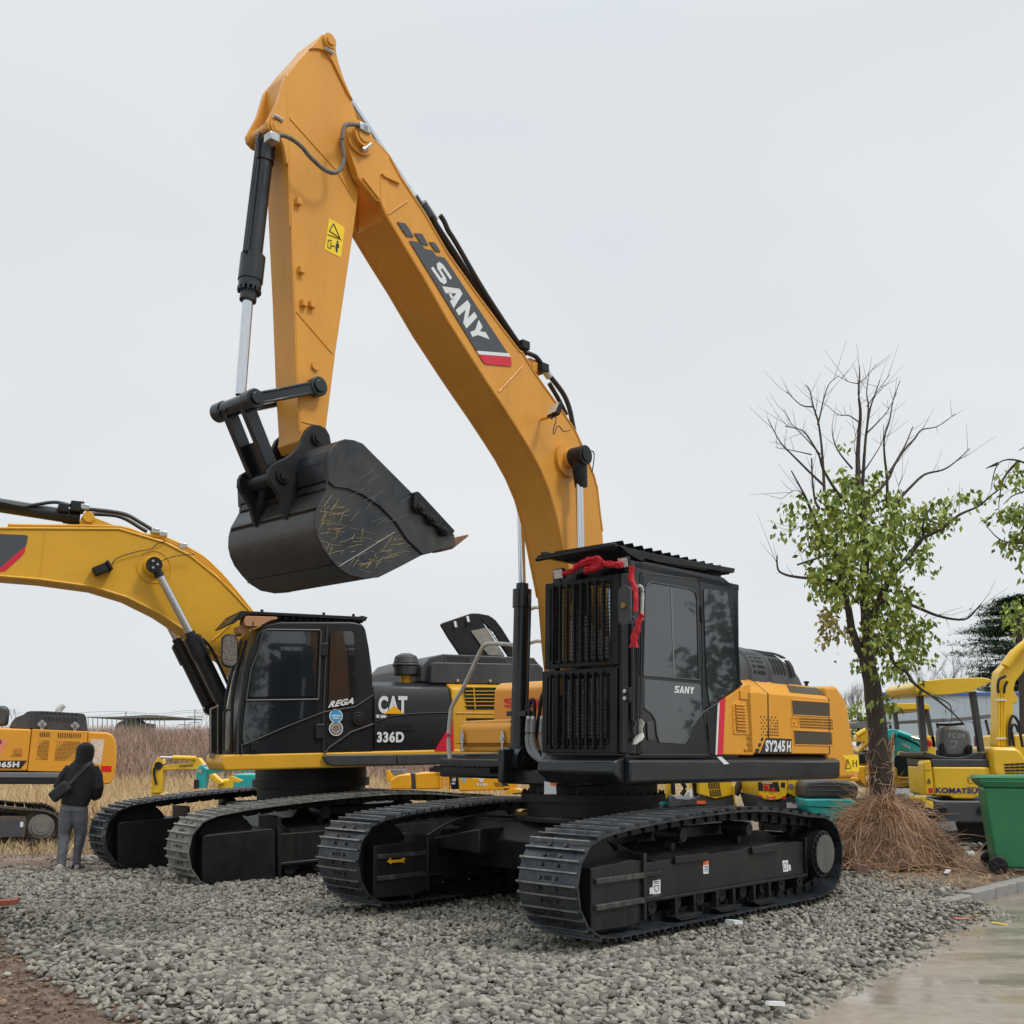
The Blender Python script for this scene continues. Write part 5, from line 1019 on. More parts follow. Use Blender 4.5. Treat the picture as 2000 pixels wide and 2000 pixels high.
m=MB(H); m.px(k7([(-40,520),(0,535),(40,530),(60,545),(96,560),(80,610),(30,650),(35,700),(0,740),(-60,740)]),1,1.503,1.5,1.504); o=m.build('red_flame_sticker',mat('salmon_vinyl',(.75,.25,.14),.5),HH); m=MB(H); ring(m,1,1.506,k7([(-20,560),(20,555)]),.012,closed=False); ring(m,1,1.506,k7([(0,545),(0,600)]),.012,closed=False); ring(m,1,1.506,k7([(-20,585),(25,580)]),.012,closed=False); m.build('sticker_marks',BLKV,o)
m=MB(H); m.px(k7([(1140,535),(1315,540),(1268,860),(1120,830)]),1,1.483,1.48,1.484); o=m.build('faded_poster',mat('faded_paper',(.62,.42,.28),.6,c2=(.72,.6,.5),vs_=6),HC); r_=random.Random(5)
m=MB(H)
for i in range(26):
    x=r_.uniform(1165,1270); y=r_.uniform(560,820); ring(m,1,1.486,k7([(x,y),(x+r_.uniform(8,26),y+r_.uniform(-12,12))]),.008,closed=False)
m.build('poster_writing',WHT,o)
m=MB(H); m.px(k7([(1275,872),(1405,876),(1400,948),(1275,945)]),1,1.483,1.48,1.49); m.build('red_reflector',mat('red_reflector',(.7,.01,.012),.25,coat=.5),HC)
# ================================================================ ground
from mathutils import noise
def sstep(a,b,x): t=np.clip((x-a)/(b-a),0,1); return t*t*(3-2*t)
def gw(px,py,z=0): p=WF.un(px,py,2,z); return (p.x,p.y)
KL0=np.array(gw(1850,1762,-.02)); KL1=np.array(gw(2000,1724,-.02)); KD=(KL1-KL0)/np.linalg.norm(KL1-KL0); KN=np.array([-KD[1],KD[0]])
def gz(x,y):
    z=np.full_like(x,-.14); wl=sstep(7.5,-1.0,x)
    z=z-.57*sstep(14.2,24,y)*wl
    s=(x-KL0[0])*KN[0]+(y-KL0[1])*KN[1]; isl=sstep(.0,.12,s)*sstep(4.0,4.35,x)*sstep(9.6,10.2,y)
    z=np.where(x>2,z+.12*np.maximum(isl,sstep(2.2,4.5,x)*sstep(13,14.5,y)),z)
    z=z+2.3*sstep(34,72,y)*sstep(12,2,x)+.35*sstep(300,900,y)
    return z
def axis(lo,hi,c,n,k):
    u=np.linspace(0,1,n); s=np.sinh(k*(u*2-1))/np.sinh(k); return np.where(s<0,c+(c-lo)*s,c+(hi-c)*s)
xs=axis(-1500,1500,0,321,8.2); ys=np.concatenate([np.linspace(-30,2,12),np.linspace(2.15,16,105),16+np.geomspace(.2,1800,170)])
GX,GY=np.meshgrid(xs,ys); GZ=gz(GX,GY)
nzv=np.array([noise.noise((x*1.3,y*1.3,0))*.5+noise.noise((x*5,y*5,3))*.28+noise.noise((x*14,y*14,5))*.15 if abs(x)<40 and y<70 else 0 for x,y in zip(GX.ravel(),GY.ravel())]).reshape(GX.shape)
GZ=GZ+nzv*.035*(1+sstep(15,25,GY)*1.5)
nx_,ny_=len(xs),len(ys); ii=np.arange(nx_*ny_).reshape(ny_,nx_)
Fq=np.stack([ii[:-1,:-1],ii[:-1,1:],ii[1:,1:],ii[1:,:-1]],-1).reshape(-1,4)
def soil():
    m=bpy.data.materials.new('soil'); m.use_nodes=True; t=m.node_tree; b=t.nodes['Principled BSDF']; n=t.nodes.new; l=t.links.new
    co=n('ShaderNodeTexCoord'); sx=n('ShaderNodeSeparateXYZ'); l(co.outputs['Object'],sx.inputs[0])
    def ramp(fac,*e):
        r=n('ShaderNodeValToRGB'); l(fac,r.inputs[0]); el=r.color_ramp.elements
        while len(el)<len(e): el.new(.5)
        for q,(p,c) in zip(el,e): q.position=p; q.color=(*c,1)
        return r.outputs[0]
    def nz_(s,d=5): z=n('ShaderNodeTexNoise'); z.inputs['Scale'].default_value=s; z.inputs['Detail'].default_value=d; z.inputs['Roughness'].default_value=.65; l(co.outputs['Object'],z.inputs['Vector']); return z.outputs['Fac']
    near=ramp(nz_(7,9),(.32,(.08,.047,.03)),(.46,(.16,.10,.066)),(.56,(.22,.15,.10)),(.68,(.34,.27,.2)))
    mid=ramp(nz_(1.1,8),(.35,(.16,.10,.07)),(.55,(.25,.18,.125)),(.7,(.36,.29,.21)))
    fld=ramp(nz_(.5,6),(.35,(.22,.15,.07)),(.6,(.40,.29,.14)))
    def mixy(a,b_,y0,y1):
        mr=n('ShaderNodeMapRange'); mr.inputs[1].default_value=y0; mr.inputs[2].default_value=y1; l(sx.outputs['Y'],mr.inputs[0]); x=n('ShaderNodeMix'); x.data_type='RGBA'; l(mr.outputs[0],x.inputs[0]); l(a,x.inputs[6]); l(b_,x.inputs[7]); return x.outputs[2]
    l(mixy(mixy(near,mid,9,16),fld,24,30),b.inputs['Base Color']); b.inputs['Roughness'].default_value=.85
    bp=n('ShaderNodeBump'); bp.inputs['Strength'].default_value=1; bp.inputs['Distance'].default_value=.05; l(nz_(28,6),bp.inputs['Height']); l(bp.outputs[0],b.inputs['Normal']); return m
npmesh('ground',np.stack([GX,GY,GZ],-1).reshape(-1,3),Fq,soil(),kind='structure',smooth=True)
# gravel pad outline on the ground
PADPX=[(-700,1830),(-250,1812),(0,1812),(40,1830),(70,1865),(115,1900),(190,1928),(225,1950),(280,1968),(345,1995),(430,2060),(600,2300)]
PAD=[gw(*p,-.10) for p in PADPX]+[gw(1150,2300,-.1),gw(1440,2060,-.1),gw(1530,2000,-.1),gw(1600,1955,-.1),gw(1690,1920,-.1),gw(1745,1890,-.1),gw(1800,1855,-.1),gw(1880,1810,-.1),gw(1960,1775,-.05),gw(1935,1752),gw(1850,1735),gw(1790,1716),gw(1700,1700),(4.6,14.5),(3.5,17),(0,19),(-5,19),(-7,16.2)]+[gw(210,1672,-.1),gw(120,1690,-.1),gw(0,1690,-.1),gw(-300,1700,-.1),gw(-700,1720,-.1)]
PADA=np.array(PAD)
def pad_sd(x,y):     # signed distance, >0 inside
    px,py=PADA[:,0],PADA[:,1]; qx,qy=np.roll(px,-1),np.roll(py,-1); ins=np.zeros(x.shape,bool); d=np.full(x.shape,1e9)
    for a,b,c,e in zip(px,py,qx,qy):
        cond=((b>y)!=(e>y)); xi=np.where(cond,(c-a)*(y-b)/((e-b) if e!=b else 1e-9)+a,0); ins^=cond&(x<xi)
        t=np.clip(((x-a)*(c-a)+(y-b)*(e-b))/((c-a)**2+(e-b)**2),0,1); d=np.minimum(d,np.hypot(x-a-t*(c-a),y-b-t*(e-b)))
    return np.where(ins,d,-d)
def padz(x,y,sd):
    g=gz(x,y); top=-.02-.13*sstep(12.2,15,y)*sstep(-3.2,-6,x); 
    h=np.array([noise.noise((a*.9,b*.9,7)) for a,b in zip(x.ravel(),y.ravel())]).reshape(x.shape)*.05
    top=top+h*.8-.035
    # gravel heaped up against the tracks of the second excavator
    return g+(top-g)*sstep(-.02,.45,sd)
px_=np.linspace(PADA[:,0].min(),PADA[:,0].max(),150); py_=np.linspace(PADA[:,1].min(),PADA[:,1].max(),150); A_,B_=np.meshgrid(px_,py_); SD=pad_sd(A_,B_)
vid=np.arange(A_.size).reshape(A_.shape); ok=(SD[:-1,:-1]>0)|(SD[1:,:-1]>0)|(SD[:-1,1:]>0)|(SD[1:,1:]>0)
q_=np.stack([vid[:-1,:-1],vid[:-1,1:],vid[1:,1:],vid[1:,:-1]],-1)[ok]
npmesh('gravel_bed',np.stack([A_,B_,padz(A_,B_,SD)-.006],-1).reshape(-1,3),q_,mat('gravel_bed',(.075,.07,.062),.95,bump=1,bs=60,c2=(.15,.14,.12),vs_=25),kind='structure',smooth=True)
def ico(sub):
    bm=bmesh.new(); bmesh.ops.create_icosphere(bm,subdivisions=sub,radius=1); bm.verts.ensure_lookup_table(); v=np.array([p.co[:] for p in bm.verts]); f=np.array([[q.index for q in p.verts] for p in bm.faces]); bm.free(); return v,f
def rotm(n):
    q=rng.normal(size=(n,4)); q/=np.linalg.norm(q,axis=1)[:,None]; w,x,y,z=q.T
    return np.stack([1-2*(y*y+z*z),2*(x*y-z*w),2*(x*z+y*w),2*(x*y+z*w),1-2*(x*x+z*z),2*(y*z-x*w),2*(x*z-y*w),2*(y*z+x*w),1-2*(x*x+y*y)],-1).reshape(n,3,3)
def stones(pos,size,sub,flat=.75):
    v0,f0=ico(sub); n=len(pos); var=[]
    for k in range(40):
        d=rng.normal(size=(6,3)); d/=np.linalg.norm(d,axis=1)[:,None]; o=np.ones(len(v0))
        for a in d: o=np.minimum(o,(rng.uniform(.34,.7))/np.maximum(v0@a,1e-3))    # cut facets: crushed stone
        var.append(v0*np.minimum(o,1.05)[:,None]*1.25*rng.uniform(.95,1.06,(len(v0),1)))
    var=np.array(var)[rng.integers(0,40,n)]; sc_=size[:,None]*rng.uniform([.8,.65,.5],[1.35,1.05,.9],(n,3))
    V=np.einsum('nij,nvj->nvi',rotm(n),var*sc_[:,None,:]); V[:,:,2]*=flat; V=V+pos[:,None,:]
    F=(f0[None]+np.arange(n)[:,None,None]*len(v0)).reshape(-1,3); return V.reshape(-1,3),F
def scatter(n,x0,x1,y0,y1): return rng.uniform(x0,x1,n),rng.uniform(y0,y1,n)
GRAV=mat('crushed_stone',(.115,.107,.09),.9,bump=1,bs=60,c2=(.35,.325,.27),island=True)
def gravel():
    V=[];F=[];off=0
    for (n,y0,y1,s0,s1,sub) in ((50000,5.2,8.6,.013,.044,2),(62000,8.6,12.5,.018,.043,1),(40000,12.5,19,.025,.045,1)):
        hw=(y1*.70+1); x,y=scatter(n,-hw,hw,y0,y1)
        keep=np.abs(x)<y*.68+.7; x,y=x[keep],y[keep]
        jit=rng.normal(0,.07,len(x)); sd=pad_sd(x,y)+jit; k=sd>-.06; x,y,sd=x[k],y[k],sd[k]
        s=s0+(s1-s0)*rng.beta(1.6,2.2,len(x)); big=rng.random(len(x))<.03; s[big]*=1.5
        z=padz(x,y,sd)+s*.35+rng.uniform(-.006,.016,len(x)); v,f=stones(np.stack([x,y,z],-1),s,1 if sub==1 else 2); V.append(v); F.append(f+off); off+=len(v)
    npmesh('gravel',np.concatenate(V),np.concatenate(F),GRAV,label='grey crushed stone spread under the excavators',cat_='gravel',kind='stuff')
gravel()
# loose clods and bits on the brown soil, grit along the wet lane
def clods():
    x,y=scatter(14000,-9,2,5,24); x2,y2=scatter(2500,0,8,5,13); x3,y3=scatter(9000,-5,-.6,5.2,9.5); x2=np.r_[x2,x3]; y2=np.r_[y2,y3]; x=np.r_[x,x2]; y=np.r_[y,y2]; keep=(np.abs(x)<y*.54+.4)&(pad_sd(x,y)<.02); x,y=x[keep],y[keep]
    sd=pad_sd(x,y); kk=(x<0)|(sd>-.35)&(rng.random(len(x))<.6)|(rng.random(len(x))<.04); x,y,sd=x[kk],y[kk],sd[kk]
    s=rng.gamma(1.6,.0045,len(x))+.003; z=gz(x,y)+s*.2+.012; v,f=stones(np.stack([x,y,z],-1),s,1,.7)
    npmesh('soil_clods',v,f,mat('soil_clods',(.09,.06,.042),.9,bump=.5,bs=80,c2=(.27,.19,.13),island=True),label='small clods and chips scattered over the bare soil',cat_='soil',kind='stuff')
clods()
# wet lane
def lane():
    m=bpy.data.materials.new('wet_lane'); m.use_nodes=True; t=m.node_tree; b=t.nodes['Principled BSDF']; n=t.nodes.new; l=t.links.new
    co=n('ShaderNodeTexCoord'); mp_=n('ShaderNodeMapping'); mp_.inputs['Rotation'].default_value=(0,0,R(-44)); mp_.inputs['Scale'].default_value=(.35,1.5,1); l(co.outputs['Object'],mp_.inputs[0])
    def nz_(s,d,src): z=n('ShaderNodeTexNoise'); z.inputs['Scale'].default_value=s; z.inputs['Detail'].default_value=d; z.inputs['Roughness'].default_value=.6; l(src,z.inputs['Vector']); return z.outputs['Fac']
    a=nz_(1.6,7,mp_.outputs[0]); c=nz_(9,6,co.outputs['Object'])
    r=n('ShaderNodeValToRGB'); e=r.color_ramp.elements; e[0].position=.3; e[0].color=(.18,.145,.11,1); e[1].position=.72; e[1].color=(.35,.305,.25,1); q=n('ShaderNodeMix'); q.data_type='FLOAT'; q.inputs[0].default_value=.5; l(a,q.inputs[2]); l(c,q.inputs[3]); l(q.outputs[0],r.inputs[0]); l(r.outputs[0],b.inputs['Base Color'])
    r2=n('ShaderNodeMapRange'); r2.inputs[1].default_value=.38; r2.inputs[2].default_value=.58; r2.inputs[3].default_value=.03; r2.inputs[4].default_value=.30; l(a,r2.inputs[0]); l(r2.outputs[0],b.inputs['Roughness'])
    bp=n('ShaderNodeBump'); bp.inputs['Distance'].default_value=.012; l(r2.outputs[0],bp.inputs['Strength']); l(c,bp.inputs['Height']); l(bp.outputs[0],b.inputs['Normal']); return m
L=[(-1.0,2.0),(30,2.0)]; a=KL0-KD*2.2; b_=KL1+KD*40
u=np.linspace(0,1,60); V=[]; 
P0=np.array([.2,1.5]); 
bb=np.array([KL0-KD*3.2,KL1+KD*45]); cc_=np.array([[-1.5,1.2],[44,1.2]])
U,Vv=np.meshgrid(np.linspace(0,1,70)**2,np.linspace(0,1,60)); top=bb[0]+(bb[1]-bb[0])*U[...,None]; bot=cc_[0]+(cc_[1]-cc_[0])*U[...,None]; Pm=bot+(top-bot)*Vv[...,None]
vi=np.arange(U.size).reshape(U.shape); fq=np.stack([vi[:-1,:-1],vi[:-1,1:],vi[1:,1:],vi[1:,:-1]],-1).reshape(-1,4)
npmesh('wet_lane',np.stack([Pm[...,0],Pm[...,1],np.full(U.shape,-.108)],-1).reshape(-1,3),fq,lane(),kind='structure')
# kerb stones
for i in range(9):
    a=KL0+KD*(i*.62); m=MB(Fr(a[0],a[1],-.1,math.degrees(math.atan2(KD[1],KD[0])))); m.box(0,.605,-.02,.13,-.05,.115+ (0 if i else -.02)); m.build('kerb_stone',CONC,None,bevel=.014,label='weathered concrete kerb stone edging the wet lane beside the green bin',cat_='kerb stone',group='kerb stones along the wet lane')
# litter
def litter(px,py,z,pts,m,label,h=.004,name='litter'):
    x,y=gw(px,py,z); mb=MB(Fr(x,y,z,random.uniform(0,360),random.uniform(-12,12))); mb.prism(pts,2,0,h); return mb.build(name,m,None,label=label,cat_='litter',bevel=.0008)
r4=lambda a,b:[(-a,-b),(a,-b*.8),(a*.9,b),(-a*.8,b*1.1)]
litter(1883,1693,.02,r4(.07,.04),YELV,'yellow wrapper lying in the straw in front of the green bin')
litter(1850,1702,.02,r4(.09,.03),WHT,'white card strip lying flat near the kerb, left of the yellow wrapper')
litter(1804,1693,.02,r4(.03,.03),WHT,'small crumpled white scrap at the foot of the straw mound')
litter(1778,1714,.0,r4(.06,.03),ORGV,'orange scrap on the stones below the straw mound')
litter(1880,1794,.0,r4(.09,.035),mat('brick_red',(.42,.14,.08),.8),'reddish flat tile piece on the gravel near the wet lane')
litter(1908,1787,.0,r4(.05,.02),YELV,'yellow paper bit on the gravel close to the kerb')
litter(1952,1804,-.10,r4(.07,.02),YELV,'yellow paper strip lying on the wet lane')
litter(1434,1804,.02,r4(.07,.05),WHT,'crumpled white paper on the gravel beside the long track',.03)
litter(1513,1964,.0,[(-.09,-.016),(.09,-.012),(.09,.012),(-.09,.018)],WHT,'white cut pipe piece lying on the gravel at the bottom of the photo',.025,'pipe_piece')
litter(8,1768,.0,[(-.14,-.07),(.12,-.09),(.15,.05),(-.1,.08)],mat('brick',(.27,.085,.05),.85,bump=.5,bs=30),'broken red brick at the left edge of the gravel',.05,'brick')
litter(1682,1703,.02,[(-.06,-.05),(.06,-.05),(.06,.05),(-.06,.05)],mat('brown_brick',(.2,.12,.09),.85),'brown brick half at the left foot of the straw mound',.09,'brick')
x,y=gw(803,1754,.04); m=MB(Fr(x,y,.07)); m.cyl((-.03,0,0),(.03,0,0),.05,.05,n=10); m.build('white_stone',WHT,None,bevel=.015,label='round white stone on the gravel between the two tracks',cat_='stone')
# ================================================================ dry field
def blades(n,x0,x1,y0,y1,h0,h1,w,m,name,label,lean=.35,clump=0,seg=False,zf=gz):
    x=rng.uniform(x0,x1,n); y=rng.uniform(y0,y1,n); keep=(x<.12*y+1)&(x>-.56*y-1) if clump!=9 else np.ones(n,bool); x,y=x[keep],y[keep]; n=len(x)
    if clump: 
        ph=np.sin(x*1.1)+np.sin(y*.9+x*.4)+rng.normal(0,.5,n); k=ph>-1.1; x,y=x[k],y[k]; n=len(x)
    h=rng.uniform(h0,h1,n); a=rng.uniform(0,6.28,n); ln=rng.normal(0,lean,(n,2))*h[:,None]; z=zf(x,y)-.02
    b=np.stack([x,y,z],-1); wv=np.stack([np.cos(a)*w,np.sin(a)*w,0*a],-1); md=b+np.stack([ln[:,0]*.35,ln[:,1]*.35,h*.6],-1); tip=b+np.stack([ln[:,0],ln[:,1],h],-1)
    V=np.stack([b-wv,b+wv,md+wv*.7,tip,md-wv*.7],1).reshape(-1,3); i=np.arange(n)[:,None]*5
    F=np.concatenate([i+np.array([[0,1,2]]),i+np.array([[0,2,4]]),i+np.array([[4,2,3]])]); npmesh(name,V,F,m,label=label,cat_='grass',kind='stuff')
blades(60000,-24,7,25.5,44,.35,.95,.014,mat('dry_grass',(.40,.27,.13),.9,c2=(.72,.56,.33),island=True),'dry_grass','straw-coloured dry grass covering the field behind the machines',clump=1)
blades(12000,-22,4,19,27,.08,.3,.01,mat('dry_grass_short',(.26,.18,.09),.9,c2=(.48,.36,.19),island=True),'trampled_grass','trampled short dry grass at the near edge of the field',.8,clump=1)
blades(52000,-44,8,44,76,.7,1.5,.028,mat('brown_weeds',(.22,.14,.105),.9,c2=(.42,.30,.23),island=True),'brown_weeds','reddish-brown tall weeds along the top of the field',.3,clump=1)
# ================================================================ plants
BARK=mat('dark_bark',(.035,.028,.024),.9,bump=1,bs=30,c2=(.085,.07,.055),vs_=9,stretch=(3,3,.6)); TWIG=mat('twig',(.085,.065,.055),.85); 
LEAF=mat('leaf_green',(.095,.16,.02),.5,spec=.3,c2=(.34,.40,.075),island=True); LEAFY=mat('leaf_yellow',(.22,.19,.035),.5,c2=(.42,.34,.09),island=True); DARKL=mat('needle_dark',(.045,.085,.055),.7,spec=.2,c2=(.11,.165,.10),island=True)
def leaves(C3,Rr,n,size,droop=.6):
    C3=np.array(C3); idx=np.repeat(np.arange(len(C3)),n); N_=len(idx)
    d=rng.normal(size=(N_,3)); d/=np.linalg.norm(d,axis=1)[:,None]; rad=np.array(Rr)[idx]*rng.uniform(.15,1,N_)**.5; p=C3[idx]+d*rad[:,None]*np.array([1,1,.85])
    # pull leaves into small sprays
    nsp=max(1,N_//9); sp=p[rng.integers(0,N_,nsp)]; k=rng.integers(0,nsp,N_); sel=np.linalg.norm(sp[k]-p,axis=1)<np.array(Rr)[idx]*.9; p[sel]=sp[k][sel]+rng.normal(0,size*.9,(sel.sum(),3))
    dirv=rng.normal(size=(N_,3))*.7; dirv[:,2]-=droop*1.3; dirv/=np.linalg.norm(dirv,axis=1)[:,None]; s=rng.normal(size=(N_,3)); s-=(s*dirv).sum(1)[:,None]*dirv; s/=np.linalg.norm(s,axis=1)[:,None]; up=np.cross(dirv,s)
    L_=size*rng.uniform(.7,1.25,N_)[:,None]; w=L_*.27
    V=np.stack([p,p+dirv*L_*.45+s*w+up*L_*.06,p+dirv*L_,p+dirv*L_*.45-s*w+up*L_*.06],1).reshape(-1,3); F=np.arange(N_*4).reshape(-1,4); return V,F
KF=Fr(0,0,0,90)                                   # plane facing the camera: x = distance
def kp(px,py,D): p=KF.un(px,py,0,D); return KF.w(p.x,p.y,p.z)
def limb(mb,pts,r0,r1,n=6,wig=0):
    P=[Vector(p) for p in pts]; mb.tube(P,lambda t:r0+(r1-r0)*t**.8,n=n)
rt=random.Random(11)
TD=14.0
zt=lambda q:(1450+q[0]/2.884,680+q[1]/2.884)
LIMBS=[([(700,1770),(650,1680),(615,1580),(595,1460),(570,1340),(540,1210),(515,1150),(440,1050),(400,950),(360,850),(330,790),(275,690)],.065,.008,-.1),
([(705,1780),(705,1640),(695,1500),(685,1350),(690,1150),(680,1000),(670,880),(655,780),(650,640),(655,500),(665,370),(655,260),(660,160),(658,95)],.085,.005,.0),
([(670,880),(680,720),(690,560),(700,460),(720,340),(750,250),(775,180)],.028,.005,.1),([(700,470),(710,330),(700,250),(715,140)],.016,.004,.15),
([(700,1560),(760,1450),(800,1360),(850,1270),(920,1190),(990,1100),(1030,1060),(1120,1020),(1220,940),(1330,890),(1400,830),(1480,770)],.055,.006,-.3),
([(1020,1060),(1020,980),(1075,870)],.02,.005,-.3),([(680,900),(640,890),(560,840),(500,760),(450,670),(430,600),(370,500),(330,460),(240,440)],.03,.005,-.2),
([(500,960),(465,840),(460,770),(450,600),(430,430),(400,330),(380,240),(355,205)],.028,.005,.2),([(425,430),(440,370),(460,280),(490,200),(545,155)],.014,.004,.2),([(400,330),(330,320),(250,245)],.012,.004,.2),
([(675,900),(750,820),(820,740),(860,650),(920,540),(960,440)],.03,.006,.3),([(830,700),(900,590),(970,510),(1010,460),(1100,440),(1200,370)],.02,.004,.3),
([(815,900),(815,740),(800,600),(800,500),(830,400),(850,290),(890,180)],.022,.004,-.1),([(840,950),(880,860),(960,770),(1030,710),(1130,685),(1200,640),(1280,565)],.026,.006,.1),
([(600,1390),(500,1310),(410,1300),(310,1290),(240,1275),(200,1245),(195,1170)],.028,.01,-.2),([(740,1430),(860,1430),(960,1450),(1080,1500),(1180,1525),(1260,1525),(1310,1480),(1345,1440)],.03,.008,-.2),
([(720,1600),(820,1690),(850,1770),(920,1820),(960,1880),(1020,1930),(1090,1975),(1180,2050),(1250,2120)],.035,.008,-.5),([(1050,1950),(1160,2000),(1180,2070),(1170,2110)],.012,.004,-.5),
([(465,780),(380,700),(290,610),(230,550),(190,490),(145,400)],.018,.005,0),([(390,600),(300,580),(185,560)],.01,.003,0),([(620,680),(540,580),(510,500),(505,440)],.014,.004,0),
([(660,420),(600,380),(540,375),(475,320)],.01,.003,.1),([(700,480),(760,420),(820,350),(870,250)],.012,.003,.1),([(500,1150),(430,1180),(370,1200),(310,1220)],.018,.012,-.3),([(430,900),(410,860),(395,750),(390,620)],.02,.01,.1),
([(650,200),(600,190),(555,165)],.007,.003,0),([(655,200),(700,160),(750,95)],.007,.003,0),([(700,330),(770,230),(830,150)],.008,.003,0),([(650,640),(630,560),(640,480)],.006,.003,0),([(680,700),(740,610),(790,520),(795,430)],.01,.003,0),
([(440,600),(350,500),(280,430),(232,350)],.01,.003,.1),([(1130,1000),(1000,960),(900,1010)],.014,.006,-.2),([(900,850),(880,780),(905,720)],.006,.003,0),([(360,850),(300,800),(220,850)],.006,.003,0),([(420,1000),(350,1000),(280,1030)],.006,.003,0)]
tm=MB(); base=[zt((784,2700)),zt((790,2560)),zt((772,2300)),zt((762,2150)),zt((740,1980)),zt((728,1880)),zt((700,1760)),zt((700,1700))]
rad=[.19,.165,.135,.125,.12,.11,.1,.085]
P=[kp(*q,TD) for q in base]; tm.tube(P,lambda t:float(np.interp(t,np.linspace(0,1,8),rad)),n=14)
CT_=thing('broadleaf_tree','tall half-bare tree with olive-green leaves rising from the straw mound','tree',Fr(P[0].x,P[0].y,0))
TR=tm.build('trunk',BARK,CT_)
lb=MB(); tw=MB()
for pts,r0,r1,dz in LIMBS:
    Q=[]
    for i,q in enumerate(pts): Q.append(kp(*zt(q),TD+dz*(i/len(pts))*2+rt.uniform(-.04,.04)))
    limb(lb,Q,r0*1.05,r1,n=7)
    for k in range(int(len(Q)*1.1)):
        i=rt.randrange(max(1,len(Q)//3),len(Q)-1) if len(Q)>3 else 1; s=Q[i].lerp(Q[i+1] if i+1<len(Q) else Q[i],rt.random()); d=(Q[min(i+1,len(Q)-1)]-Q[i-1]).normalized(); e=d+Vector((rt.gauss(0,.7),rt.gauss(0,.5),rt.gauss(.25,.5))); l=rt.uniform(.08,.3)
        tw.tube([s,s+e*l*.5,s+e*l+Vector((0,0,rt.uniform(-.02,.08)))],lambda t:.004-.0025*t,n=3,sm=False)
lb.build('limbs',BARK,CT_); tw.build('twigs',TWIG,CT_,smooth=False)
CL=[(590,700,40),(760,730,45),(620,800,80),(500,880,80),(700,850,80),(850,870,80),(330,860,32),(250,940,45),(230,1030,30),(400,960,55),(450,1050,95),(600,980,105),(750,1000,95),(880,950,65),(1000,900,50),(1100,900,50),(1230,840,50),(1330,870,35),(1400,960,25),(1150,1000,60),(1000,1000,60),(560,1130,105),(700,1150,115),(850,1080,95),(1000,1130,60),(1030,1200,50),(1020,1260,18),(370,1130,38),(440,1250,70),(550,1270,105),(700,1280,110),(840,1250,80),(430,1350,65),(560,1350,80),(720,1400,80),(850,1400,85),(930,1420,55),(510,1450,40),(760,1540,85),(880,1550,95),(1000,1580,75),(710,1680,65),(800,1660,90),(940,1680,85),(1040,1760,42),(690,1770,50),(750,1840,32),(870,1780,70),(590,550,18),(1450,800,22),(790,1990,40),(850,2020,35),(1000,1880,22)]
def clus(L_,D,k,sp=.5,dens=.0165):
    c=[];r=[]
    for x,y,q in L_:
        for j in range(max(1,int(q*q*dens/6))):
            a=rt.uniform(0,6.28); u=q*math.sqrt(rt.random())*.85; c.append(tuple(kp(*k((x+u*math.cos(a),y+u*math.sin(a))),D+rt.gauss(0,sp)))); r.append(rt.uniform(.10,.2))
    return c,r
c,r=clus(CL,TD,zt,.45); V,F=leaves(c,r,8,.098,.8); npmesh('crown',V,F,LEAF,CT_)
c,r=clus([(480,1540,60),(545,1600,50),(460,1650,30),(500,1500,35)],TD,zt,.25); V,F=leaves(c,r,9,.095,.8); npmesh('yellowed_leaves',V,F,LEAFY,CT_)
# dead vines round the trunk and the straw mound
STRW=mat('dead_vine',(.25,.13,.075),.9,c2=(.62,.42,.26),island=True)
def mound():
    bx,by=P[0].x-.05,P[0].y-.25; m=MB(); n=3200
    for i in range(n):
        a=rt.uniform(0,6.28); rr=abs(rt.gauss(0,.33)); hh=.70*math.exp(-(rr/.52)**2)*rt.uniform(.3,1.15); x0=bx+rr*1.2*math.cos(a); y0=by+rr*.8*math.sin(a); L_=rt.uniform(.25,.75)
        p0=Vector((x0,y0,max(.02,hh))); d=Vector((math.cos(a)*.5+rt.gauss(0,1.0),math.sin(a)*.5+rt.gauss(0,1.0),rt.uniform(-.5,1.0))).normalized(); p1=p0+d*L_*.5; p2=p1+Vector((d.x,d.y,-rt.uniform(-.5,1.6)))*L_*.5; p2.z=max(p2.z,.01); p1.z=max(p1.z,.02)
        m.tube([p0,p1,p2],lambda t:.0045-.003*t,n=3)
    # dense inner heap
    m2=MB()
    bmesh.ops.create_icosphere(m2.bm,subdivisions=4,radius=1)
    for v in m2.bm.verts: k=1+.16*noise.noise(v.co*3)+.08*noise.noise(v.co*9); v.co=Vector((bx+v.co.x*.82*k,by+v.co.y*.62*k,max(-.05,(max(0,v.co.z)**1.2)*.58*k)))
    t=thing('dead_vine_heap','heap of reddish dead vines piled around the foot of the tree','dead plants',Fr(bx,by,0)); m.build('loose_vines',STRW,t,smooth=False); m2.build('vine_core',mat('vine_core',(.10,.06,.04),.95,bump=1,bs=25,c2=(.26,.16,.10),vs_=22),t)
    m=MB()
    for i in range(110):
        h=rt.uniform(.3,1.6); q=Vector((np.interp(h,[0,2],[P[0].x,P[2].x]),P[0].y,h)); a=rt.uniform(0,6.28); R_=.17-.02*h; pts=[]
        for k in range(4): b=a+k*.5; pts.append(q+Vector((math.cos(b)*(R_+rt.uniform(0,.05)),math.sin(b)*(R_+rt.uniform(0,.05)),k*rt.uniform(-.09,.1))))
        m.tube(pts,.004,n=3)
    m.build('climbing_vines',STRW,t,smooth=False)
mound()
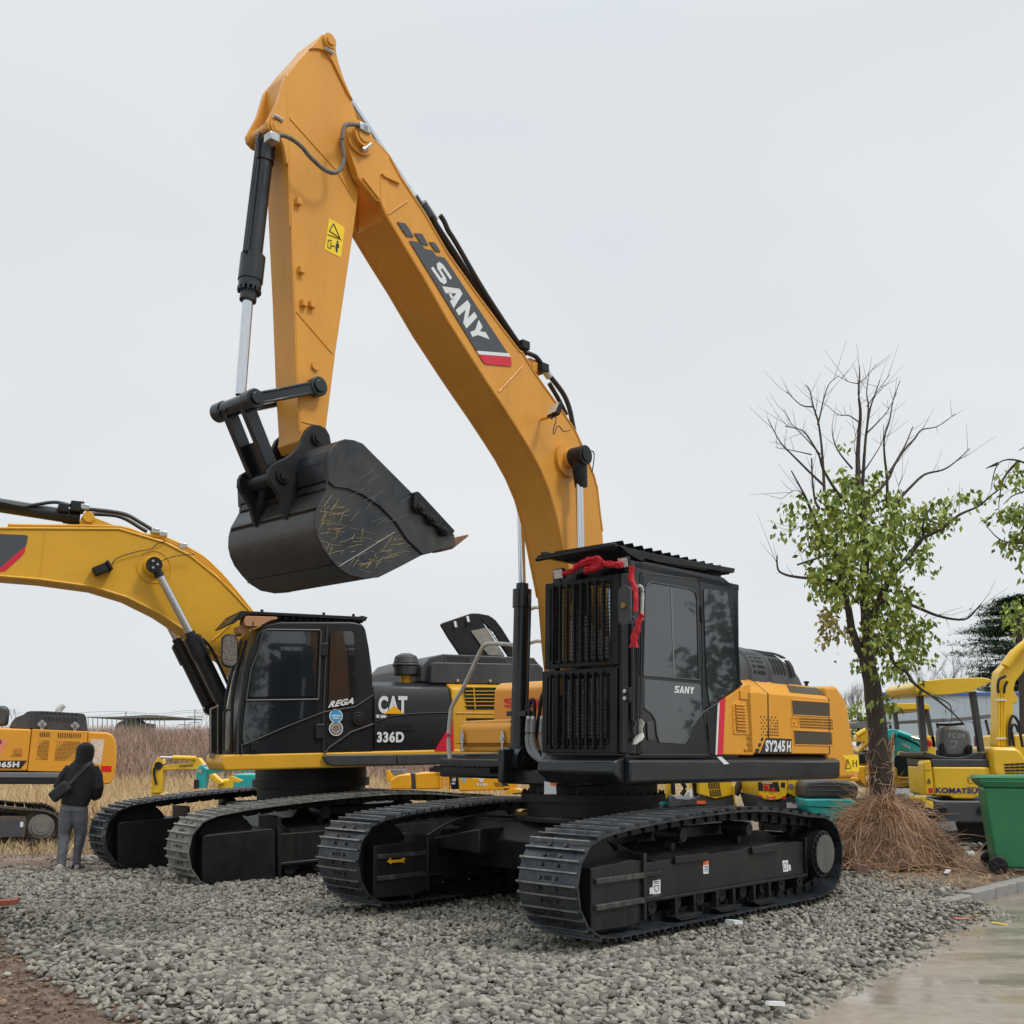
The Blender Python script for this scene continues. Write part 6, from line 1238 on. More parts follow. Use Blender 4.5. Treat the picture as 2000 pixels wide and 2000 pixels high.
def straw_litter():
    n=5200; x=rng.uniform(3.6,9.5,n); y=rng.uniform(11.6,15,n); s=(x-KL0[0])*KN[0]+(y-KL0[1])*KN[1]; k=s>.15; x,y=x[k],y[k]; n=len(x); a=rng.uniform(0,6.28,n); L_=rng.uniform(.05,.22,n); z=gz(x,y)+rng.uniform(.012,.05,n)
    d=np.stack([np.cos(a)*L_,np.sin(a)*L_,rng.normal(0,.03,n)],-1); w=np.stack([-np.sin(a),np.cos(a),0*a],-1)*.004; b=np.stack([x,y,z],-1); V=np.stack([b-w,b+w,b+d+w*.5,b+d-w*.5],1).reshape(-1,3); npmesh('straw_litter',V,np.arange(n*4).reshape(-1,4),mat('straw',(.24,.14,.08),.9,c2=(.50,.36,.2),island=True),label='loose straw strewn over the ground by the green bin',cat_='straw',kind='stuff')
straw_litter()
# branches of the neighbouring tree reaching in from the right
D2=12.5; t=thing('broadleaf_tree','leafy branches reaching in from outside the right edge of the photo','tree',Fr(*kp(2160,1700,D2)[:2],0)); m=MB(); q=kp(2160,1680,D2); q.z=-.02
m.tube([q,kp(2155,1400,D2),kp(2150,1200,D2),kp(2120,1060,D2),kp(2090,950,D2)],lambda t:.13-.05*t,n=12); m.build('trunk',BARK,t); m=MB()
for pts in ([(2140,1120),(2070,1075),(2000,1062),(1955,1055),(1925,1025)],[(2100,1000),(2040,930),(1990,900),(1950,905),(1935,955)],[(1990,900),(1960,935),(1950,990)],[(1950,905),(1925,915)],[(2110,1020),(2040,960),(1985,965),(1960,985)],[(2090,950),(2030,870),(1990,880)]): limb(m,[kp(*p,D2+rt.uniform(-.1,.1)) for p in pts],.022,.004,n=6)
m.build('limbs',BARK,t)
c,r=clus([(1988,925,22),(1960,940,14),(1975,1000,24),(1995,1030,26),(1975,1062,20),(1940,1010,8),(2020,1000,50),(2030,1080,40),(2060,940,50),(1990,1085,10),(2100,1000,80)],D2,lambda q:q,.3,.09); V,F=leaves(c,r,7,.095,.8); npmesh('crown',V,F,LEAF,t)
# distant trees
def bare_tree(px,base_py,top_py,D,name_label,w=1.0,n=5,m_=TWIG,name='bare_tree',lv=4):
    b=kp(px,base_py,D); top=kp(px,top_py,D); H_=top.z-b.z; t=thing(name,name_label,'tree',Fr(b.x,b.y,b.z),None); m=MB(); 
    def rec(p,d,l,r,k):
        e=p+d*l; m.tube([p,p+d*l*.5+Vector((rt.gauss(0,.03),rt.gauss(0,.03),0))*l,e],lambda t:r*(1-.35*t),n=4 if k>1 else 3,sm=False)
        if k==0: return
        for _ in range(3 if k>1 else 4):
            dd=(d+Vector((rt.gauss(0,.38)*w,rt.gauss(0,.38)*w,rt.uniform(0,.25)))).normalized(); rec(p.lerp(e,rt.uniform(.5,1)),dd,l*rt.uniform(.6,.8),r*.55,k-1)
    for i in range(n): rec(b+Vector((rt.gauss(0,.15),rt.gauss(0,.15),0)),Vector((rt.gauss(0,.22)*w,rt.gauss(0,.2),1)).normalized(),H_*.36,H_*.009,lv)
    m.build('branches',m_,t,smooth=False); return t
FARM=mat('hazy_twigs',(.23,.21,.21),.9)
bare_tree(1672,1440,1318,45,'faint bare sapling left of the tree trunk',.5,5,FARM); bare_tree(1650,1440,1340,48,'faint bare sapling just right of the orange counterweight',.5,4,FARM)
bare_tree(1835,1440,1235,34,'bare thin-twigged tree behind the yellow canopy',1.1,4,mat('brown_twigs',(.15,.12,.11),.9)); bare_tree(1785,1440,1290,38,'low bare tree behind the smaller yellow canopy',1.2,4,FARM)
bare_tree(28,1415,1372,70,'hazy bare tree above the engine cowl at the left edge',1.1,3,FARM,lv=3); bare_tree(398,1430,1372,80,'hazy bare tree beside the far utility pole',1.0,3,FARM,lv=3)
# cedar
def cedar():
    D=33; b=kp(1992,1460,D); t=thing('cedar_tree','dark layered cedar standing behind the white hoarding at right','tree',Fr(b.x,b.y,0)); m=MB(); m.tube([Vector((b.x,b.y,0)),kp(1988,1160,D)],lambda q:.22-.16*q,n=8,sm=False); m.build('trunk',BARK,t)
    V=[]; lm=MB()
    for k in range(19):
        y=1166+k*11+rt.uniform(-4,4); ext=20+115*min(1,(y-1150)/120)**.8*(1-.25*max(0,(y-1300)/60)); 
        for s in range(9):
            a=rt.uniform(0,6.28); L_=ext*D/FP*rt.uniform(.45,1.05); p=kp(1988,y,D); d=Vector((math.cos(a),math.sin(a),rt.uniform(.0,.18))); e=p+d*L_; lm.tube([p,p.lerp(e,.6)],.012,n=3,sm=False)
            for j in range(230):
                u=rt.uniform(.15,1)**.8; q=p+d*L_*u+Vector((rt.gauss(0,.22),rt.gauss(0,.22),rt.gauss(0,.035)-.12*u*u))*(1.1-.4*u); w=Vector((rt.gauss(0,1),rt.gauss(0,1),rt.gauss(0,.25))).normalized(); x=w.cross(Vector((0,0,1))); l=rt.uniform(.09,.2); V+= [q-x*.022,q+x*.022,q+w*l+x*.01,q+w*l-x*.01]
    lm.build('boughs',BARK,t,smooth=False); npmesh('needles',np.array([tuple(v) for v in V]),np.arange(len(V)).reshape(-1,4),mat('cedar_needles',(.06,.115,.075),.8,spec=.1,c2=(.15,.22,.145),island=True),t)
cedar()
t=thing('broadleaf_tree','small green treetop beside the dark cedar at the right edge','tree',Fr(*kp(1990,1400,28)[:2],0)); m=MB(); q=kp(2000,1450,28); q.z=-.1; m.tube([q,kp(1995,1300,28),kp(1988,1190,28)],lambda t:.12-.08*t); m.build('trunk',BARK,t); c,r=clus([(1985,1185,20),(1965,1200,14),(2000,1210,30),(1985,1230,15)],28,lambda q:q,.4,.12); V,F=leaves(c,[x*2 for x in r],8,.16,.5); npmesh('crown',V,F,LEAF,t)
m=MB(); D=40; t=thing('hedge','olive clipped hedge seen between the counterweight and the tree trunk','hedge',Fr(*kp(1690,1440,D)[:2],-.1)); c,r=clus([(1668,1400,18),(1690,1402,18),(1675,1425,18),(1700,1420,20),(1650,1430,20)],D,lambda q:q,.5,.16); V,F=leaves(c,[x*2.6 for x in r],12,.22,.3); npmesh('foliage',V,F,LEAF,t)
m=MB(); m.tube([kp(1680,1470,D),kp(1680,1400,D)],.1,n=6,sm=False); m.build('stem',BARK,t)

# trees standing to the right and behind the photographer: they show in the cab windows and shade the view from there
for i,(x,y,h) in enumerate(((15.5,15.1,7.0),(19,18,9),(12,-7,9),(17,-12,10),(6,-14,8.5),(23,-3,9))):
    t=thing('broadleaf_tree',('bushy green tree reflected in the front cab window, outside the photo','tall green tree reflected beside the bushy one, outside the photo','green tree reflected in the door window of the left cab, outside the photo','tall green tree reflected behind it in the left cab, outside the photo','green tree behind the photographer, seen only as a reflection','green tree far right of the photographer, seen only as a reflection')[i],'tree',Fr(x,y,-.1)); m=MB(); m.tube([(x,y,-.2),(x+.1,y,h*.45),(x,y+.1,h*.8)],lambda q:.2-.12*q,n=8); m.build('trunk',BARK,t)
    c=[];r=[]
    for k in range(70): a=rt.uniform(0,6.28); u=rt.random()**.5; zz=rt.uniform(.18,1); w=h*.3*math.sin(math.pi*min(1,zz**.8))+.3; c.append((x+w*u*math.cos(a),y+w*u*math.sin(a),h*zz)); r.append(rt.uniform(.5,1.0))
    V,F=leaves(c,r,42,.27,.4); npmesh('crown',V,F,DARKL,t)
# ================================================================ background machines, hoarding, shed, poles, bin, person
def K(D): return Fr(0,0,0,90)
def bgthing(name,label,cat_,px,D,g=0,group=None): p=kp(px,1455,D); return thing(name,label,cat_,Fr(p.x,D,g,90),group)
def slab(parent,name,m,D,pts,dep,rnd=.03,bevel=.02,smooth=True,front=0):
    return MB(KF).px(pts,0,D,D-front,D+dep,rnd=rnd).build(name,m,parent,bevel=bevel)
def bars(parent,name,m,D,segs,r,n=8):
    b=MB(KF)
    for s in segs: b.tube([KF.un(x,y,0,D) for x,y in s],r,n=n,sm=len(s)>2)
    return b.build(name,m,parent)
def grid(parent,name,m,D,quads,t=.004):
    b=MB(KF)
    for q,nx,ny,fx,fy in quads: holes(b,0,D,q,nx,ny,fx,fy,t=t)
    return b.build(name,m,parent,smooth=False)
def minitrack(parent,cx_,D,g,w=1.5,l=1.9,h=.48,sh=.3,ang=0,m_=RUB):
    for s in (1,-1):
        fr=Fr(cx_,D,g,90+ang); b=MB(fr); pr=[]
        for i in range(20):
            a=2*math.pi*i/20; r_=h/2*(1+(.05 if i%2 else 0)); pr.append(((l/2-h/2)*(1 if math.cos(a)>0 else -1)+r_*math.cos(a),h/2+r_*math.sin(a)))
        y=s*(w/2-sh/2); b.prism(pr,1,y-sh/2,y+sh/2)
        for i in range(22):
            x=-l/2+h/2+(l-h)*i/21; b.box(x-.02,x+.02,y-sh/2,y+sh/2,h-.01,h+.02); b.box(x-.02,x+.02,y-sh/2,y+sh/2,-.012,.01)
        o=b.build('crawler_track',m_,parent,bevel=.01); b=MB(fr); b.box(-l/2+h/2,l/2-h/2,y-sh/2-.01,y+sh/2+.01,.12,h-.1); b.cyl((l/2-h/2,y-sh/2-.02,h/2),(l/2-h/2,y+sh/2+.02,h/2),h*.3,n=18); b.cyl((-l/2+h/2,y-sh/2-.02,h/2),(-l/2+h/2,y+sh/2+.02,h/2),h*.3,n=18); b.build('track_frame',BLK2,o)
MG='small excavators parked in the yard behind'
# --- hoarding
t=bgthing('hoarding','long pale blue-grey hoarding with a blue top rail at the right','fence',1950,31,-.05)
a=kp(1712,1357,31); b_=kp(2400,1340,31); HD=mat('hoarding_sheet',(.42,.50,.56),.5,var=.12,vs_=.5)
m=MB(); n=16
for i in range(n):
    x0=a.x+(b_.x-a.x)*i/n; x1=a.x+(b_.x-a.x)*(i+1)/n; z=a.z+(b_.z-a.z)*i/n; m.box(x0,x1-.02,31,31.04,-.1,z)
m.build('sheet_panel',HD,t); m=MB(); m.box(a.x,b_.x,30.96,31.08,a.z-.02,a.z+.07); m.build('top_rail',mat('rail_blue',(.05,.14,.4),.5),t)
# --- rear-view canopy excavator at right
D=15.5; t=bgthing('mini_excavator','yellow small excavator with canopy and grey seat back, half hidden by the bin','mini excavator',1920,D,-.02,MG)
kk=lambda z:Z2(z,(1600,1250),4.83); kq=lambda z:Z2(z,(1780,1440),6.9)
minitrack(t,kp(1925,1455,D).x,D+.9,-.02,1.55,2.0,.5)
slab(t,'counterweight',PLAS,D,kq([(210,800),(400,850),(1300,850),(1500,830),(1750,850),(1740,1160),(420,1160),(400,1100),(300,1060),(200,900)]),1.3,.06,.05)
slab(t,'body_corner',Y3,D-.02,kq([(140,800),(160,785),(215,800),(195,895),(160,885),(130,840)]),.5); 
slab(t,'rear_cover',Y3,D,kq([(290,400),(1045,403),(1075,480),(1090,790),(880,800),(830,830),(570,828),(520,790),(320,788)]),1.0,.03,.02)
slab(t,'rear_corner_cover',Y3,D,kq([(165,350),(190,315),(250,305),(270,330),(318,788),(185,780),(175,560)]),.25,.05,.03)
slab(t,'black_band',PLAS,D+.02,kq([(270,295),(1050,298),(1060,400),(285,400)]),1.0,.02,.03); slab(t,'floor_deck',PLAS,D+.1,kq([(160,195),(220,205),(360,245),(500,270),(700,270),(860,215),(1020,205),(1040,298),(280,292),(180,270)]),1.0,.03,.03)
slab(t,'engine_cover',Y3,D-.05,kq([(1060,200),(1090,145),(1130,128),(1420,135),(1500,200),(1560,300),(1560,620),(1090,520)]),1.1,.08,.06)
grid(t,'engine_vent',DVENT,D-.052,[(kq([(1245,350),(1540,335),(1540,510),(1265,512)]),4,4,.9,.62)])
slab(t,'seat_back',GRYP,D+.35,kk([(1150,860),(1170,825),(1220,812),(1330,815),(1400,835),(1430,870),(1450,960),(1440,1010),(1400,1100),(1200,1105),(1150,1000)]),.25,.06,.05)
slab(t,'arm_rest',BLK2,D+.25,kk([(1135,990),(1150,965),(1180,970),(1195,1100),(1140,1095)]),.1); slab(t,'arm_rest',BLK2,D+.25,kk([(1395,1010),(1430,985),(1452,1000),(1452,1070),(1395,1080)]),.1)
slab(t,'canopy_post',PLAS,D+.05,kk([(928,510),(985,510),(1028,1050),(975,1055)]),.09,.01,.01); slab(t,'canopy_post',PLAS,D+.05,kk([(1430,490),(1482,480),(1565,1045),(1515,1055)]),.09,.01,.01)
slab(t,'canopy_roof',Y3,D-.25,kk([(890,440),(940,400),(1010,385),(1180,365),(1400,355),(1560,355),(1630,375),(1600,410),(1500,455),(1430,490),(1250,512),(1060,522),(960,520),(910,490)]),1.2,.05,.05)
text(KF,0,D-.012,kq([(328,675),(893,685),(890,762),(328,752)]),'KOMATSU',BLUV,t)
decal(KF,0,D-.003,kq([(232,680),(292,685),(292,750),(235,748)]),REDV,t,'red_reflector'); 
m=MB(KF); ring(m,0,D-.006,kq([(235,560),(260,615),(218,615)]),.006); m.px(kq([(185,446),(252,444),(252,452),(185,454)]),0,D-.003,D-.003,D); m.build('small_marks',BLKV,t,smooth=False)
decal(KF,0,D-.06,kq([(195,845),(290,860),(295,965),(190,930)]),YELV,t,'warning_sticker')
m=MB(KF)
for x in (418,938): p=KF.un(*kq([(x,985)])[0],0,D); m.cyl((D-.02,p.y,p.z),(D+.02,p.y,p.z),.06,n=20); m.cyl((D-.03,p.y,p.z),(D+.02,p.y,p.z),.03,n=16)
m.build('tow_eye',BLK2,t)
m=MB(KF); ring(m,0,D-.006,kq([(760,540),(840,540),(840,610),(780,612)]),.006); ring(m,0,D-.006,kq([(755,662),(880,668)]),.005,closed=False); m.build('cover_latch',mat('amber_shadow',(.5,.3,.01),.5),t)
o=[c for c in t.children if c.name.startswith('seat_back')][0]
text(KF,0,D+.343,kk([(1205,875),(1380,885),(1370,930),(1210,920)]),'YC09',mat('chalk',(.45,.46,.46),.9),o,bold=.0)
m=MB(KF); ring(m,0,D+.345,kk([(1240,960),(1300,955),(1280,1010),(1240,1020)]),.003,closed=False); m.build('chalk_marks',WHT,o)
slab(t,'lower_frame',BLK2,D+.4,kq([(430,1150),(1740,1150),(1740,1500),(700,1420),(560,1330)]),.9,.02,.02)
# --- boom standing up at the far right
D=16.5; t=bgthing('mini_excavator','yellow small excavator whose folded boom stands up at the right edge','mini excavator',1975,D,-.02,MG)
slab(t,'boom',Y3,D,kk([(1700,300),(1760,240),(1880,75),(1932,58),(2300,-60),(2320,10),(1960,190),(1932,300),(1850,400),(1835,480),(1875,530),(1870,590),(1835,600),(1820,1010),(1680,1010),(1690,640),(1690,420)]),.28,.05,.02)
m=MB(KF); m.tube([KF.un(*q,0,D-.1) for q in kk([(1760,250),(1880,90),(2050,-30)])],.07,n=14); m.build('boom_cylinder',Y3,t)
bars(t,'boom_hoses',RUB,D-.06,[kk([(1690,500),(1685,430),(1700,370),(1760,340)]),kk([(1745,500),(1750,440),(1775,390)]),kk([(1800,1000),(1795,850),(1800,770),(1830,715),(1880,780),(1900,900),(1920,1010)]),kk([(1835,1000),(1815,830),(1850,800),(1880,870)])],.022)
bars(t,'boom_pipes',Y3,D-.05,[kk([(x,500),(x-2,1000)]) for x in (1695,1720,1745)],.02)
m=MB(KF)
for y in (565,928): m.px(kk([(1672,y-8),(1760,y-8),(1760,y+8),(1672,y+8)]),0,D-.06,D-.08,D-.03)
m.build('hose_clamp',WHT,t)
text(KF,0,D-.006,kk([(1865,375),(2010,230),(2035,265),(1890,405)]),'KOMATSU',BLKV,t); slab(t,'body',Y3,D+.2,kk([(1840,900),(1932,890),(2400,890),(2400,1400),(1840,1400)]),1.2); minitrack(t,kp(1990,1455,D).x,D+.8,-.02)
# --- teal machine (boom right of trunk)
D=17.5; t=bgthing('mini_excavator','teal small excavator with its boom bent over, between tree trunk and yellow canopy','mini excavator',1770,D,-.02,MG)
slab(t,'boom',TEAL,D,kk([(640,850),(700,838),(740,850),(930,925),(965,905),(985,1010),(970,1060),(880,1060),(760,1040),(705,1120),(690,1195),(650,1195),(655,1060),(630,960)]),.2,.02,.015)
slab(t,'boom_base',TEAL,D+.05,kk([(885,1050),(985,1050),(992,1440),(962,1470),(905,1400)]),.3,.02,.015); slab(t,'arm',TEAL,D-.05,kk([(625,900),(655,880),(665,900),(655,1020),(660,1190),(640,1180)]),.15,.01,.01)
bars(t,'boom_cylinder',TEAL,D-.08,[kk([(735,870),(860,915)])],.05,12); bars(t,'hydraulic_hoses',RUB,D-.05,[kk([(690,900),(660,1000),(680,1090)]),kk([(740,905),(900,970),(960,1010)]),kk([(720,890),(700,960),(690,1030)])],.018)
bars(t,'cylinder_rod',CHR,D-.08,[kk([(860,915),(955,945)])],.025,10)
text(KF,0,D-.006,kk([(780,955),(868,1000),(860,1032),(776,990)]),'Kubota',WHT,t,bold=.03); text(KF,0,D-.056,kk([(690,990),(715,960),(712,1040),(685,1070)]),'Kubota',WHT,t,bold=.02)
slab(t,'body',BLK2,D+.5,kk([(700,1080),(890,1080),(900,1400),(700,1400)]),.8); slab(t,'blade',Y4,D+.4,kk([(700,1200),(735,1205),(745,1290),(890,1295),(900,1340),(880,1390),(700,1390)]),.1); minitrack(t,kp(1770,1455,D).x,D+1.0,-.05)
bars(t,'guard_rail',BLK2,D+.3,[kk([(820,1080),(830,1280)]),kk([(850,1080),(858,1290)])],.015)
# --- second yellow canopy
D=20.5; t=bgthing('mini_excavator','yellow small excavator with a thin canopy roof, behind the teal boom','mini excavator',1790,D,-.03,MG)
slab(t,'canopy_roof',Y3,D,kk([(665,630),(700,600),(850,597),(1010,600),(1050,625),(1052,655),(950,650),(720,662)]),1.3,.03,.04); 
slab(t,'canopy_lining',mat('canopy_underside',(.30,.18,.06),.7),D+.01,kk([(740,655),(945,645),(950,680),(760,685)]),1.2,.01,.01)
slab(t,'canopy_post',PLAS,D+.1,kk([(702,655),(735,655),(760,850),(728,850)]),.1,.01,.01); slab(t,'canopy_post',PLAS,D+.1,kk([(1002,640),(1032,640),(1105,1010),(1070,1015)]),.1,.01,.01)
slab(t,'body',Y3,D+.1,kk([(720,900),(1100,900),(1110,1200),(720,1200)]),1.3,.03,.03); slab(t,'seat',RIBB,D,kk([(1015,930),(1060,960),(1075,1000),(1030,1000)]),.4,.03,.03); minitrack(t,kp(1790,1455,D).x,D+.9,-.05)
# --- grey canopies
def greycan(label,roof,posts,D,px,redseat=None):
    t=bgthing('utility_cart',label,'cart',px,D,-.05,'grey-roofed carts by the hoarding'); slab(t,'canopy_roof',GRYP,D,roof,1.4,.02,.02); bars(t,'canopy_posts',PLAS,D+.1,posts,.03,8)
    x0,x1=min(p[0] for p in roof),max(p[0] for p in roof); slab(t,'cart_body',BLK2,D+.2,[(x0+12,1465),(x1-12,1465),(x1-12,1500),(x0+12,1500)],1.2)
    if redseat: slab(t,'red_seat',mat('red_seat',(.5,.02,.03),.5),D+.1,redseat,.5,.03,.03)
greycan('grey flat-roofed cart seen through the yellow canopy, by the hoarding',kk([(930,750),(1265,730),(1260,768),(940,782)]),[kk([(1110,785),(1140,900)]),kk([(1120,800),(1240,800),(1360,790)]),kk([(960,785),(950,1000)])],23,1825,kk([(1000,935),(1060,960),(1090,1020),(1000,1020)]))
greycan('grey ribbed-roof cart right of the seat back, by the hoarding',kk([(1270,735),(1660,695),(1670,735),(1265,768)]),[kk([(1455,765),(1530,1000)]),kk([(1570,755),(1635,1010)])],22.5,1900,kk([(1555,900),(1590,940),(1630,1030),(1560,1040)]))
greycan('grey curved-roof cart partly behind the tree trunk',kk([(340,780),(370,768),(460,770),(600,765),(660,768),(698,785),(640,800),(560,830),(345,830)]),[kk([(370,830),(360,1000)]),kk([(670,800),(690,1000)]),kk([(620,810),(660,860)])],24,1700)
# --- yellow boom left of the trunk
D=19.5; t=bgthing('mini_excavator','yellow small excavator with a slanting boom, just left of the tree trunk','mini excavator',1690,D,-.05,MG)
slab(t,'boom',Y3,D,kk([(352,905),(440,840),(470,860),(480,985),(380,1075),(362,1050),(440,960),(350,960)]),.2,.02,.01); bars(t,'boom_cylinder',Y3,D-.1,[kk([(355,900),(440,850)])],.05,12); text(KF,0,D-.01,kk([(375,1050),(465,965),(468,985),(380,1072)]),'KOMATSU',BLKV,t,bold=.02)
slab(t,'body',Y3,D+.1,kk([(360,1080),(480,1080),(480,1250),(360,1250)]),1); slab(t,'seat',BLK2,D,kk([(380,1080),(470,1060),(475,1160),(385,1165)]),.5); minitrack(t,kp(1690,1455,D).x,D+.9,-.05)
# --- orange body behind the trunk foot
D=18.3; t=bgthing('mini_excavator','amber small excavator body with a raised blade arm, behind the trunk foot','mini excavator',1690,D,-.05,MG)
slab(t,'body',Y4,D,kk([(372,1200),(455,1188),(485,1255),(440,1290),(470,1395),(430,1372),(365,1295)]),.4,.02,.015); slab(t,'blade_arm',Y4,D+.05,kk([(-90,1302),(360,1300),(372,1330),(-90,1332)]),.3,.01,.01); decal(KF,0,D-.003,kk([(442,1350),(465,1350),(465,1385),(445,1380)]),ORGV,t,'red_reflector'); minitrack(t,kp(1700,1455,D).x,D+1.2,-.05,1.2)
# --- teal rear, black bonnet
D=17; kr=lambda z:Z2(z,(1350,1200),4.83)
t=bgthing('mini_excavator','teal small excavator with ribbed black bonnet, under the orange counterweight','mini excavator',1625,D,-.05,MG)
slab(t,'bonnet',PLAS,D,kr([(1075,1640),(1085,1600),(1110,1570),(1300,1560),(1500,1575),(1560,1600),(1590,1660),(1560,1740),(1300,1735),(1080,1730)]),1.1,.05,.05)
m=MB(KF)
for y in (1612,1655): m.px(kr([(1080,y),(1570,y+4),(1575,y+9),(1080,y+5)]),0,D-.002,D-.008,D)
m.build('bonnet_ribs',GRYP,t,smooth=False)
slab(t,'rear_body',TEAL,D-.02,kr([(1073,1740),(1300,1738),(1500,1745),(1560,1760),(1540,1880),(1500,1940),(1300,1935),(1120,1870),(1085,1800)]),1.2,.05,.04); m=MB(KF); ring(m,0,D-.022,kr([(1085,1810),(1300,1822),(1540,1815)]),.008,closed=False); m.build('body_seam',BLK2,t)
minitrack(t,kp(1625,1455,D).x,D+1.0,-.06)
slab(t,'amber_edge',Y4,D+.3,kr([(1100,1545),(1580,1540),(1590,1575),(1100,1565)]),.5)
# --- yellow rear with chevrons
D=17.6; t=bgthing('mini_excavator','yellow small excavator rear with red chevrons and a grey bumper, under the hood','mini excavator',1520,D,-.05,MG)
slab(t,'rear_body',Y3,D,kr([(600,1500),(905,1500),(912,1690),(880,1735),(800,1755),(700,1750),(640,1720),(625,1640)]),1.2,.03,.02); slab(t,'side_body',Y3,D,kr([(908,1500),(1108,1500),(1095,1600),(1078,1740),(1040,1745),(915,1690)]),1.2,.02,.02)
slab(t,'grey_bumper',PLAS,D+.03,kr([(600,1700),(640,1725),(720,1765),(830,1765),(900,1730),(930,1705),(1060,1750),(1085,1860),(1000,1890),(650,1850)]),1.2,.02,.02)
decal(KF,0,D-.004,kr([(630,1590),(640,1580),(820,1580),(838,1670),(632,1662)]),BLKV,t,'black_recess'); text(KF,0,D-.008,kr([(662,1580),(768,1582),(768,1599),(662,1597)]),'YANMAR',WHT,t); decal(KF,0,D-.008,kr([(678,1605),(738,1607),(738,1660),(680,1658)]),ORGV,t,'orange_sticker')
m=MB(KF); m.px(kr([(688,1615),(730,1616),(730,1650),(690,1650)]),0,D-.010,D-.010,D-.008); m.build('white_patch',WHT,t,smooth=False)
m=MB(KF)
for q in ((770,1652,.035),(875,1730,.03),(657,1715,.02),(712,1634,.028)): p=KF.un(*kr([q[:2]])[0],0,D); m.cyl((D-.02,p.y,p.z),(D,p.y,p.z),q[2],n=16)
m.build('round_reflector',REDV,t)
m=MB(KF)
for o_ in (0,20): ring(m,0,D-.006,kr([(712,1708+o_),(752,1728+o_),(795,1708+o_)]),.012,closed=False)
m.build('chevron_marks',ORGV,t)
decal(KF,0,D-.004,kr([(846,1585),(886,1585),(886,1635),(848,1633)]),BLKV,t,'dark_recess'); grid(t,'side_vents',DVENT,D-.002,[(kr([(988,1585),(1075,1575),(1070,1655),(990,1652)]),5,4,.7,.6),(kr([(990,1665),(1072,1665),(1068,1735),(1000,1730)]),5,4,.7,.6)])
decal(KF,0,D+.027,kr([(898,1775),(1000,1775),(1000,1828),(900,1825)]),WHT,t,'white_sticker'); decal(KF,0,D+.025,kr([(948,1776),(999,1776),(999,1788),(948,1788)]),REDV,t,'red_band')
m=MB(KF); p=KF.un(*kr([(940,1622)])[0],0,D); m.cyl((D-.015,p.y,p.z),(D,p.y,p.z),.045,n=16); m.build('fuel_cap',GRYP,t); minitrack(t,kp(1520,1455,D).x,D+1.0,-.06)
# --- yellow machine side-on with ring step
D=18.5; kc=lambda z:Z2(z,(1240,1500),4.39)
t=bgthing('mini_excavator','yellow small excavator with grey skirt and two square vents behind the slew ring','mini excavator',1370,D,-.05,MG)
slab(t,'engine_cover',Y3,D,kc([(550,60),(830,60),(850,232),(690,266),(645,252),(552,226)]),1.1,.02,.02); slab(t,'grey_skirt',PLAS,D+.02,kc([(315,230),(360,262),(450,270),(540,255),(560,228),(640,258),(690,270),(850,236),(872,345),(310,345)]),1.2,.02,.02)
grid(t,'square_vents',DVENT,D-.002,[(kc([(625,118),(725,108),(735,178),(632,182)]),5,4,.75,.7),(kc([(635,190),(735,182),(745,242),(645,246)]),5,4,.75,.7)])
decal(KF,0,D+.017,kc([(530,280),(605,280),(606,308),(532,308)]),ORGV,t,'orange_sticker'); slab(t,'arm_piece',Y3,D+.6,kc([(920,140),(1030,140),(1030,235),(915,225)]),.3); bars(t,'frame_tube',PLAS,D+.4,[kc([(930,60),(860,230)])],.07,10); slab(t,'side_post',Y3,D-.02,kc([(835,150),(855,150),(860,300),(880,318),(855,322),(845,240)]),.1,.005,.005)
bars(t,'seat_frame',BLK2,D+.3,[kc([(320,60),(330,230)]),kc([(380,80),(430,170),(400,230)]),kc([(500,60),(520,240)])],.04,8); minitrack(t,kp(1370,1455,D).x,D+.9,-.06)
slab(t,'white_bottle',WHT,D-.1,kc([(468,200),(480,178),(496,200),(494,252),(470,250)]),.08,.01,.01)
D=19; t=bgthing('mini_excavator','teal small excavator boom lying low beside the slew ring','mini excavator',1295,D,-.05,MG)
slab(t,'boom',TEAL,D,kc([(120,280),(240,250),(300,262),(305,318),(150,325),(120,320)]),.25,.02,.02); slab(t,'yellow_bracket',Y3,D-.1,kc([(268,120),(318,120),(318,210),(262,268),(240,262),(265,200)]),.1,.01,.01); minitrack(t,kp(1290,1455,D).x,D+1.3,-.06)
# --- machines seen between the two big ones
D=21.5; km=lambda z:Z2(z,(680,1480),5.367)
t=bgthing('mini_excavator','amber small excavator with number panel 40, behind the dusty tracks','mini excavator',840,D,-.35,MG)
slab(t,'bonnet',Y4,D,km([(440,238),(500,190),(545,178),(655,172),(662,250),(660,330),(440,330)]),1.0,.03,.03); slab(t,'black_strap',PLAS,D+.02,km([(650,164),(698,164),(710,330),(664,330)]),1.0,.01,.01); slab(t,'body',Y4,D,km([(700,165),(860,152),(955,148),(975,200),(975,330),(710,330)]),1.1,.03,.03)
m=MB(KF)
for i in range(7): m.px(km([(918+8*i if i<2 else 970,122+27*i),(1050,122+27*i),(1050,138+27*i),(918+8*i if i<2 else 970,138+27*i)]),0,D,D-.02,D+.3)
m.px(km([(1035,115),(1058,115),(1062,330),(1035,330)]),0,D,D-.03,D+.3); m.px(km([(965,150),(982,150),(982,330),(965,330)]),0,D,D-.03,D+.3); m.build('grille_bars',Y4,t)
slab(t,'number_panel',BLK,D-.02,km([(1060,158),(1140,160),(1160,200),(1165,330),(1078,330)]),.4,.02,.01); slab(t,'blue_cap',BLUV,D-.01,km([(1065,125),(1118,125),(1135,156),(1068,156)]),.3,.01,.01)
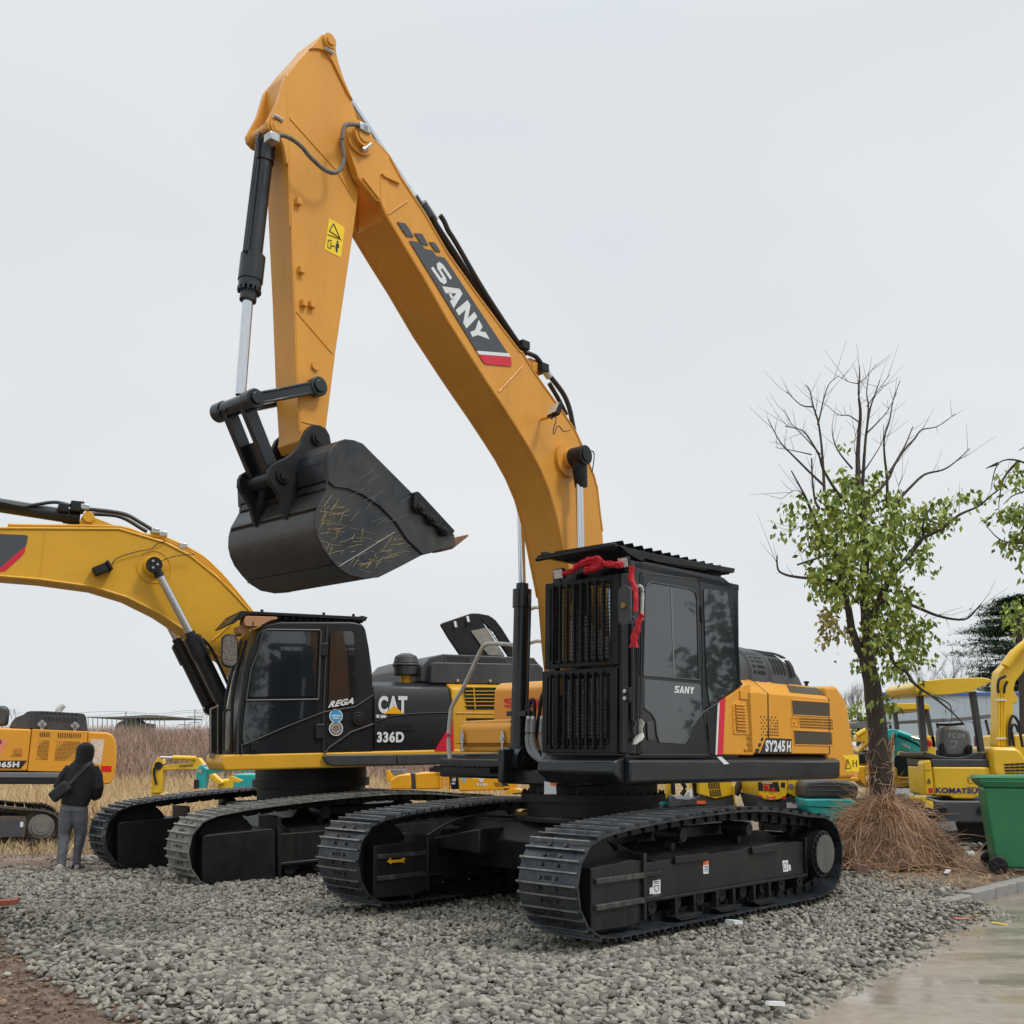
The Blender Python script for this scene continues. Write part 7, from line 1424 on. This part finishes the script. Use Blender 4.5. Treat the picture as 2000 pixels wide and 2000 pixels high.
text(KF,0,D-.024,km([(1085,212),(1130,212),(1130,250),(1085,250)]),'40',WHT,t); text(KF,0,D-.024,km([(1085,182),(1128,182),(1128,205),(1085,205)]),'PC',Y4,t); decal(KF,0,D-.024,km([(1085,262),(1122,262),(1122,278),(1085,278)]),WHT,t,'white_bar')
slab(t,'cab_side',GRYP,D+.3,km([(440,125),(580,125),(575,175),(490,190)]),.4,.01,.01); slab(t,'yellow_post',Y4,D+.2,km([(400,130),(430,130),(480,215),(478,260),(400,240)]),.2,.01,.01)
minitrack(t,kp(840,1455,D).x,D+1.2,-.45)
D=20.8; t=bgthing('mini_excavator','amber small excavator with slanted vents and a white badge, left of the slew ring','mini excavator',960,D,-.3,MG)
slab(t,'body',Y4,D,km([(1150,172),(1200,168),(1245,185),(1300,205),(1400,215),(1495,190),(1550,200),(1765,208),(1772,290),(1740,330),(1600,340),(1165,350)]),1.1,.03,.02); slab(t,'lower_edge',Y4,D-.03,km([(1645,345),(1740,322),(1832,338),(1835,362),(1650,382)]),.6,.01,.01); slab(t,'teal_strip',TEAL,D+.05,km([(1720,372),(1835,360),(1835,384),(1725,386)]),.3,.01,.01)
m=MB(KF)
for i in range(5): m.px(km([(1525+i*18,255),(1532+i*18,255),(1560+i*18,305),(1550+i*18,305)]),0,D-.003,D-.003,D)
m.px(km([(1600,252),(1640,256),(1680,285),(1685,298),(1625,296)]),0,D-.003,D-.003,D); m.px(km([(1630,320),(1690,322),(1685,345),(1640,340)]),0,D-.003,D-.003,D); m.build('vent_openings',DVENT,t,smooth=False)
m=MB(KF); p=KF.un(*km([(1395,232)])[0],0,D); m.cyl((D-.008,p.y,p.z),(D,p.y,p.z),.045,n=18); 
for x in (1350,1385,1415,1440): m.px(km([(x,270),(x+18,268),(x+18,292),(x,294)]),0,D-.004,D-.004,D)
m.build('white_badge',WHT,t,smooth=False); m=MB(KF); p=KF.un(*km([(1210,200)])[0],0,D-.01); m.px(km([(1190,185),(1225,185),(1235,225),(1215,265),(1190,240)]),0,D-.004,D-.004,D); m.build('pale_sticker',mat('pale_blue_sticker',(.4,.55,.65),.5,c2=(.1,.3,.5),vs_=30),t,smooth=False); minitrack(t,kp(950,1455,D).x,D+1.2,-.4)
# --- small booms in the field at left
kf=lambda z:Z2(z,(0,1300),3.864)
D=24; t=bgthing('mini_excavator','yellow small excavator with arm folded down, in the field left of the black cab','mini excavator',380,D,-.65,MG)
slab(t,'boom',Y3,D,kf([(1225,755),(1300,745),(1425,733),(1460,700),(1500,695),(1530,735),(1580,790),(1680,880),(1675,895),(1640,897),(1540,810),(1480,785),(1380,782),(1230,792)]),.22,.03,.015); slab(t,'arm',Y3,D-.03,kf([(1142,775),(1160,735),(1200,688),(1222,690),(1226,785),(1222,860),(1208,962),(1140,962),(1145,850)]),.25,.02,.015)
bars(t,'arm_cylinder',Y3,D-.02,[kf([(1305,695),(1480,700)])],.055,12); bars(t,'cylinder_rod',CHR,D-.02,[kf([(1215,692),(1308,695)])],.028,10); bars(t,'bucket_cylinder',RUB,D-.08,[kf([(1165,770),(1163,820),(1180,900)])],.03,8); text(KF,0,D-.01,kf([(1355,752),(1455,746),(1455,762),(1355,768)]),'KOMATSU',BLKV,t,bold=.03)
m=MB(KF); p=KF.un(*kf([(1195,755)])[0],0,D-.05); m.cyl((D-.07,p.y,p.z),(D+.2,p.y,p.z),.09,n=16); m.build('arm_pin',BLK2,t); slab(t,'body',Y3,D+.2,kf([(1640,860),(1900,860),(1900,980),(1640,980)]),1.4,.03,.03); minitrack(t,kp(460,1455,D).x,D+.9,-.68)
slab(t,'bucket',Y3,D+.05,kf([(1135,960),(1210,960),(1230,1000),(1200,1050),(1140,1040)]),.5,.02,.02)
D=22; t=bgthing('mini_excavator','teal small excavator arm in front of the yellow one, left of the black cab','mini excavator',410,D,-.55,MG)
slab(t,'arm',TEAL,D,kf([(1482,800),(1500,760),(1515,750),(1532,755),(1558,785),(1562,830),(1545,925),(1495,925),(1500,850),(1478,860)]),.2,.02,.015); slab(t,'boom',TEAL,D+.02,kf([(1550,783),(1620,772),(1690,763),(1900,760),(1900,800),(1695,797),(1560,822)]),.2,.01,.01); bars(t,'bucket_cylinder',RUB,D-.05,[kf([(1482,860),(1480,930)])],.05,8); bars(t,'arm_cylinder',RUB,D-.05,[kf([(1600,745),(1700,735)])],.06,10); bars(t,'cylinder_rod',CHR,D-.05,[kf([(1535,752),(1605,745)])],.028,8); slab(t,'yellow_blade',Y3,D-.1,kf([(1725,840),(1745,832),(1830,868),(1800,885),(1725,862)]),.1,.01,.01); minitrack(t,kp(470,1455,D).x,D+1.3,-.62); slab(t,'body',TEAL,D+.7,kf([(1760,820),(1980,820),(1980,960),(1760,960)]),1.0)
m=MB(KF); p=KF.un(*kf([(1514,797)])[0],0,D); m.cyl((D-.02,p.y,p.z),(D+.02,p.y,p.z),.045,n=16); m.build('arm_pin',SILV,t)
# --- far shed, poles, wires
kh=lambda z:Z2(z,(0,1300),3.864)
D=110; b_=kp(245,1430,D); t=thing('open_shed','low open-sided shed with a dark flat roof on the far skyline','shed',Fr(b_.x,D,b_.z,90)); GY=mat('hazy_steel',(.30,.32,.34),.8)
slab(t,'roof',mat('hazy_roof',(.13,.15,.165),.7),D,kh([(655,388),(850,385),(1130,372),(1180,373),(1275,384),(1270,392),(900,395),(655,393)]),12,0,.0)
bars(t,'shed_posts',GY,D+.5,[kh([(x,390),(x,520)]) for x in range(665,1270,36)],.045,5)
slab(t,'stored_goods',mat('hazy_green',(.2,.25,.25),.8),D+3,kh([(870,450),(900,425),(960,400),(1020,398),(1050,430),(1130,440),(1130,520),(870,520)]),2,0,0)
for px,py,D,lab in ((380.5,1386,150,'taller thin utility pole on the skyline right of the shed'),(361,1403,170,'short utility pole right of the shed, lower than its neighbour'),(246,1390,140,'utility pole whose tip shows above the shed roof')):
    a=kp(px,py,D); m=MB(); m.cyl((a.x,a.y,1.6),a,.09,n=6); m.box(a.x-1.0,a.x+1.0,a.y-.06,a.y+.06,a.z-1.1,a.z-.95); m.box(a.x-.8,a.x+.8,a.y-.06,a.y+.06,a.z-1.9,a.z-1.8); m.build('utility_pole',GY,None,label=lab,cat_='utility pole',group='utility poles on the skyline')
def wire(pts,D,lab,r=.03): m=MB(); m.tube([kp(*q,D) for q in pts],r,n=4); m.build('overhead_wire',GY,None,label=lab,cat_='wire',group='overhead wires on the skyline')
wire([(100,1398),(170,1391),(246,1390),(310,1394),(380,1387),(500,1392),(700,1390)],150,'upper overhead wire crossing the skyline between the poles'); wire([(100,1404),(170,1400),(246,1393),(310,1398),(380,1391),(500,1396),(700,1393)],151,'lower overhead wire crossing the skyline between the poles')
# ================================================================ green bin
a=kp(1929,1692,12.95); BF=Fr(a.x+.08,a.y,-.01,-16)       # x runs along the visible side face, y away from camera
t=thing('wheelie_bin','green plastic wheelie bin standing on straw at the right edge','wheelie bin',BF)
m=MB(BF); z0,z1=.06,1.04
m.loft([[(0.02,0,z0),(.60,0,z0),(.60,.50,z0),(.02,.50,z0)],[(-.10,-.04,z1),(.70,-.04,z1),(.70,.56,z1),(-.10,.56,z1)]]); m.build('bin_body',GREEN,t,bevel=.03,seg=3)
m=MB(BF); m.loft([[(-.10,-.05,1.04),(.71,-.05,1.04),(.71,.57,1.04),(-.10,.57,1.04)],[(-.17,-.09,1.12),(.76,-.09,1.12),(.76,.60,1.12),(-.17,.60,1.12)]]); m.box(-.15,.75,-.08,.6,1.115,1.15); m.build('rim',GREEN,t,bevel=.012)
m=MB(BF); m.loft([[(-.20,-.09,1.15),(.78,-.09,1.15),(.78,.62,1.15),(-.20,.62,1.15)],[(-.16,-.06,1.18),(.74,-.06,1.2),(.74,.58,1.2),(-.16,.58,1.18)]]); m.build('lid',GREEN,t,bevel=.012)
for y in (-.09,.56):
    m=MB(BF); m.cyl((.03,y-.03,.11),(.03,y+.035,.11),.11,n=28); o=m.build('wheel',RUB,t,bevel=.015); m=MB(BF); m.cyl((.03,y-.04,.11),(.03,y-.03,.11),.075,n=20); m.cyl((.03,y-.048,.11),(.03,y-.04,.11),.025,n=12)
    for i in range(5): q=2*math.pi*i/5; m.cyl((.03,y-.042,.11),(.03+.07*math.cos(q),y-.042,.11+.07*math.sin(q)),.01,n=6)
    m.build('wheel_hub',BLK2,o)
m=MB(BF); m.cyl((.03,-.1,.11),(.03,.58,.11),.014,n=8); m.build('axle',BLK2,t)
x,y=gw(1893,1676,.02); m=MB(Fr(x,y,.02,20)); m.cyl((-.06,0,.05),(.06,0,.05),.05,n=14); m.cyl((.06,0,.05),(.085,0,.05),.02,n=10); m.build('plastic_bottle',mat('cloudy_plastic',(.55,.57,.57),.3),None,bevel=.01,label='cloudy plastic bottle lying left of the bin wheel',cat_='bottle')
m=MB(Fr(*gw(1890,1665,.02),.02,0))
for i in range(26): m.box(-.03,.03,-.02,.02,-.015,.015,Matrix.Translation((rt.uniform(-.4,.25),rt.uniform(-.1,.3),rt.uniform(.02,.12)))@Matrix.Rotation(rt.uniform(0,3),4,(rt.random(),rt.random(),rt.random()))@Matrix.Scale(rt.uniform(.7,2.2),4))
m.build('rubble_heap',mat('dark_rubble',(.04,.04,.04),.8,c2=(.2,.19,.17),island=True),None,label='small heap of dark broken rubbish between the vine heap and the bin',cat_='rubble',kind='stuff')
# ================================================================ person seen from behind
gx=kp(155,1455,14.4).x; PF=Fr(gx,14.4,-.145,0)
JK=mat('black_jacket',(.010,.011,.013),.8,bump=.5,bs=18,c2=(.022,.023,.026),vs_=8); JN=mat('charcoal_jeans',(.085,.093,.108),.85,bump=.8,bs=14,c2=(.18,.19,.21),vs_=5); SKN=mat('skin',(.45,.25,.17),.5)
def blob(rings_list,name,m_,parent,vox=.011,sm=6,fr=PF):
    mb=MB(fr)
    for rg in rings_list:
        R_=[]
        n=len(rg)
        for i,(c,rx,ry) in enumerate(rg):
            c=Vector(c); a=Vector(rg[max(i-1,0)][0]); b=Vector(rg[min(i+1,n-1)][0]); d=(b-a).normalized(); u=Vector((1,0,0)) if abs(d.x)<.9 else Vector((0,1,0)); v=d.cross(u).normalized(); u=v.cross(d).normalized()
            R_.append([c+u*rx*math.cos(2*math.pi*k/16)+v*ry*math.sin(2*math.pi*k/16) for k in range(16)])
        mb.loft(R_)
    o=mb.build(name,m_,parent); r=o.modifiers.new('r','REMESH'); r.mode='VOXEL'; r.voxel_size=vox; r.use_smooth_shade=True; s=o.modifiers.new('s','SMOOTH'); s.factor=.6; s.iterations=sm; return o
PP=thing('person','person in hooded black jacket and grey jeans walking away, bag across the back','person',PF)
blob([[((-.05,0,.80),.12,.07),((.0,0,1.0),.12,.08),((.04,0,1.25),.15,.09),((.05,0,1.40),.15,.08),((.06,.01,1.46),.05,.05),((.07,.02,1.55),.055,.06)],
[((.07,.03,1.52),.05,.06),((.075,.04,1.57),.072,.09),((.075,.04,1.63),.072,.088),((.075,.03,1.68),.04,.05)],[((.075,.12,1.60),.012,.02),((.075,.145,1.585),.01,.012)],
[((-.10,0,.82),.06,.06),((-.185,.03,.47),.045,.05),((-.162,-.09,.06),.03,.03)],[((.02,0,.82),.06,.06),((.015,.08,.47),.045,.05),((-.018,.05,.06),.028,.03)],
[((-.12,0,1.38),.05,.05),((-.27,-.02,1.12),.04,.04),((-.2,.16,1.0),.03,.03),((-.14,.2,.98),.025,.035)],[((.22,0,1.38),.05,.05),((.29,-.02,1.12),.04,.04),((.2,.16,1.0),.03,.03),((.14,.2,.98),.025,.035)]],'body',SKN,PP)
blob([[((-.045,0,.875),.185,.125),((-.04,0,.93),.19,.13),((-.005,0,1.05),.21,.13),((.03,0,1.22),.225,.13),((.05,0,1.35),.205,.12),((.055,0,1.42),.17,.105),((.06,.01,1.48),.11,.09)],
[((-.11,0,1.385),.07,.075),((-.19,-.01,1.28),.068,.075),((-.265,-.03,1.13),.062,.07),((-.26,.05,1.02),.055,.06),((-.18,.15,.97),.05,.05)],
[((.20,0,1.385),.07,.075),((.26,-.01,1.28),.068,.075),((.295,-.03,1.12),.062,.07),((.25,.05,1.01),.055,.06),((.16,.15,.97),.05,.05)]],'jacket',JK,PP)
blob([[((.06,.0,1.42),.13,.10),((.065,.0,1.49),.115,.105),((.07,.02,1.56),.118,.125),((.075,.03,1.63),.118,.13),((.08,.03,1.69),.095,.11),((.08,.03,1.73),.035,.05)]],'hood',JK,PP,.011,4)
blob([[((-.05,0,.90),.165,.11),((-.05,0,.80),.17,.12)],[((-.12,-.005,.84),.11,.12),((-.155,.01,.68),.105,.11),((-.185,.03,.48),.078,.085),((-.18,-.02,.34),.068,.072),((-.168,-.07,.2),.056,.06),((-.162,-.09,.06),.058,.064)],
[((.02,0,.84),.11,.12),((.025,.03,.68),.102,.11),((.015,.08,.48),.076,.085),((.0,.07,.34),.064,.07),((-.015,.05,.2),.052,.058),((-.018,.05,.055),.054,.06)]],'trousers',JN,PP,.011,4)
for cx_,cy_,cz_,m_ in ((-.165,-.10,.05,mat('pale_trainer',(.42,.40,.36),.6)),(-.015,.06,.045,BLK2)):
    mb=MB(PF); mb.loft([[(cx_+.05*w_*math.cos(a),cy_+yy+.0,max(.0,cz_+.0+h_*math.sin(a)-.01)) for a in [2*math.pi*k/12 for k in range(12)]] for yy,w_,h_ in ((-.10,.5,.03),(-.09,.9,.055),(-.02,1,.065),(.08,1.0,.05),(.15,.9,.035),(.18,.4,.02))]); mb.box(cx_-.045,cx_+.045,cy_-.1,cy_+.16,0,.022); mb.build('shoe',m_,PP,bevel=.004)
t=thing('shoulder_bag','dark grey cross-body bag worn on the walking person\'s back','bag',PF); m=MB(PF); T=Matrix.Translation((-.16,-.20,1.07))@Matrix.Rotation(R(-40),4,'Y'); m.box(-.15,.15,-.045,.045,-.08,.08,T); m.build('bag_body',mat('bag_cloth',(.022,.023,.026),.7,bump=.3,bs=30),t,bevel=.035,seg=4)
m=MB(PF)
pts=[Vector(p) for p in ((-.08,-.20,1.14),(-.03,-.165,1.20),(.05,-.14,1.29),(.13,-.135,1.38),(.175,-.09,1.44),(.17,-.02,1.475),(.13,.06,1.46))]
P_=cat(pts,4); rs=[]
for i,p in enumerate(P_):
    d=(P_[min(i+1,len(P_)-1)]-P_[max(i-1,0)]).normalized(); w=d.cross(Vector((0,1,.25))).normalized()*.024; nn=Vector((0,-.006,0)); rs.append([p-w,p+w,p+w+nn,p-w+nn])
m.loft(rs); m.build('strap',mat('webbing',(.05,.052,.056),.7),t)
m=MB(PF); m.box(-.03,.03,-.008,.008,-.012,.012,Matrix.Translation((-.07,-.215,1.155))@Matrix.Rotation(R(40),4,'Y')); m.build('buckle',SILV,t)
# ================================================================ repeated small parts: one mesh each
def split_parts(names,gap=.004):
    for o in list(col.objects):
        stem=o.name.split('.')[0]
        if o.type!='MESH' or stem not in names or o.parent is None: continue
        me=o.data; n=len(me.vertices); par=list(range(n))
        def find(a):
            while par[a]!=a: par[a]=par[par[a]]; a=par[a]
            return a
        for e in me.edges:
            a,b=find(e.vertices[0]),find(e.vertices[1])
            if a!=b: par[a]=b
        isl={}
        for i in range(n): isl.setdefault(find(i),[]).append(i)
        bx=[]
        for k,v in isl.items():
            c=np.array([me.vertices[i].co[:] for i in v]); bx.append([{k},c.min(0)-gap,c.max(0)+gap])
        ch=True
        while ch:
            ch=False
            for i in range(len(bx)):
                for j in range(i+1,len(bx)):
                    if (bx[i][1]<=bx[j][2]).all() and (bx[j][1]<=bx[i][2]).all():
                        bx[i]=[bx[i][0]|bx[j][0],np.minimum(bx[i][1],bx[j][1]),np.maximum(bx[i][2],bx[j][2])]; bx.pop(j); ch=True; break
                if ch: break
        if len(bx)<2: continue
        new=names[stem] or stem; root=[find(i) for i in range(n)]
        for k,(ids,_,_) in enumerate(bx):
            bm=bmesh.new(); bm.from_mesh(me); bm.verts.ensure_lookup_table()
            bmesh.ops.delete(bm,geom=[bm.verts[i] for i in range(n) if root[i] not in ids],context='VERTS'); m2=bpy.data.meshes.new(new); bm.to_mesh(m2); bm.free(); m2.materials.append(me.materials[0])
            c=o.copy(); c.data=m2; c.name=new; col.objects.link(c)
            if k==0:
                for q in list(o.children): q.parent=c
        bpy.data.objects.remove(o)
split_parts({k:(v or None) for k,v in dict(bucket_pin='',side_cutter='',bucket_ear='',box_latch='',door_hinge='',hinge_bolt='',pin_keeper='',pin_cap='',wrapped_rear_rail='',wear_plate='',torsion_box='',cylinder_ear='',
 arm_cheek_plate='',side_link='',cylinder_lug='',vent_screen='',hood_stop='',pipe_clip='',hose_clamp='',hose_coupling='',hose_flange='',hose_fitting='',sleeved_hoses='sleeved_hose',black_hoses='black_hose',guard_mount='',
 door_window='',cowl_latch='',hood_bolt='',lid_latch='',tow_eye='',round_reflector='',canopy_posts='canopy_post',boom_hoses='boom_hose',boom_pipes='boom_pipe',panel_lock='',cylinder_bracket='',vent_frame='',side_bumper='',
 side_vent='',front_rails='front_rail',windscreen_edge='',corner_rail='',control_levers='control_lever',hydraulic_hoses='hydraulic_hose',square_vents='square_vent',seat_frame='',bonnet_ribs='bonnet_rib',edge_flange='',lamp_wire='',eye_bolt='',
 model_plate='',hose_block='',bucket_link='',guard_rail='',plastic_sheet='').items()})
